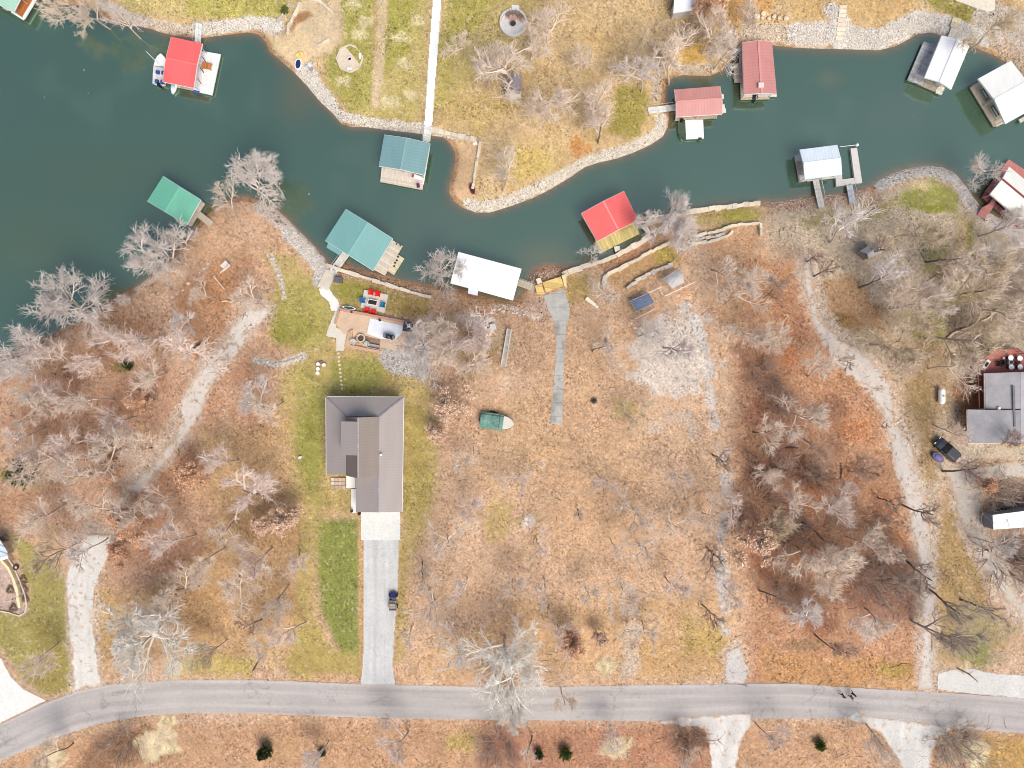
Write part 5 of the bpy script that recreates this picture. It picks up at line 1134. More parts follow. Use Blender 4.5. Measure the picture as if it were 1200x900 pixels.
gx0, gx1 = m_['nw'].x + .02, m_['ne'].x - .02; gy0, gy1 = m_['nw'].y - .02, W(425,557.5,MD).y; gxm = (gx0 + gx1) / 2
b0 = MD - .4
mb = MB(); prof = [(gx0 + .15, b0), (gx1 - .15, b0), (gx1 - .15, MD), (gxm, TP - .3), (gx0 + .15, MD)]; n = 5
mb.add([(x, gy0 - .15, z) for x, z in prof] + [(x, gy1 + .15, z) for x, z in prof], [tuple(range(n)), tuple(range(2 * n - 1, n - 1, -1))] + [(i, n + i, n + (i + 1) % n, (i + 1) % n) for i in range(n)]); mb.build('gable_wall', mat((206, 200, 196), .8), t)
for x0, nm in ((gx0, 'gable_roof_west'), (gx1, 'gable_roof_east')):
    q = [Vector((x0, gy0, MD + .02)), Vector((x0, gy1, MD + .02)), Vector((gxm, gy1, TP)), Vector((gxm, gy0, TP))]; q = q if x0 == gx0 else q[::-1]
    slab(q, nm, ribbed((132, 120, 116) if x0 == gx0 else (158, 146, 138), math.pi / 2, .42, .08, .36, .05, name='roof_metal'), t)  # slope shading put into the metal colour: west darker than the better-lit east
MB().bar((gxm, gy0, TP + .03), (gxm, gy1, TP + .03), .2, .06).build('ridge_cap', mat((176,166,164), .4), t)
dw = W(399.5, 515, TP - .95).x; dy0 = W(410,494,TP-.5).y; dy1 = W(410,533.5,TP-.5).y
q = [Vector((dw, dy0, TP - 1.0)), Vector((dw, dy1, TP - 1.0)), Vector((gxm - .04, dy1, TP - .04)), Vector((gxm - .04, dy0, TP - .04))]; d_ = slab(q, 'dormer_roof', r_ew, t)
MB().add([(dw + .2, dy0 - .2, MD - .9), (dw + .2, dy1 + .2, MD - .9), (gxm - .3, dy1 + .2, MD - .9), (gxm - .3, dy0 - .2, MD - .9), (dw + .2, dy0 - .2, TP - 1.1), (dw + .2, dy1 + .2, TP - 1.1), (gxm - .3, dy1 + .2, TP - .45), (gxm - .3, dy0 - .2, TP - .45)], [(0,3,2,1)[::-1],(4,5,6,7)[::-1],(0,1,5,4),(1,2,6,5),(2,3,7,6),(3,0,4,7)]).build('dormer_wall', mat((206, 200, 196), .8), t)
for k in (.25, .5, .75): window(t, Vector((dw + .2, lerp(dy0, dy1, k), (MD + TP) / 2 - .35)), 1.0, 1.1, math.pi / 2)
xe0, xe1, yn, ys, yg = e['nw'].x + .5, e['se'].x - .5, e['nw'].y - .5, e['sw'].y + .5, e['se'].y + .35; xg = e['gw'].x + .45
wallring('wall', [(xe0, yn), (xe0, ys), (xg, ys), (xg, yg), (xe1, yg), (xe1, yn)], HG - .8, EV - .05, mat((214, 208, 202), .85, .06), t)
MB().add([(xg, yg + .03, EV - .06), (xe1, yg + .03, EV - .06), (m_['se'].x, yg + .03, MD - .25), (xg, yg + .25, EV - .06), (xe1, yg + .25, EV - .06), (m_['se'].x, yg + .25, MD - .25)], [(0,1,2),(5,4,3),(0,3,4,1),(1,4,5,2),(2,5,3,0)]).build('garage_gable', mat((214, 208, 202), .85, .06), t)
g = MB().box(((xg + xe1) / 2, yg - .02, HG + 1.15), (4.9, .1, 2.3)).build('garage_door', mat((236,234,230), .6, .04), t)
for k in range(3): MB().box(((xg + xe1) / 2, yg - .07, HG + .6 + k * .58), (4.8, .03, .04)).build('door_seam', mat((190,188,186)), g)
for k in (.2, .5, .8): window(t, Vector((lerp(xe0, xe1, k), yn, HG + 1.6)), 1.6, 1.4, 0); window(t, Vector((xe1, lerp(yn, yg, k), HG + 1.6)), 1.4, 1.3, math.pi / 2); window(t, Vector((xe0, lerp(yn, ys, k), HG + 1.6)), 1.4, 1.3, math.pi / 2)
MB().box(W(446.5, 533, MD + .35), (.3, .3, .35)).build('roof_vent', WHITE, t)
por = MB().prism(P2([(405.8,557),(416.5,557),(416.5,572),(405.8,572)], gz(411,565) + .3), HG - .3, gz(411,565) + .3).build('porch_slab', mat((246,242,234), .8, .03), t)
MB().prism(P2([(411.5,573),(417.5,573),(417.5,601),(411.5,601)], gz(414,588) + .2), HG - .3, gz(414,594) + .16).build('porch_walk', mat((236,232,226), .8, .04), t)
# stone steps beside the porch
s_ = thing('stone_steps', 'rough brown stone steps beside the white porch slab of the grey house', 'steps', W(397, 565, HG))
for i in range(4):
    for j in range(3):
        x, y = 389 + i * 4.3, 559.5 + j * 4.6; MB().prism(P2([(x, y), (x + 4.0 + random.uniform(-.4, .2), y + .2), (x + 3.9, y + 4.2), (x + .1, y + 4.1)], HG), HG - .2, gz(397,566) + .14 + i * .06 + random.uniform(0, .04)).build('stone_tread', mat(random.choice([(206,182,160),(190,160,140),(220,204,188),(196,172,158)]), .9, .2), s_)
def pot(label, px, py, r, h, c, z=None, plantc=None):
    p = W(px, py, gz(px, py) if z is None else z); o = thing('plant_pot', label, 'plant pot', p)
    MB().lathe(p, [(r * .75, 0), (r, h), (r * .9, h), (r * .85, h - .06)], 14).build('pot', mat(c, .6, .05), o); MB().lathe(p, [(r * .84, h - .07), (.01, h - .05)], 14).build('soil', mat(plantc or (70, 56, 44), .95), o); return o
pot('black pot on the walk at the grey house west of the garage', 412.8, 598.5, .22, .5, (40, 40, 42), gz(413,599) + .2); pot('black pot at the garage corner beside the concrete apron', 421.7, 601.2, .26, .6, (30, 30, 32), gz(421,601) + .12)
# --- neighbour house
NG = gz(1165, 480); NE_ = NG + 3.0; t = thing('house', 'weathered grey roofed house at the photo edge with maroon deck', 'house', W(1172, 480, NG))
shg = mat((176, 172, 174), .95, .22, .5, fine=.10, name='shingles'); sh2 = mat((168, 164, 166), .95, .22, .6, fine=.10, name='shingles')
N1 = [(1154.5,437.5),(1236,434),(1236,519),(1135,519.5),(1134,480.5),(1155,479.5)]; a_ = [W(x, y, NE_) for x, y in N1]
rg0 = W(1196, 437, NE_ + 1.6); rg1 = W(1196, 500, NE_ + 1.6)
slab([a_[0], a_[5], W(1196, 479, NE_ + 1.6), W(1196, 436, NE_ + 1.6)], 'roof', shg, t); slab([a_[4], a_[3], W(1196, 519.3, NE_ + 1.6), W(1196, 480.3, NE_ + 1.6)], 'garage_roof', sh2, t); slab([W(1196.2, 436, NE_ + 1.6), W(1196.2, 519.3, NE_ + 1.6), a_[2], a_[1]], 'east_roof', shg, t)
MB().bar(W(1187.5, 452, NE_ + 1.42), W(1189, 500, NE_ + 1.45), .3, .12).build('roof_duct', mat((120,120,124)), t)
for p, q in ((0, 5), (5, 4), (4, 3), (3, 2)): MB().bar(a_[p] + dn, a_[q] + dn, .16, .2).build('gutter', mat((226,220,210), .6), t)
wallring('wall', P2([(1158,440),(1234,438),(1234,515),(1139,515.5),(1139,484),(1158,483)], NG + 1), NG - .8, NE_ - .1, mat((196,180,160), .85), t); window(t, W(1138.8, 495, NG + 1.6), 1.2, 1.2, math.pi / 2); window(t, W(1138.8, 507, NG + 1.6), 1.2, 1.2, math.pi / 2); window(t, W(1157.9, 460, NG + 1.6), 1.4, 1.2, math.pi / 2)
MB().box(W(1170.6, 478.5, NE_ + .75), (.35, .35, .3)).build('roof_vent', mat((230,228,226)), t)
DKZ = NG + 1.6; D1 = [(1146.5,437),(1149.5,424),(1163,410.5),(1193,408.5),(1206,420),(1236,424),(1236,437)]
dk = MB().prism(P2(D1, DKZ), DKZ - .2, DKZ).build('deck', planks((190,120,108), math.pi / 2, .16, .1, stain=.3, stain_c=(150,88,78)), t); MB().prism(P2([(1146.5,437),(1153.5,437),(1153.5,479),(1148,479)], DKZ), DKZ - .24, DKZ - .04).build('side_deck', planks((130,74,66), 0, .16, .1), t)
rl = MB()
for i in range(len(D1) - 2):
    a, b = W(*D1[i], DKZ + 1), W(*D1[i + 1], DKZ + 1); rl.bar(a, b, .09)
    for k in range(4): q = lerp(a, b, k / 4); rl.bar(q - Vector((0, 0, 1)), q, .07)
a, b = W(1147.5,479,DKZ+1), W(1146.5,437,DKZ+1); rl.bar(a, b, .09); rl.build('railing', mat((140,84,76), .8), t)
for x, y in ((1148,430),(1163,412),(1193,410),(1149,478)): MB().tube(W(x, y, NG - .5), W(x, y, DKZ - .2), .09).build('deck_post', WOODP, t)
def round_table(label, px, py, z, r):
    p = W(px, py, z); q = thing('round_table', label, 'table', p, 'round tables on the maroon deck'); MB().lathe(p, [(r * .96, .70), (r, .72), (r, .75), (r * .97, .76)], 20).build('tabletop', mat((246,244,244), .4, .03), q); MB().tube(p, p + Vector((0, 0, .72)), .05).build('pedestal', DARK, q); MB().lathe(p, [(.3, 0), (.28, .04), (.06, .06)], 14).build('base', DARK, q); return q
for (x, y), l in zip([(1180.7,419.5),(1191.3,420),(1181.3,430.3),(1191.6,430.2)], ['nearest the black grill beside the deck edge railing', 'at the outer deck corner away from the lounge chair', 'tucked closest to the grey house roof beside the grill', 'against the grey house roof at the outer end']): round_table('white round table ' + l, x, y, DKZ, .42)
p = W(1180.5, 425, DKZ); q = thing('kettle_grill', 'round black kettle grill with white lid ring between the white tables', 'grill', p); MB().lathe(p, [(.1, .5), (.3, .62), (.34, .8), (.26, .98), (.05, 1.05)], 16).build('bowl', mat((50,48,50), .35), q); MB().lathe(p, [(.34, .79), (.37, .8), (.37, .84), (.33, .86)], 16).build('rim', WHITE, q)
for k in range(3): MB().tube(p + Vector((.34 * math.cos(k * 2.1), .34 * math.sin(k * 2.1), 0)), p + Vector((.1 * math.cos(k * 2.1), .1 * math.sin(k * 2.1), .6)), .02).build('leg', DARK, q)
def deck_chair(label, px, py, z, rz, c, g=None):
    p = W(px, py, z); q = thing('deck_chair', label, 'chair', p, g); R = lambda x, y, zz: p + Vector((x * math.cos(rz) - y * math.sin(rz), x * math.sin(rz) + y * math.cos(rz), zz)); m = mat(c, .7, .08)
    MB().add([R(-.28, -.3, .42), R(.28, -.3, .42), R(.28, .25, .32), R(-.28, .25, .32)] + [R(-.28, -.3, .37), R(.28, -.3, .37), R(.28, .25, .27), R(-.28, .25, .27)], [(0,1,2,3),(7,6,5,4),(0,4,5,1),(1,5,6,2),(2,6,7,3),(3,7,4,0)]).build('seat', m, q)
    b = MB()
    for k in range(5): x = (k - 2) * .115; b.bar(R(x, .22, .3), R(x * 1.15, .55, 1.0 - abs(k - 2) * .05), .10, .03)
    b.build('backrest', m, q)
    for s in (-1, 1):
        MB().bar(R(s * .36, -.36, .56), R(s * .36, .35, .54), .13, .04).build('armrest', m, q); MB().bar(R(s * .33, -.32, 0), R(s * .33, -.32, .54), .08).build('leg', m, q); MB().bar(R(s * .33, .45, 0), R(s * .33, .15, .5), .08).build('leg', m, q)
    return q
for x, y, r_, l in [(1176,425,1.57,'dark chair facing the black grill on the maroon deck'), (1186.5,425,-1.57,'dark red chair between the pairs of white round tables'), (1170.5,426.5,1.4,'dark chair standing alone nearest the white lounge chair')]: deck_chair(l, x, y, DKZ, r_, (90,36,38) if 'red' in l else (44,38,40))
p = W(1154.5, 427, DKZ); q = thing('lounge_chair', 'white lounge chair with black cushion on the maroon deck', 'lounge chair', p); rz = -.95
for dz, l, w, m, nm in ((.3, 1.5, .62, WHITE, 'frame'), (.37, .8, .4, BLACK, 'cushion')): MB().box(p + Vector((0, 0, dz)), (l, w, .09), -rz).build(nm, m, q)
for i in (-.6, .6):
    for j in (-.24, .24): MB().tube(p + Vector((i * .58 - j * .8, i * .81 + j * .58, 0)), p + Vector((i * .58 - j * .8, i * .81 + j * .58, .3)), .03).build('leg', WHITE, q)
for x, y, l in ((1163.5,409.5,'white pot on the maroon deck corner railing'),(1174.5,420,'small white pot beside the dark chairs on the maroon deck'),(1186,430.5,'small white pot between the two white tables by the grey roof')): pot(l, x, y, .16, .4, (246,240,230), DKZ)
# --- storage trailer / long shed
TG = gz(1180, 610); TT = TG + 2.9
t = thing('storage_trailer', 'long white-roofed grey trailer parked on the gravel at the photo edge', 'trailer', W(1190, 610, TG))
T1 = P2([(1163.5,603.5),(1240,594),(1240,615),(1164.5,620.5)], TT)
MB().prism(T1, TG + .45, TT - .06).build('body', ribbed((132,138,146), 0, .5, .12, .5), t)
c_ = Vector((sum(p.x for p in T1) / 4, sum(p.y for p in T1) / 4)); MB().prism([c_ + (p - c_) * 1.01 for p in T1], TT - .05, TT + .03).build('roof', mat((250,250,252), .6, .04), t)
for k in (.25, .35): 
    for s in (T1[0], T1[3]):
        p = s.lerp(T1[1] if s is T1[0] else T1[2], k); MB().tube((p.x, p.y - .15, TG + .4), (p.x, p.y + .15, TG + .4), .4, k=14).build('wheel', BLACK, t)
MB().box(W(1163.6, 612, TG + 1.5), (.08, 2.1, 2.0), .08).build('rear_door', mat((150,154,160), .5), t)
# --- sheds
def shed(label, px, z_off, rise, rc, wc, h=2.2, name='shed', dirt=0.0, inset=.12):
    cx = sum(p[0] for p in px) / 4; cy = sum(p[1] for p in px) / 4; g0 = gz(cx, cy) + z_off; E = g0 + h; A, B, C_, D = [W(x, y, E) for x, y in px]
    t = thing(name, label, 'shed', W(cx, cy, g0)); e1 = lerp(A, B, .5) + Vector((0, 0, rise)); e2 = lerp(C_, D, .5) + Vector((0, 0, rise)); ra = ang(e1, e2); m = ribbed(rc, ra, .4, .1, .5, .1, dirt)
    slab([A, D, e2, e1][::-1] if False else [e1, A, D, e2], 'roof_slope', m, t); slab([e2, C_, B, e1], 'roof_slope', m, t); c = (A + B + C_ + D) / 4
    q = [p.lerp(c, inset) for p in (A, B, C_, D)]; MB().prism([p.to_2d() for p in q], g0 - .3, E - .05).build('wall', mat(wc, .8), t); mid = q[0].lerp(q[1], .5); MB().box(Vector((mid.x, mid.y, g0 + .95)), (.9, .12, 1.8), ang(q[0], q[1])).build('door', mat((120,110,104)), t); return t
shed('white metal roofed shed at the top edge of the golden lawn', [(789,-18),(789,15.5),(815,11.5),(815,-18)], 0, .8, (236,240,246), (214,206,196), dirt=.1)
shed('small grey roofed playhouse with white porch between spreading trees', [(593,88),(611.5,87.5),(611,106.5),(592.5,106)], 0, .7, (146,136,142), (190,180,172), 2.0, 'playhouse', .3)
t = bpy.data.objects['playhouse']; MB().prism(P2([(592,107),(610.5,107),(610,114),(592,114)], gz(600,110) + .5), gz(600,110) - .2, gz(600,110) + .5).build('porch', mat((230,226,222), .7, .1), t)
pot('brown pot standing beside the small grey playhouse', 590, 105, .28, .55, (126, 96, 84))
shed('grey hut with hipped weathered roof among dark trees above the gravel curve', [(1008,294),(1018,303.5),(1036,293.5),(1025,283)][::-1], 0, .9, (190,190,194), (150,140,136), 2.0, 'garden_hut', .25)
# ================================================================== PATIOS, WALLS, YARD THINGS
def circ(px, py, r, n=28, ry=None): return [(px + r * math.cos(6.2832 * i / n), py + (ry or r) * math.sin(6.2832 * i / n)) for i in range(n)]
# round patio with ring wall on the golden lawn
z = gz(601, 25); t = thing('round_patio', 'round white stone patio with ring wall and entrance step on the golden lawn', 'patio', W(601, 26, z))
MB().prism(P2(circ(601.5, 26.5, 14.6), z), z - .3, z + .12).build('paving', mat((226, 220, 216), .85, .16, 1.2, fine=.14), t)
mb = MB()
for i in range(34):
    a = 6.2832 * i / 34
    if 4.45 < a < 4.95: continue
    mb.box(W(601.5 + 15 * math.cos(a), 26.5 + 15 * math.sin(a), z + .28), (.42, .3, .5), -a + math.pi / 2)
mb.build('ring_wall', mat((232, 226, 220), .85, .1, fine=.08), t)
MB().prism(P2([(600, 6), (609, 7), (608, 13), (599.5, 12.5)], z), z - .2, z + .18).build('entrance_step', mat((236, 232, 230), .8, .08), t)
MB().prism(P2([(591,24),(594,16),(602,13),(610,15),(614.5,23),(612,28),(606,24),(600,25),(594,22)], z), z + .1, z + .135).build('brick_inset', mat((206, 170, 156), .9, .16, 2.5, fine=.12), t)
p = W(601, 28.5, z + .12); q = thing('fire_pit', 'grey metal fire pit in the middle of the round white patio', 'fire pit', p)
MB().lathe(p, [(.3, 0), (.46, .3), (.5, .4), (.44, .4), (.3, .2)], 18).build('bowl', mat((120, 114, 112), .6), q); MB().lathe(p, [(.38, .28), (.01, .33)], 14).build('ash_bed', mat((70, 66, 66), .9), q)
for i, (x, y) in enumerate([(595.5,18),(599,15.5),(603,15.3),(607,17.5),(610,20.5)]):
    deck_chair(['dark chair westernmost on the arc of the round white patio', 'dark chair near the entrance step on the round white patio', 'dark chair at the top of the arc on the round white patio', 'dark chair second from the lawn end of the patio arc', 'dark chair at the eastern end of the patio arc'][i], x, y, z + .14, math.atan2(x - 601, -(28 - y)) * -1 * 1.0, (150, 132, 128), 'chairs on the round white patio').scale = (.8, .8, .9)
# octagon fire circle
z = gz(410, 68); t = thing('fire_circle', 'tan gravel fire circle with stone rim in the green lawn', 'fire circle', W(410, 68, z)); oc = circ(410, 68.5, 15.2, 8, 16)
MB().prism(P2(oc, z), z - .3, z + .07).build('gravel_bed', mat((222, 204, 182), .95, .1, 2, fine=.14), t)
for i in range(8): a, b = oc[i], oc[(i + 1) % 8]; MB().bar(W(*a, z + .12), W(*b, z + .12), .28, .2).build('edge_stone', mat((220, 206, 186), .9, .12), t)
for (x, y, w_, h_, l) in ((422.5,67,2,7,'cream stone bench on the east side of the octagonal fire circle'),(410.5,82,6,3,'cream stone bench on the south side of the octagonal fire circle')):
    q = thing('stone_bench', l, 'bench', W(x, y, z)); pp = [(x-w_/2-.6,y-h_/2),(x+w_/2,y-h_/2),(x+w_/2+.4,y+h_/2),(x-w_/2,y+h_/2)]; MB().prism(P2(pp, z), z + .35, z + .47).build('seat', mat((244,236,220), .8, .05), q); cx_, cy_ = x, y; MB().prism(P2([(x-w_*.35,y-h_*.35),(x+w_*.35,y-h_*.35),(x+w_*.35,y+h_*.35),(x-w_*.35,y+h_*.35)], z), z, z + .36).build('pedestal', mat((206,196,180)), q)
q = thing('fire_ring', 'small pale fire ring with black embers centred in the octagonal circle', 'fire ring', W(410, 69.5, z + .07)); MB().lathe(W(410, 69.5, z + .07), [(.36,0),(.38,.3),(.27,.3),(.25,.05)], 14).build('ring', mat((226,218,210), .8), q); MB().lathe(W(410, 69.5, z + .08), [(.25,.05),(.01,.14)], 12).build('ember_bed', BLACK, q)
# stone walls made of separate blocks in one wall thing
STN = island_mat((226, 212, 190), .18, 'wall_stone'); STG = island_mat((206, 194, 182), .25, 'wall_stone')
def wall(label, pts, w, h, m=STN, blk=1.1, jit=.12, name='stone_wall', base=.0):
    t = thing(name, label, 'wall', G(*pts[len(pts) // 2])); mb = MB(); L = 0
    P_ = [Vector(p) for p in pts]
    for i in range(len(P_) - 1):
        a, b = P_[i], P_[i + 1]; n = max(1, int((b - a).length * S / blk + .5))
        for k in range(n):
            c = a.lerp(b, (k + .5) / n); z = gz(c.x, c.y) + base; hh = h * random.uniform(.85, 1.15)
            if name == 'rock_edging':
                for q_ in range(2):
                    if random.random() < .8: mb.rock(G(c.x + random.uniform(-.5, .5) * w / S, c.y + random.uniform(-.5, .5) * w / S, .04), random.uniform(.14, .34), .65)
                continue
            j = random.uniform(-jit, jit); W_ = W(c.x + j / S * .3, c.y + j / S * .5, z + hh / 2 - .3)
            mb.box(W_, ((b - a).length * S / n * random.uniform(.92, 1.25), w * random.uniform(.7, 1.3), hh + .6), -math.atan2(b.y - a.y, b.x - a.x) + random.uniform(-jit, jit) * 1.1)
    mb.build('stone_course', m, t, bevel=.04); return t
wall('cream shoreline wall below the fire terrace lawn', [(384,311),(400,317),(420,323),(445,331),(470,339),(490,345),(506,349)], .55, .5, STN, 1.4, .05)
wall('long cream seawall behind the red dock in mid cove', [(659,323),(672,317),(690,311),(706,307),(722,300),(740,290),(752,284),(762,276)], .75, .7, STN, 1.2, .1)
wall('cream seawall curving from the red dock gangway to the pale dock', [(757,263),(770,259),(785,255),(800,251),(815,247.5),(830,245.5),(850,243.5),(870,241),(889,238.5)], .7, .7, STN, 1.0, .12)
wall('second stone terrace wall inland of the red dock', [(707,326),(716,320),(730,313),(745,305),(758,298),(770,291),(785,285)], .55, .6, STN, .9, .16)
wall('short rough stone wall stub at the west end of the second terrace', [(709,338),(706,331),(709,325)], .7, .4, STG, .9, .3)
wall('third stone terrace wall reaching the grey canopy', [(734,338),(745,330),(756,323),(768,318),(778,314.5),(788,311)], .6, .6, STG, .9, .2)
wall('upper stone wall of the stepped bank east of the tree', [(812,278),(828,274),(842,271),(858,265),(875,263),(890,262.5),(891,276)], .45, .6, STN, .8, .12)
wall('lower stone wall of the stepped bank east of the tree', [(806,287),(822,285),(838,282.5),(850,278),(858,271)], .5, .5, STN, .8, .16)
wall('middle course of grey stone risers in the stepped bank', [(815,282),(832,278.5),(848,274.5)], .4, .5, STG, .8, .2)
wall('cream wall along the sand beach by the golden point', [(563,167),(561,180),(558,196),(556,210),(554,222)], .4, .5, STN, .9, .06)
wall('flat cream shoreline stones between the white path and the sand beach', [(505,153),(515,155),(530,158),(545,162),(558,165)], .8, .4, STN, 1.2, .16)
wall('curved white wall round the top of the tan sand beach', [(362,1),(374,2),(379,6),(389,15)], .4, .4, STN, .8, .05)
wall('short cream wall on the east edge of the tan sand beach', [(373,55),(380,51),(386,47)], .4, .4, STN, .8, .1)
wall('cream step wall along the reedy strip of the tan sand beach', [(353,4),(348,15),(343,24),(339,33),(338,42)], .45, .4, STN, .8, .1)
wall('outer step wall of the tan sand beach beside the lawn', [(340,5),(336,14),(331,20),(325,26)], .45, .4, STG, .8, .15)
wall('curved rock edging inland of the rip-rap shore', [(314,298),(320,305),(325,318),(331,328),(333,340),(332,351)], .5, .3, STG, .8, .3, 'rock_edging')
wall('short white rock row beside the pinkish tree at the lawn', [(302,423),(315,426),(330,425),(345,420),(356,417)], .6, .3, STG, .7, .35, 'rock_edging')
wall('long broken line of pale stones along the western bank', [(247,306),(232,322),(217,337),(205,346),(190,358),(175,366),(165,372)], .3, .2, STG, 1.2, .2, 'rock_edging')
wall('second faint stone line high on the western bank', [(206,369),(198,380),(190,386)], .3, .2, STG, 1.1, .2, 'rock_edging')
wall('thin cream curb of the curved garden bed at the photo edge', [(0,640),(10,652),(18,664),(25,680),(31,697),(33,709),(31,717),(24,721),(12,717),(0,715)], .2, .22, mat((222,206,190), .9, .06), .6, .02, 'garden_curb')
wall('cream retaining wall inside the curved garden bed', [(5,656),(12,664),(18,676),(23,692),(25.5,711)], .42, .7, mat((244,226,184), .85, .05), 1.0, .02, 'retaining_wall')
wall('log edging curved above the dark bed in the olive yard', [(1107,399),(1115,391),(1128,386),(1145,379),(1158,372),(1166,364)], .3, .3, mat((190,172,140), .9, .2), 2.2, .05, 'log_edging')
wall('pale stone row under the blue tarp rails', [(738,378),(744,383),(752,384)], .5, .3, STN, .7, .4, 'rock_edging')
wall('broken stone row above the old gravel pad beneath the white roof', [(578,361),(588,363),(598,366),(612,369),(632,371)], .4, .3, STG, .8, .3, 'rock_edging')
# white square slab at the beach wall corner
tag(MB().prism(P2([(554.5,160.5),(566,161),(566,171),(554,170)], 1.4), .5, 1.5).build('viewing_slab', mat((246,244,240), .8, .04), None, W(560,166,.5)), 'white square concrete slab at the corner of the sand beach wall', 'slab')
loftbox(553.5, 222, gz(553,222), 1.9, .9, .5, -1.3, (110, 54, 58), 'fire_kayak', 'dark red kayak lying against the cream beach wall', 'kayak', (70, 40, 44)).__class__
bpy.data.objects['fire_kayak'].name = 'kayak'
# stone steps in the rip-rap
t = thing('boulder_steps', 'cream slab steps climbing the white rip-rap beneath the lawn', 'steps', G(986, 28))
for i, (x, y) in enumerate([(988,8),(987.5,13),(987,18),(986.5,23.5),(986,29),(985.5,34),(984.5,39.5),(983.5,45)]):
    z_ = gz(x, y) + .1; w_ = random.uniform(4.2, 5.4); MB().prism(P2([(x - w_, y - 2), (x + w_, y - 1.8), (x + w_ - .5, y + 2), (x - w_ + .3, y + 2.2)], z_), z_ - .4, z_ + .12).build('slab_step', mat(random.choice([(236,220,198),(226,208,186),(240,226,206)]), .9, .12), t, bevel=.06)
bl = ['largest cream boulder in the row behind the tall rose dock', 'cream boulder at the west end of the boulder row', 'pale boulder just uphill of the boulder row', 'small tan boulder between the two biggest in the row', 'tan boulder in the middle of the boulder row', 'upright cream boulder in the eastern half of the boulder row', 'low tan boulder second from the east end of the row', 'peach boulder at the east end of the boulder row']
for (x, y, r_), l in zip([(887,19,.6),(880,22,.4),(894.5,15.5,.5),(893.5,21,.38),(901,21.5,.36),(907,19.5,.45),(913,20.5,.38),(921,21,.5)], bl):
    tag(MB().rock(G(x, y, .2), r_).build('boulder', mat((228,208,182), .9, .15, 3), None, G(x, y), bevel=.06), l, 'boulder', 'boulders on the bank')
# rip-rap: countless broken stones
def stones(name, bands, n, c, r0, r1, grp):
    mb = MB(); r = random.Random(len(bands) + n)
    tot = sum(sum((Vector(p[i + 1]) - Vector(p[i])).length for i in range(len(p) - 1)) * w for p, w in bands)
    for p, w in bands:
        for i in range(len(p) - 1):
            a, b = Vector(p[i]), Vector(p[i + 1]); d = b - a; nn = Vector((-d.y, d.x)).normalized()
            for k in range(int(n * d.length * w / tot)):
                c_ = a + d * r.random() + nn * (r.random() - .5) * w
                if gz(c_.x, c_.y) < .05: continue
                mb.rock(G(c_.x, c_.y, .05), r0 + (r1 - r0) * r.random() ** 2, .7)
    tag(mb.build(name, c, None), kind='stuff')
stones('riprap_gravel', [(p, w * .9) for p, w, c in RIP if c[0] >= 212], 11000, island_mat((232, 222, 210), .24, 'riprap'), .05, .13, '')
stones('riprap_rubble', [(p, w * .9) for p, w, c in RIP if c[0] < 212], 5500, island_mat((222, 202, 184), .28, 'rubble'), .05, .13, '')
# ------------------------------------------------------------ fire terrace
TZ = gz(440, 388) + .25
t = thing('paved_terrace', 'tan paved terrace with rusty brick edge and white concrete pad above the shore lawn', 'terrace', W(440, 385, TZ))
MB().prism(P2([(397,362),(487,379),(481,400),(472,413),(445,413),(446,397),(410,402),(394,380)], TZ), TZ - .8, TZ).build('paving', mat((214, 184, 156), .9, .12, 1.0, fine=.12), t)
MB().bar(W(397.5,362.5,TZ), W(486,379.5,TZ), .42, .36).build('brick_edge', mat((196,150,130), .9, .16, 4, fine=.12), t); MB().bar(W(398,363,TZ), W(393,380,TZ), .3, .36).build('brick_edge', mat((196,156,136), .9, .16, 4), t)
MB().prism(P2([(434,373),(474,382),(470,391),(464,397),(446,397),(430,391)], TZ), TZ, TZ + .06).build('concrete_pad', mat((236,236,240), .8, .10, 1.2), t)
MB().prism(P2([(409,389),(414,386),(413,398),(410,408),(404,407)], TZ), TZ - .3, TZ + .35).build('planter_wall', mat((206,172,138), .9, .15, 3, fine=.12), t)
MB().prism(P2([(410,404),(446,411),(445,414),(409,407.5)], TZ), TZ - .3, TZ + .3).build('rear_wall', mat((206,170,140), .9, .15, 3, fine=.12), t)
MB().prism(P2([(413,400),(444,408),(445,398),(430,394),(416,394)], TZ), TZ - .1, TZ + .02).build('sunken_floor', mat((150,124,104), .95, .2, 2, fine=.12), t)
PZ = gz(438, 354) + .1
tag(MB().prism(P2([(427,339.5),(455,345.5),(450.5,368),(422.5,362)], PZ), PZ - .3, PZ + .1).build('patio_slab', mat((216,208,194), .85, .08, 1.5, fine=.06), None, W(438,354,PZ)), 'square grey slab under the red and blue chairs', 'slab')
PZ += .1
for x, y, rz, c, l in [(435.5,343.5,math.pi-.2,(226,30,34),'red chair on the lake side of the fire table, west one of the pair'), (443.2,345.2,math.pi-.2,(226,30,34),'red chair on the lake side of the fire table, east one of the pair'), (430.8,363,-.2,(226,30,34),'red chair on the terrace side of the fire table, west one of the pair'), (438.3,365.2,-.2,(226,30,34),'red chair on the terrace side of the fire table, east one of the pair'), (426.3,352.3,math.pi/2-.2+math.pi,(40,116,170),'blue chair at the west end of the fire table'), (448.4,357.3,math.pi/2-.2,(40,116,170),'blue chair at the east end of the fire table')]:
    o = deck_chair(l, x, y, PZ, rz + math.pi, c, 'chairs round the fire table'); o.scale = (1.02, 1.02, 1.0)
p = W(437.3, 354.8, PZ); q = thing('fire_table', 'white-rimmed dark rectangular fire table between red and blue chairs', 'fire table', p)
MB().box(p + Vector((0, 0, .25)), (1.35, .7, .5), -.2).build('base', mat((70,64,62), .7), q); MB().box(p + Vector((0, 0, .52)), (1.6, .92, .06), -.2).build('tabletop', mat((236,232,226), .6, .04), q); MB().box(p + Vector((0, 0, .56)), (1.35, .66, .04), -.2).build('burner_tray', mat((48,42,40), .8), q)
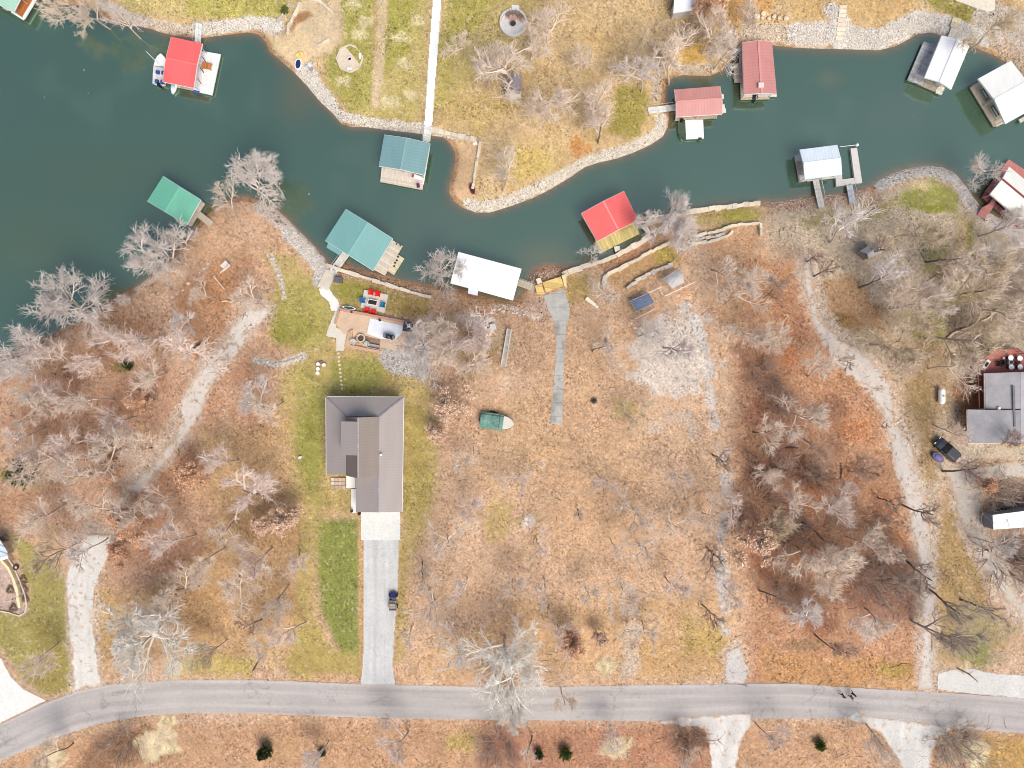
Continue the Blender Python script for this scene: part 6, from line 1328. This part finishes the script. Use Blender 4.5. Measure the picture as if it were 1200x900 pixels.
p = W(423.3, 396.5, TZ + .02); q = thing('fire_pit', 'round stone fire pit with cream rim on the fire terrace', 'fire pit', p)
mb = MB()
for k in range(16): a = k * 6.2832 / 16; mb.box(p + Vector((.58 * math.cos(a), .58 * math.sin(a), .22)), (.26, .22, .44), a + math.pi / 2)
mb.build('stone_ring', island_mat((222,204,182), .15), q); MB().lathe(p, [(.5, .05), (.5, .2), (.01, .26)], 16).build('ash_bed', mat((96,76,66), .95, .3, 6), q)
for x, y, rz, l in ((415.5,401,.9,'pale cushioned chair beside the round stone fire pit'),(430,404,-.5,'pale cushioned chair by the rear terrace wall')): deck_chair(l, x, y, TZ + .03, rz, (206,200,196), None)
p = W(439, 408, TZ); q = thing('garden_sofa', 'long grey outdoor sofa along the rear wall of the fire terrace', 'sofa', W(439, 406, TZ))
for nm, dz, dy, d in (('seat', .3, 0, (1.9, .75, .3)), ('backrest', .6, -.32, (1.9, .16, .6))): MB().box(W(437.5, 406, TZ + dz) + Vector((-dy * .2, dy, 0)), d, -.2).build(nm, mat((170,160,154), .9), q, bevel=.05)
p = W(457, 395, TZ + .07); q = thing('gas_grill', 'black gas grill at the edge of the white concrete pad', 'grill', p)
MB().box(p + Vector((0, 0, .45)), (1.5, .7, .8), -.25).build('cabinet', mat((40,42,44), .5), q); MB().box(p + Vector((0, 0, 1.0)), (.95, .62, .35), -.25).build('lid', mat((30,32,34), .3), q, bevel=.12)
for k in (-1, 1): MB().box(p + Vector((k * .72, -k * .18, .9)), (.45, .6, .05), -.25).build('side_shelf', mat((120,122,124), .4), q)
p = W(479, 383.5, TZ); q = thing('hot_tub', 'dark covered hot tub in the corner of the white concrete pad', 'hot tub', p); MB().box(p + Vector((0, 0, .35)), (1.5, 1.5, .7), -.2).build('tub', mat((96,88,84), .7), q, bevel=.08); MB().box(p + Vector((0, 0, .74)), (1.55, 1.55, .1), -.2).build('cover', mat((74,72,78), .7, .15), q, bevel=.03)
pot('dark pot on the white concrete pad by the brick edge', 445.5, 375.5, .2, .45, (50,48,48), TZ + .06); pot('small brown pot at the brick edge of the fire terrace', 412.5, 366, .18, .4, (110,70,56), TZ)
p = G(397.5, 328.5); q = thing('storage_box', 'grey storage box on the shore lawn beside the garden stairs', 'box', p); MB().box(p + Vector((0, 0, .35)), (1.3, .85, .7), -.15).build('box_body', mat((110,104,112), .7), q, bevel=.04); MB().box(p + Vector((0, 0, .74)), (1.38, .92, .08), -.15).build('lid', mat((104,98,106), .6), q, bevel=.03)
# stepping stones from the terrace to the house lawn
for i in range(10):
    x, y = 396.5 + i * .45, 414 + i * 4.6; tag(MB().rock(G(x, y, .0), .24, .35).build('stepping_stone', mat((226,206,176), .9, .1), None, G(x, y)), 'cream stepping stone in the row from terrace to grey house', 'stepping stone', 'stepping stones across the lawn')
for x, y, c, l in ((373.7,427,(244,236,226),'white bucket at the lake end of the lawn bucket row'),(373.5,432.5,(246,240,232),'white bucket in the middle of the lawn bucket row'),(373.2,437.5,(244,238,232),'white bucket at the house end of the lawn bucket row'),(380.5,428,(236,234,230),'white bucket with dark ring standing apart on the lawn')):
    p = G(x, y); q = thing('bucket', l, 'bucket', p, 'buckets on the lawn'); MB().lathe(p, [(.22,0),(.30,.5),(.32,.52),(.28,.52),(.26,.44)], 14).build('pail', mat(c, .5, .04), q); MB().lathe(p, [(.265,.43),(.01,.44)], 12).build('lid', mat((228,214,200), .6), q)
tag(loftbox(376.5, 424.5, gz(376,424), .7, .5, .25, .5, (128,118,110), 'boulder', 'small dark boulder beside the lawn buckets', 'boulder')[0])
t, R = loftbox(352, 536, gz(352,536), .7, .45, .3, .4, (232,226,218), 'boulder', 'white lone boulder in the lawn west of the house', 'boulder')
# ------------------------------------------------------------ centre-lot clutter
dm = pk((224,192,124), (638,345), (640,332), pitch=.9, var=.12, stain=.5, stain_c=(190,150,84)); g_ = gz(642, 335) + .45
t = thing('timber_landing', 'yellow timber landing at the head of the cracked boat ramp', 'landing', W(644, 335, g_))
MB().prism(P2([(627,334.5),(635,332),(638,345),(629,344.5)], g_), g_ - .5, g_).build('platform', dm, t); MB().prism(P2([(635.5,331),(657,324),(661.5,334.5),(640,342)], g_ + .05), g_ - .5, g_ + .05).build('platform', dm, t); MB().prism(P2([(658,323),(663,321.5),(664,336),(661.5,336)], g_), g_ - .6, g_ + .3).build('side_wall', mat((236,214,160), .85, .1), t); MB().prism(P2([(628,327),(633,325.5),(635.5,331),(630,333)], g_), g_ - .4, g_ + .02).build('step', mat((226,206,186), .9), t)
t = thing('plank_walkway', 'weathered grey plank walkway with side curbs in the leaf litter', 'walkway', G(592, 408)); zz = gz(592, 408) + .35
MB().prism(P2([(595,385),(599,386),(592,430),(587,430)], zz), zz - .15, zz).build('planks', pk((176,166,158), (593,385), (588,430), pitch=.5, var=.15), t)
for a, b in (((594.6,385),(586.8,430)),((599.2,386),(592.4,430))): MB().bar(W(*a, zz + .06), W(*b, zz + .06), .16, .2).build('curb', mat((206,198,190), .9), t)
def crate_box(name, label, pts, z0, h, c, cat, top=None):
    cx = sum(p[0] for p in pts) / len(pts); cy = sum(p[1] for p in pts) / len(pts); g0 = gz(cx, cy) + z0; t = thing(name, label, cat, W(cx, cy, g0)); c2 = [(cx + (x - cx) * .94, cy + (y - cy) * .94) for x, y in pts]
    MB().prism(P2(c2, g0 + h), g0 - .1, g0 + h).build('body', mat(c, .6, .08), t); MB().prism(P2(pts, g0 + h), g0 + h + .002, g0 + h + .08).build('lid', mat(top or c, .5, .06), t); return t
crate_box('garden_bench', 'cream storage bench with a hinged end alone in the leaf litter', [(688,347.5),(699,356.5),(697,359.5),(685.5,351)], 0, .5, (226,212,190), 'bench', (242,228,204)); crate_box('wooden_crate', 'small cream crate at the end of the storage bench', [(699,357.5),(702,359),(700,362),(697,360)], 0, .4, (226,206,186), 'crate', (236,220,204))
# grey canopy, blue tarp, white pipe rails
def canopy(label, px, z_low, rise, c, name, cat, ridge=True, c2=None):
    cx = sum(p[0] for p in px) / 4; cy = sum(p[1] for p in px) / 4; g0 = gz(cx, cy); A, B, C_, D = [W(x, y, g0 + z_low) for x, y in px]; t = thing(name, label, cat, W(cx, cy, g0)); n = 9; vs = []
    for i in range(n):
        u = i / (n - 1); hgt = rise * math.sin(math.pi * u)
        for j in range(7): v = j / 6; vs.append(lerp(lerp(A, B, u), lerp(D, C_, u), v) + Vector((0, 0, hgt + random.uniform(-.05, .05) - .12 * math.sin(math.pi * v))))
    MB().add(vs, [(i * 7 + j, (i + 1) * 7 + j, (i + 1) * 7 + j + 1, i * 7 + j + 1) for i in range(n - 1) for j in range(6)]).build('fabric_cover', mat(c, .8, .16, .9, fine=.07), t)
    for p in (A, B, C_, D): MB().tube((p.x, p.y, g0 - .2), p, .05, k=6).build('post', POST_M, t)
    for p, q in ((A, D), (B, C_), (A, B), (D, C_)): MB().tube(p - Vector((0,0,.06)), q - Vector((0,0,.06)), .04, k=6).build('frame_bar', POST_M, t)
    return t
canopy('arched pale grey canvas canopy beside the blue tarp shelter', [(775,337),(783,327),(799,315),(802,330)][0:0] or [(776,327),(788,338),(802,331),(796,315)][::-1], 2.0, .5, (190,186,184), 'canopy', 'canopy')
canopy('slate blue tarp shelter between white pipe rails', [(746,365),(738.5,352.5),(760,343.5),(766.5,355)], 1.6, .12, (110,122,146), 'tarp_shelter', 'shelter')
def rail(label, a, b, hgt, n=3, g='white pipe rails'):
    g0 = gz(*a); t = thing('pipe_rail', label, 'rail', G(*a), g); A = W(*a, g0 + hgt); B = W(*b, gz(*b) + hgt); MB().tube(A, B, .07, k=6).build('rail_bar', mat((244,228,216), .5, .04), t)
    for k in range(n): p = lerp(A, B, k / (n - 1)); MB().tube((p.x, p.y, p.z - hgt - .2), p, .05, k=6).build('post', POST_M, t)
rail('white pipe rail from blue tarp to grey canopy', (760.5,343), (775.5,336), 1.3); rail('short white pipe rail crossing beneath the grey canopy', (773,338), (777,346), 1.1, 2); rail('white pipe rail on the landward side of the blue tarp', (744,374), (768.5,361.5), 1.0); rail('thin grey pipe rail running out beyond the grey canopy', (779,347), (815,330), .8, 4)
# swing frame with white board
t = thing('swing_frame', 'collapsed swing frame of white pipes above the western bank', 'frame', G(262, 318))
for a, b, h1, h2 in (((250,323.5),(263.5,339.5),.6,.5),((261,318),(270,311),1.6,1.7),((258,320),(269,309.5),1.4,1.6)): MB().tube(W(*a, gz(*a) + h1), W(*b, gz(*b) + h2), .08, k=6).build('pipe', mat((240,226,214), .5), t)
for a in ((250,323.5),(263.5,339.5),(261,318),(270,311)): MB().tube(W(*a, gz(*a) - .1), W(*a, gz(*a) + (1.6 if a[0] > 260 and a[1] < 330 else .55)), .05, k=6).build('leg', DARK, t)
crate_box('wooden_table', 'white square table top beside the collapsed swing frame', [(258,311.5),(264.5,305),(268,309),(262,315)], 0, .7, (206,190,178), 'table', (238,224,214))
t = thing('fallen_log', 'pale curved log lying below the collapsed swing frame', 'log', G(266, 353)); MB().tube(G(260, 353, .15), G(266, 352.5, .17), .14, .13).tube(G(266, 352.5, .17), G(272.5, 355, .15), .13, .09).build('log', mat((236,198,164), .9), t)
for i, (a, b, r_, l) in enumerate([((545,437),(565,424),.16,'pale forked log in the litter under the forked tree'),((565,424),(578,418),.12,'thin mossy log next to the grey plank walkway'),((562,398),(572,412),.12,'short leaning log west of the plank walkway'),((560,389),(575,384),.16,'grey timber beam beside the small concrete block'),((985,543),(985,562),.14,'dark fallen trunk by the gravel curve in the rust woods'),((940,612),(968,636),.16,'dark fallen trunk in the middle of the rust woods'),((920,525),(943,526),.14,'dark log lying level in the upper rust woods'),((1122,783),(1146,799),.11,'dark thin branch lying on the white gravel shoulder'),((296,786),(306,768),.10,'dark dead branch on the grass above the road')]):
    t = thing('fallen_log', l, 'log', G(*a)); A, B = G(*a, r_ * .8), G(*b, r_ * .8); M_ = lerp(A, B, .5) + Vector((.2, .15, .02)); MB().tube(A, M_, r_, r_ * .85).tube(M_, B, r_ * .85, r_ * .4).build('log', mat((196,176,150) if i < 3 else (146,138,132) if i == 3 else (92,74,66), .9), t); MB().tube(M_, M_ + Vector((.5, .7, .35)), r_ * .45, r_ * .15, 6).build('branch_stub', mat((110,92,80), .9), t)
crate_box('concrete_block', 'pale concrete block beside the grey timber beam', [(574,380),(580,379),(582,386),(575,387)], 0, .45, (206,200,194), 'block')
# teal-covered boat on the lot
t, R, rz = boat('white-bowed boat under a faded teal tarp in the leaf litter', (564, 491.5), (603, 497), 2.4, (222,214,200), (226,218,204), z=gz(580,494) + .35, hgt=.7, name='covered_boat')
n_ = 8; vs = []
for i in range(n_):
    u = -.52 + .68 * i / (n_ - 1)
    for j in range(7): v = -1 + j / 3; vs.append(R(u, v * 1.32, .86 + .32 * (1 - v * v) * (.7 + .3 * math.sin(i * 1.7)) - (.45 if abs(v) > .9 else 0) + random.uniform(-.05, .05)))
MB().add(vs, [(i * 7 + j, (i + 1) * 7 + j, (i + 1) * 7 + j + 1, i * 7 + j + 1) for i in range(n_ - 1) for j in range(6)]).build('tarp', mat((110,150,136), .8, .4, 1.6, fine=.16), t)
for s_ in (-1, 1): MB().bar(R(-.3, s_ * .5, .05), R(.35, s_ * .4, .05), .1).build('trailer_rail', DARK, t); MB().tube(R(-.1, s_ * 1.15, -.05), R(-.1, s_ * .9, -.05), .32, k=14).build('wheel', BLACK, t)
p = W(563.5, 494, gz(563,494)); q = thing('spare_tyre', 'white tyre leaning at the stern of the teal-covered boat', 'tyre', p)
mb = MB(); k = 16
for i in range(k): a = 6.2832 * i / k; b_ = 6.2832 * (i + 1) / k; mb.tube(p + Vector((.28 * math.cos(a), .46 * math.sin(a), .3)), p + Vector((.28 * math.cos(b_), .46 * math.sin(b_), .3)), .09, k=6)
mb.build('tyre_ring', mat((232,222,212), .7), q)
tag(loftbox(578.5, 483.5, gz(578,483), 1.5, .6, .4, -.15, (44,34,32), 'firewood_log', 'dark charred log beside the teal-covered boat', 'log')[0])
# propane tank
p = G(1100.3, 464); q = thing('propane_tank', 'white propane tank on the leaf litter west of the maroon deck', 'propane tank', p); R = lambda y, z: p + Vector((0, y, z)); r_ = .5
prof = [(-1.32,.05),(-1.26,.25),(-1.12,.4),(-.9,.49),(-.7,r_),(.7,r_),(.9,.49),(1.12,.4),(1.26,.25),(1.32,.05)]; n = 18; vs = [R(y, .75) + Vector((rr * math.cos(6.2832 * i / n), 0, rr * math.sin(6.2832 * i / n))) for y, rr in prof for i in range(n)]
MB().add(vs, [tuple(range(n))[::-1], tuple((len(prof) - 1) * n + i for i in range(n))] + [(j * n + i, j * n + (i + 1) % n, (j + 1) * n + (i + 1) % n, (j + 1) * n + i) for j in range(len(prof) - 1) for i in range(n)]).build('tank', mat((250,248,244), .4, .03), q, smooth=True)
MB().lathe(R(0, 1.22), [(.16,0),(.16,.14),(.1,.2)], 12).build('valve_dome', mat((226,222,216), .5), q)
for y in (-.75, .75): MB().box(R(y, .13), (.8, .18, .3)).build('support_block', mat((170,166,160), .9), q)
# white garden globes
for x, y, r_, l in ((1126.8,327.2,.36,'biggest white garden globe on the olive yard'),(1121.5,329,.16,'smallest white garden globe next to the biggest one'),(1145,308.5,.24,'white garden globe nearest the dock of the northern pair'),(1147,316.5,.24,'white garden globe farther inland of the northern pair')):
    o = thing('garden_globe', l, 'garden globe', G(x, y)); c = G(x, y); prof = [(r_ * math.sin(math.pi * i / 8) + .001, r_ - r_ * math.cos(math.pi * i / 8)) for i in range(9)]; MB().lathe(c + Vector((0, 0, .12)), prof, 16).build('globe', mat((250,248,244), .35, .02), o, smooth=True); MB().lathe(c, [(r_ * .5, -.05), (r_ * .4, .16)], 12).build('foot', mat((160,150,140)), o)
pot('cream pot beside the maroon footbridge of the dock', 1154.8, 259, .3, .4, (250,226,180)); pot('dark ringed planter in the curved garden bed at the photo edge', 20, 664.5, .45, .35, (70,56,60), None, (220,190,176))
for x, y, l in ((27.5,679,'round plant clump near the planter in the curved bed'),(28.5,690,'plant clump midway along the outer strip of the curved bed'),(12.5,691,'dark plant clump inside the cream wall of the curved bed'),(30,701,'low plant clump toward the tip of the curved bed'),(16,712,'plant clump at the lowest end of the curved bed')):
    o = bpy.data.objects.new('bed_plant', tm); COL.objects.link(o); o.location = G(x, y); o.scale = (.4, .4, .45); o.material_slots[0].link = 'OBJECT'; o.material_slots[0].material = leafm((136,112,96), .3); tag(o, l, 'plant', 'plants in the curved garden bed')
# corner building, left edge
g0 = gz(3, 648); t = thing('garden_pavilion', 'pavilion with slatted blue-white roof cut by the photo edge beside the garden bed', 'pavilion', W(-8, 645, g0)); A = [W(x, y, g0 + 2.8) for x, y in ((-40,636),(0,632.5),(8.5,646),(9.5,652.5),(-40,660))]
MB().prism([p.to_2d() for p in A], g0 + 2.7, g0 + 2.85).build('roof', ribbed((206,220,232), 1.2, .9, .5, .5), t); MB().bar(W(-10,658.5,g0+2.9), W(9.5,652.5,g0+2.9), .5, .1).build('white_trim', WHITE, t); MB().prism(P2([(-40,640),(0,637),(6,650),(-40,657)], g0 + 2), g0 - .3, g0 + 2.68).build('wall', mat((190,170,150), .9), t)
# burnt ring on the bank
q = thing('campfire_ring', 'small dark stone campfire ring on the bank inland of the rose dock', 'fire ring', G(791.5, 53)); mb = MB()
for k in range(9): a = k * .698; mb.rock(G(791.5, 53, .06) + Vector((.35 * math.cos(a), .35 * math.sin(a), 0)), .14)
mb.build('stones', island_mat((96,84,80), .4), q); MB().lathe(G(791.5, 53, .05), [(.28, 0), (.01, .04)], 10).build('ash_bed', BLACK, q)
q = thing('campfire_ring', 'dark stone campfire ring in the open leaf litter of the centre lot', 'fire ring', G(696, 469.5)); mb = MB()
for k in range(10): a = k * .628; mb.rock(G(696, 469.5, .06) + Vector((.42 * math.cos(a), .42 * math.sin(a), 0)), .15)
mb.build('stones', island_mat((120,98,88), .4), q); MB().lathe(G(696, 469.5, .05), [(.3, 0), (.01, .04)], 10).build('ash_bed', BLACK, q)
# ------------------------------------------------------------ vehicles
def car(label, px, py, rz, L, Wd, c, name='parked_car', cat='car', hgt=1.45, roofc=None):
    p = G(px, py, .05); t = thing(name, label, cat, p); R = lambda x, y, z: p + Vector((x * math.cos(rz) - y * math.sin(rz), x * math.sin(rz) + y * math.cos(rz), z)); w = Wd / 2; pm = mat(c, .25, .05, spec=.6)
    st = [(-.5,.80,.62,.45),(-.47,.93,.88,.30),(-.3,1,.95,.24),(.15,1,.93,.24),(.36,.97,.84,.24),(.47,.86,.70,.30),(.5,.72,.58,.42)]; mb = MB(); vs = []
    for u, k, top, bot in st:
        for y, z in ((-w*k,bot),(-w*k*1.0,top*.72),(-w*k*.93,top),(0,top+.03),(w*k*.93,top),(w*k*1.0,top*.72),(w*k,bot)): vs.append(R(u * L, y, z))
    n = 7; mb.add(vs, [tuple(range(n)), tuple(6 * n + i for i in range(n))[::-1]] + [(j*n+i, (j+1)*n+i, (j+1)*n+(i+1)%n, j*n+(i+1)%n) for j in range(6) for i in range(n)]); mb.build('body', pm, t, smooth=False, bevel=.03)
    a, b, c2, d = -.44, -.33, .02, .2; rw = w * .78
    MB().add([R(b*L,-rw,hgt),R(c2*L,-rw,hgt),R(c2*L,rw,hgt),R(b*L,rw,hgt),R((b+.01)*L,-rw*.9,hgt+.03),R((c2-.01)*L,-rw*.9,hgt+.03),R((c2-.01)*L,rw*.9,hgt+.03),R((b+.01)*L,rw*.9,hgt+.03)], [(4,5,6,7),(0,1,5,4),(1,2,6,5),(2,3,7,6),(3,0,4,7)]).build('roof', mat(roofc or c, .25, .05, spec=.6), t)
    gl = mat((24,28,34), .05, .02, spec=.8); ww = w * .93
    MB().add([R(d*L,-ww*.95,.93),R(d*L,ww*.95,.93),R(c2*L,rw,hgt),R(c2*L,-rw,hgt)], [(0,1,2,3)]).build('windshield', gl, t); MB().add([R(a*L,-ww*.95,.95),R(a*L,ww*.95,.95),R(b*L,rw,hgt),R(b*L,-rw,hgt)], [(3,2,1,0)]).build('rear_window', gl, t)
    for s_ in (-1, 1):
        MB().add([R(a*L,s_*ww*.95,.95),R(d*L,s_*ww*.95,.93),R(c2*L,s_*rw,hgt),R(b*L,s_*rw,hgt)], [(0,1,2,3)]).build('side_window', gl, t)
        for u in (-.31, .31): o = MB().tube(R(u*L,s_*(w-.2),.32),R(u*L,s_*(w+.01),.32),.33,k=18).build('wheel', BLACK, t); MB().tube(R(u*L,s_*(w-.0),.32),R(u*L,s_*(w+.025),.32),.2,k=12).build('rim', mat((170,170,174),.3), o)
        MB().box(R(.485*L,s_*w*.6,.66),(.12,.35,.14),rz).build('headlight', mat((236,238,240),.1), t); MB().box(R(-.49*L,s_*w*.65,.78),(.08,.3,.14),rz).build('tail_light', mat((150,20,20),.3), t); MB().box(R(.16*L,s_*(w+.1),.98),(.2,.18,.14),rz).build('mirror', pm, t)
    return t
car('dark navy car parked on the gravel pad below the grey house', 1107.3, 526.5, math.atan2(13, -14) , 4.4, 1.85, (46,52,66))
t, R = loftbox(1096.5, 535.5, gz(1096,535), 2.1, 1.25, .7, math.atan2(-7, 9), (110,100,150), 'covered_motorcycle', 'small purple covered vehicle parked next to the dark navy car', 'covered vehicle'); MB().lathe(R(0,0,.68), [(.5,0),(.42,.18),(.2,.3),(.02,.34)], 14, 1.5, .9, math.atan2(-7, 9)).build('cover_dome', mat((132,122,176), .6, .12), t)
for s_ in (-1, 1): MB().tube(R(s_ * .7, -.1, .25), R(s_ * .7, .1, .25), .28, k=14).build('wheel', BLACK, t)
def buggy(label, px, py, rz):
    p = G(px, py, .08); t = thing('utility_buggy', label, 'utility vehicle', p); R = lambda x, y, z: p + Vector((x*math.cos(rz)-y*math.sin(rz), x*math.sin(rz)+y*math.cos(rz), z))
    MB().box(R(0,0,.45),(2.9,1.15,.25),rz).build('chassis', mat((120,112,108),.7), t, bevel=.05); MB().add([R(.75,-.6,.6),R(1.6,-.45,.55),R(1.6,.45,.55),R(.75,.6,.6),R(.75,-.55,.98),R(1.5,-.4,.78),R(1.5,.4,.78),R(.75,.55,.98)], [(0,1,5,4),(1,2,6,5),(2,3,7,6),(3,0,4,7),(4,5,6,7)]).build('hood', mat((52,56,120),.35), t)
    for y in (-.3,.3): MB().box(R(-.05,y,.75),(.5,.5,.25),rz).build('seat', mat((190,174,156),.8), t, bevel=.05); MB().box(R(-.3,y,1.05),(.12,.5,.5),rz).build('backrest', mat((190,174,156),.8), t)
    cb = MB(); cb.box(R(-1.0,0,.72),(1.0,1.3,.06),rz); cb.box(R(-1.5,0,.88),(.06,1.3,.32),rz); cb.box(R(-1.0,.64,.88),(1.0,.06,.32),rz); cb.box(R(-1.0,-.64,.88),(1.0,.06,.32),rz); cb.build('cargo_bed', mat((180,168,158),.8), t)
    rb = MB()
    for y in (-.6,.6): rb.bar(R(.65,y,.7),R(.3,y*.9,1.85),.05); rb.bar(R(.3,y*.9,1.85),R(-.45,y*.9,1.85),.05); rb.bar(R(-.45,y*.9,1.85),R(-.5,y,.7),.05)
    for x in (.3,-.45): rb.bar(R(x,-.54,1.85),R(x,.54,1.85),.05)
    rb.build('roll_cage', BLACK, t); MB().bar(R(.35,.3,1.0),R(.5,.3,.85),.3,.04).build('steering_wheel', BLACK, t)
    for x in (-1.0,1.05):
        for s_ in (-1,1): MB().tube(R(x,s_*.5,.3),R(x,s_*.78,.3),.33,k=16).build('wheel', BLACK, t)
buggy('blue-nosed utility buggy at the edge of the gravel driveway', 461.3, 703.5, math.pi/2); bpy.data.objects['utility_buggy'].scale = (.88, .88, .88)
# ------------------------------------------------------------ people on the road
def skin_mesh(name, J, E, m, parent, sub=1):
    o0 = OFF[parent.name]; me = bpy.data.meshes.new(name); me.from_pydata([Vector(j[0]) for j in J], E, []); o = link_mesh(name, me, m, parent)
    md = o.modifiers.new('skin', 'SKIN'); md.use_smooth_shade = True
    for i, j in enumerate(J): v = me.skin_vertices[0].data[i]; v.radius = (j[1], j[2] if len(j) > 2 else j[1]); v.use_root = (i == 0)
    s_ = o.modifiers.new('sub', 'SUBSURF'); s_.levels = sub; s_.render_levels = sub; return o
def person(label, px, py, rz, top, legc, hair, stride=.28, lead=None, hat=None):
    t = thing('person', label, 'person', G(px, py, .11), 'people walking on the road', rz); sk = mat((214,166,140), .6, .05)
    J = [((0,0,.95),.13,.10),((0,0,1.15),.13,.1),((0,0,1.38),.15,.1),((0,0,1.52),.055),((0,.02,1.63),.085,.1),((0,.02,1.75),.06,.07)]; E = [(0,1),(1,2),(2,3),(3,4),(4,5)]
    for s_ in (-1, 1):
        n = len(J); f = s_ * stride; J += [((s_*.10,0,.88),.09),((s_*.10,f*.45,.5),.062),((s_*.10,f*.7,.1),.042),((s_*.11,f*.7+.15,.04),.04)]; E += [(0,n),(n,n+1),(n+1,n+2),(n+2,n+3)]
        n = len(J); J += [((s_*.2,0,1.42),.058),((s_*.27,-f*.25,1.14),.043),((s_*.26,-f*.7,.9),.034),((s_*.25,-f*.85,.82),.038)]; E += [(2,n),(n,n+1),(n+1,n+2),(n+2,n+3)]
        for k in range(5): m_ = len(J); J.append(((s_*.25 + (k-2)*.018, -f*.85 + (.03 if k == 0 else 0), .74 - (.02 if k in (2,3) else 0)), .009)); E.append((n+3, m_))
    skin_mesh('body', J, E, sk, t)
    Jk = [((0,0,.93),.155,.125),((0,0,1.15),.155,.125),((0,0,1.4),.175,.125),((0,0,1.5),.075)]; Ek = [(0,1),(1,2),(2,3)]
    for s_ in (-1, 1): f = s_ * stride; n = len(Jk); Jk += [((s_*.21,0,1.43),.075),((s_*.275,-f*.25,1.14),.06),((s_*.262,-f*.68,.92),.05)]; Ek += [(2,n),(n,n+1),(n+1,n+2)]
    skin_mesh('jacket', Jk, Ek, mat(top, .8, .1), t)
    Jt = [((0,0,.97),.145,.115)]; Et = []
    for s_ in (-1, 1): f = s_ * stride; n = len(Jt); Jt += [((s_*.10,0,.86),.108),((s_*.10,f*.45,.5),.078),((s_*.10,f*.7,.12),.06)]; Et += [(0,n),(n,n+1),(n+1,n+2)]
    skin_mesh('trousers', Jt, Et, mat(legc, .85, .1), t)
    q = MB().lathe(Vector((0, -.01, 1.68)), [(.112,-.06),(.118,.0),(.1,.07),(.05,.115),(.005,.125)], 14, .92, 1.05); OFF['_0'] = Vector((0,0,0))
    me = bpy.data.meshes.new('hair'); me.from_pydata(q.v, [], q.f); me.polygons.foreach_set('use_smooth', np.ones(len(me.polygons), bool)); link_mesh('hat' if hat else 'hair', me, mat(hat or hair, .8), t)
    fc = MB()
    for x in (-.032, .032): fc.box((x, .108, 1.665), (.022, .012, .012))
    me = bpy.data.meshes.new('eyes'); me.from_pydata(fc.v, [], fc.f); link_mesh('eyes', me, mat((40,30,28), .3), t)
    ns = MB().tube((0, .10, 1.665), (0, .135, 1.63), .008, .014, 6); me = bpy.data.meshes.new('nose'); me.from_pydata(ns.v, [], ns.f); link_mesh('nose', me, sk, t)
    return t
person('person in all black walking apart on the road', 984.5, 812, 2.2, (20,20,22), (18,18,20), (30,24,20)); person('person in black jacket walking beside the white-capped walker', 996.6, 810.2, 2.2, (18,18,22), (30,30,34), (40,30,26), -.26); person('person in grey jacket and white cap walking on the road', 994.6, 814, 2.2, (96,96,104), (24,24,28), (60,50,40), .26, hat=(240,240,240))
# ================================================================== LIGHT AND CAMERA
w = bpy.data.worlds.new('World'); SC.world = w; w.use_nodes = True; nt = w.node_tree; bg = nt.nodes['Background']
sky = nt.nodes.new('ShaderNodeTexSky'); sky.sky_type = 'NISHITA'; sky.sun_disc = False
SUN_EL, SUN_AZ = math.radians(56), math.radians(150)        # azimuth clockwise from the top of the photo
sky.sun_elevation = SUN_EL; sky.sun_rotation = SUN_AZ; sky.air_density = 1.0; sky.dust_density = 4.0; sky.ozone_density = 1.0; sky.altitude = 0
link(nt, sky.outputs[0], bg.inputs['Color']); bg.inputs['Strength'].default_value = SKY_STRENGTH
sd = Vector((math.sin(SUN_AZ) * math.cos(SUN_EL), math.cos(SUN_AZ) * math.cos(SUN_EL), math.sin(SUN_EL)))
ld = bpy.data.lights.new('sun', 'SUN'); ld.energy = SUN_STRENGTH; ld.angle = math.radians(SUN_ANGLE); ld.color = (1.0, 0.94, 0.86)
lo = bpy.data.objects.new('sun', ld); COL.objects.link(lo); lo.rotation_euler = (-sd).to_track_quat('-Z', 'Y').to_euler(); lo.location = sd * 200
cd = bpy.data.cameras.new('camera'); co = bpy.data.objects.new('camera', cd); COL.objects.link(co); SC.camera = co
co.location = (0, 0, H); co.rotation_euler = (0, 0, 0); cd.sensor_width = 36; cd.lens = 36 * H / (1200 * S); cd.clip_end = 20000; cd.clip_start = 1
SC.view_settings.view_transform = 'Standard'; SC.view_settings.look = 'None'; SC.view_settings.exposure = 0; SC.view_settings.gamma = 1
SC.render.resolution_x = 1024; SC.render.resolution_y = 768
if hasattr(SC, 'cycles'): SC.cycles.pixel_filter_type = 'BLACKMAN_HARRIS'; SC.cycles.filter_width = 0.95; SC.cycles.max_bounces = 6; SC.cycles.diffuse_bounces = 4; SC.cycles.transparent_max_bounces = 4
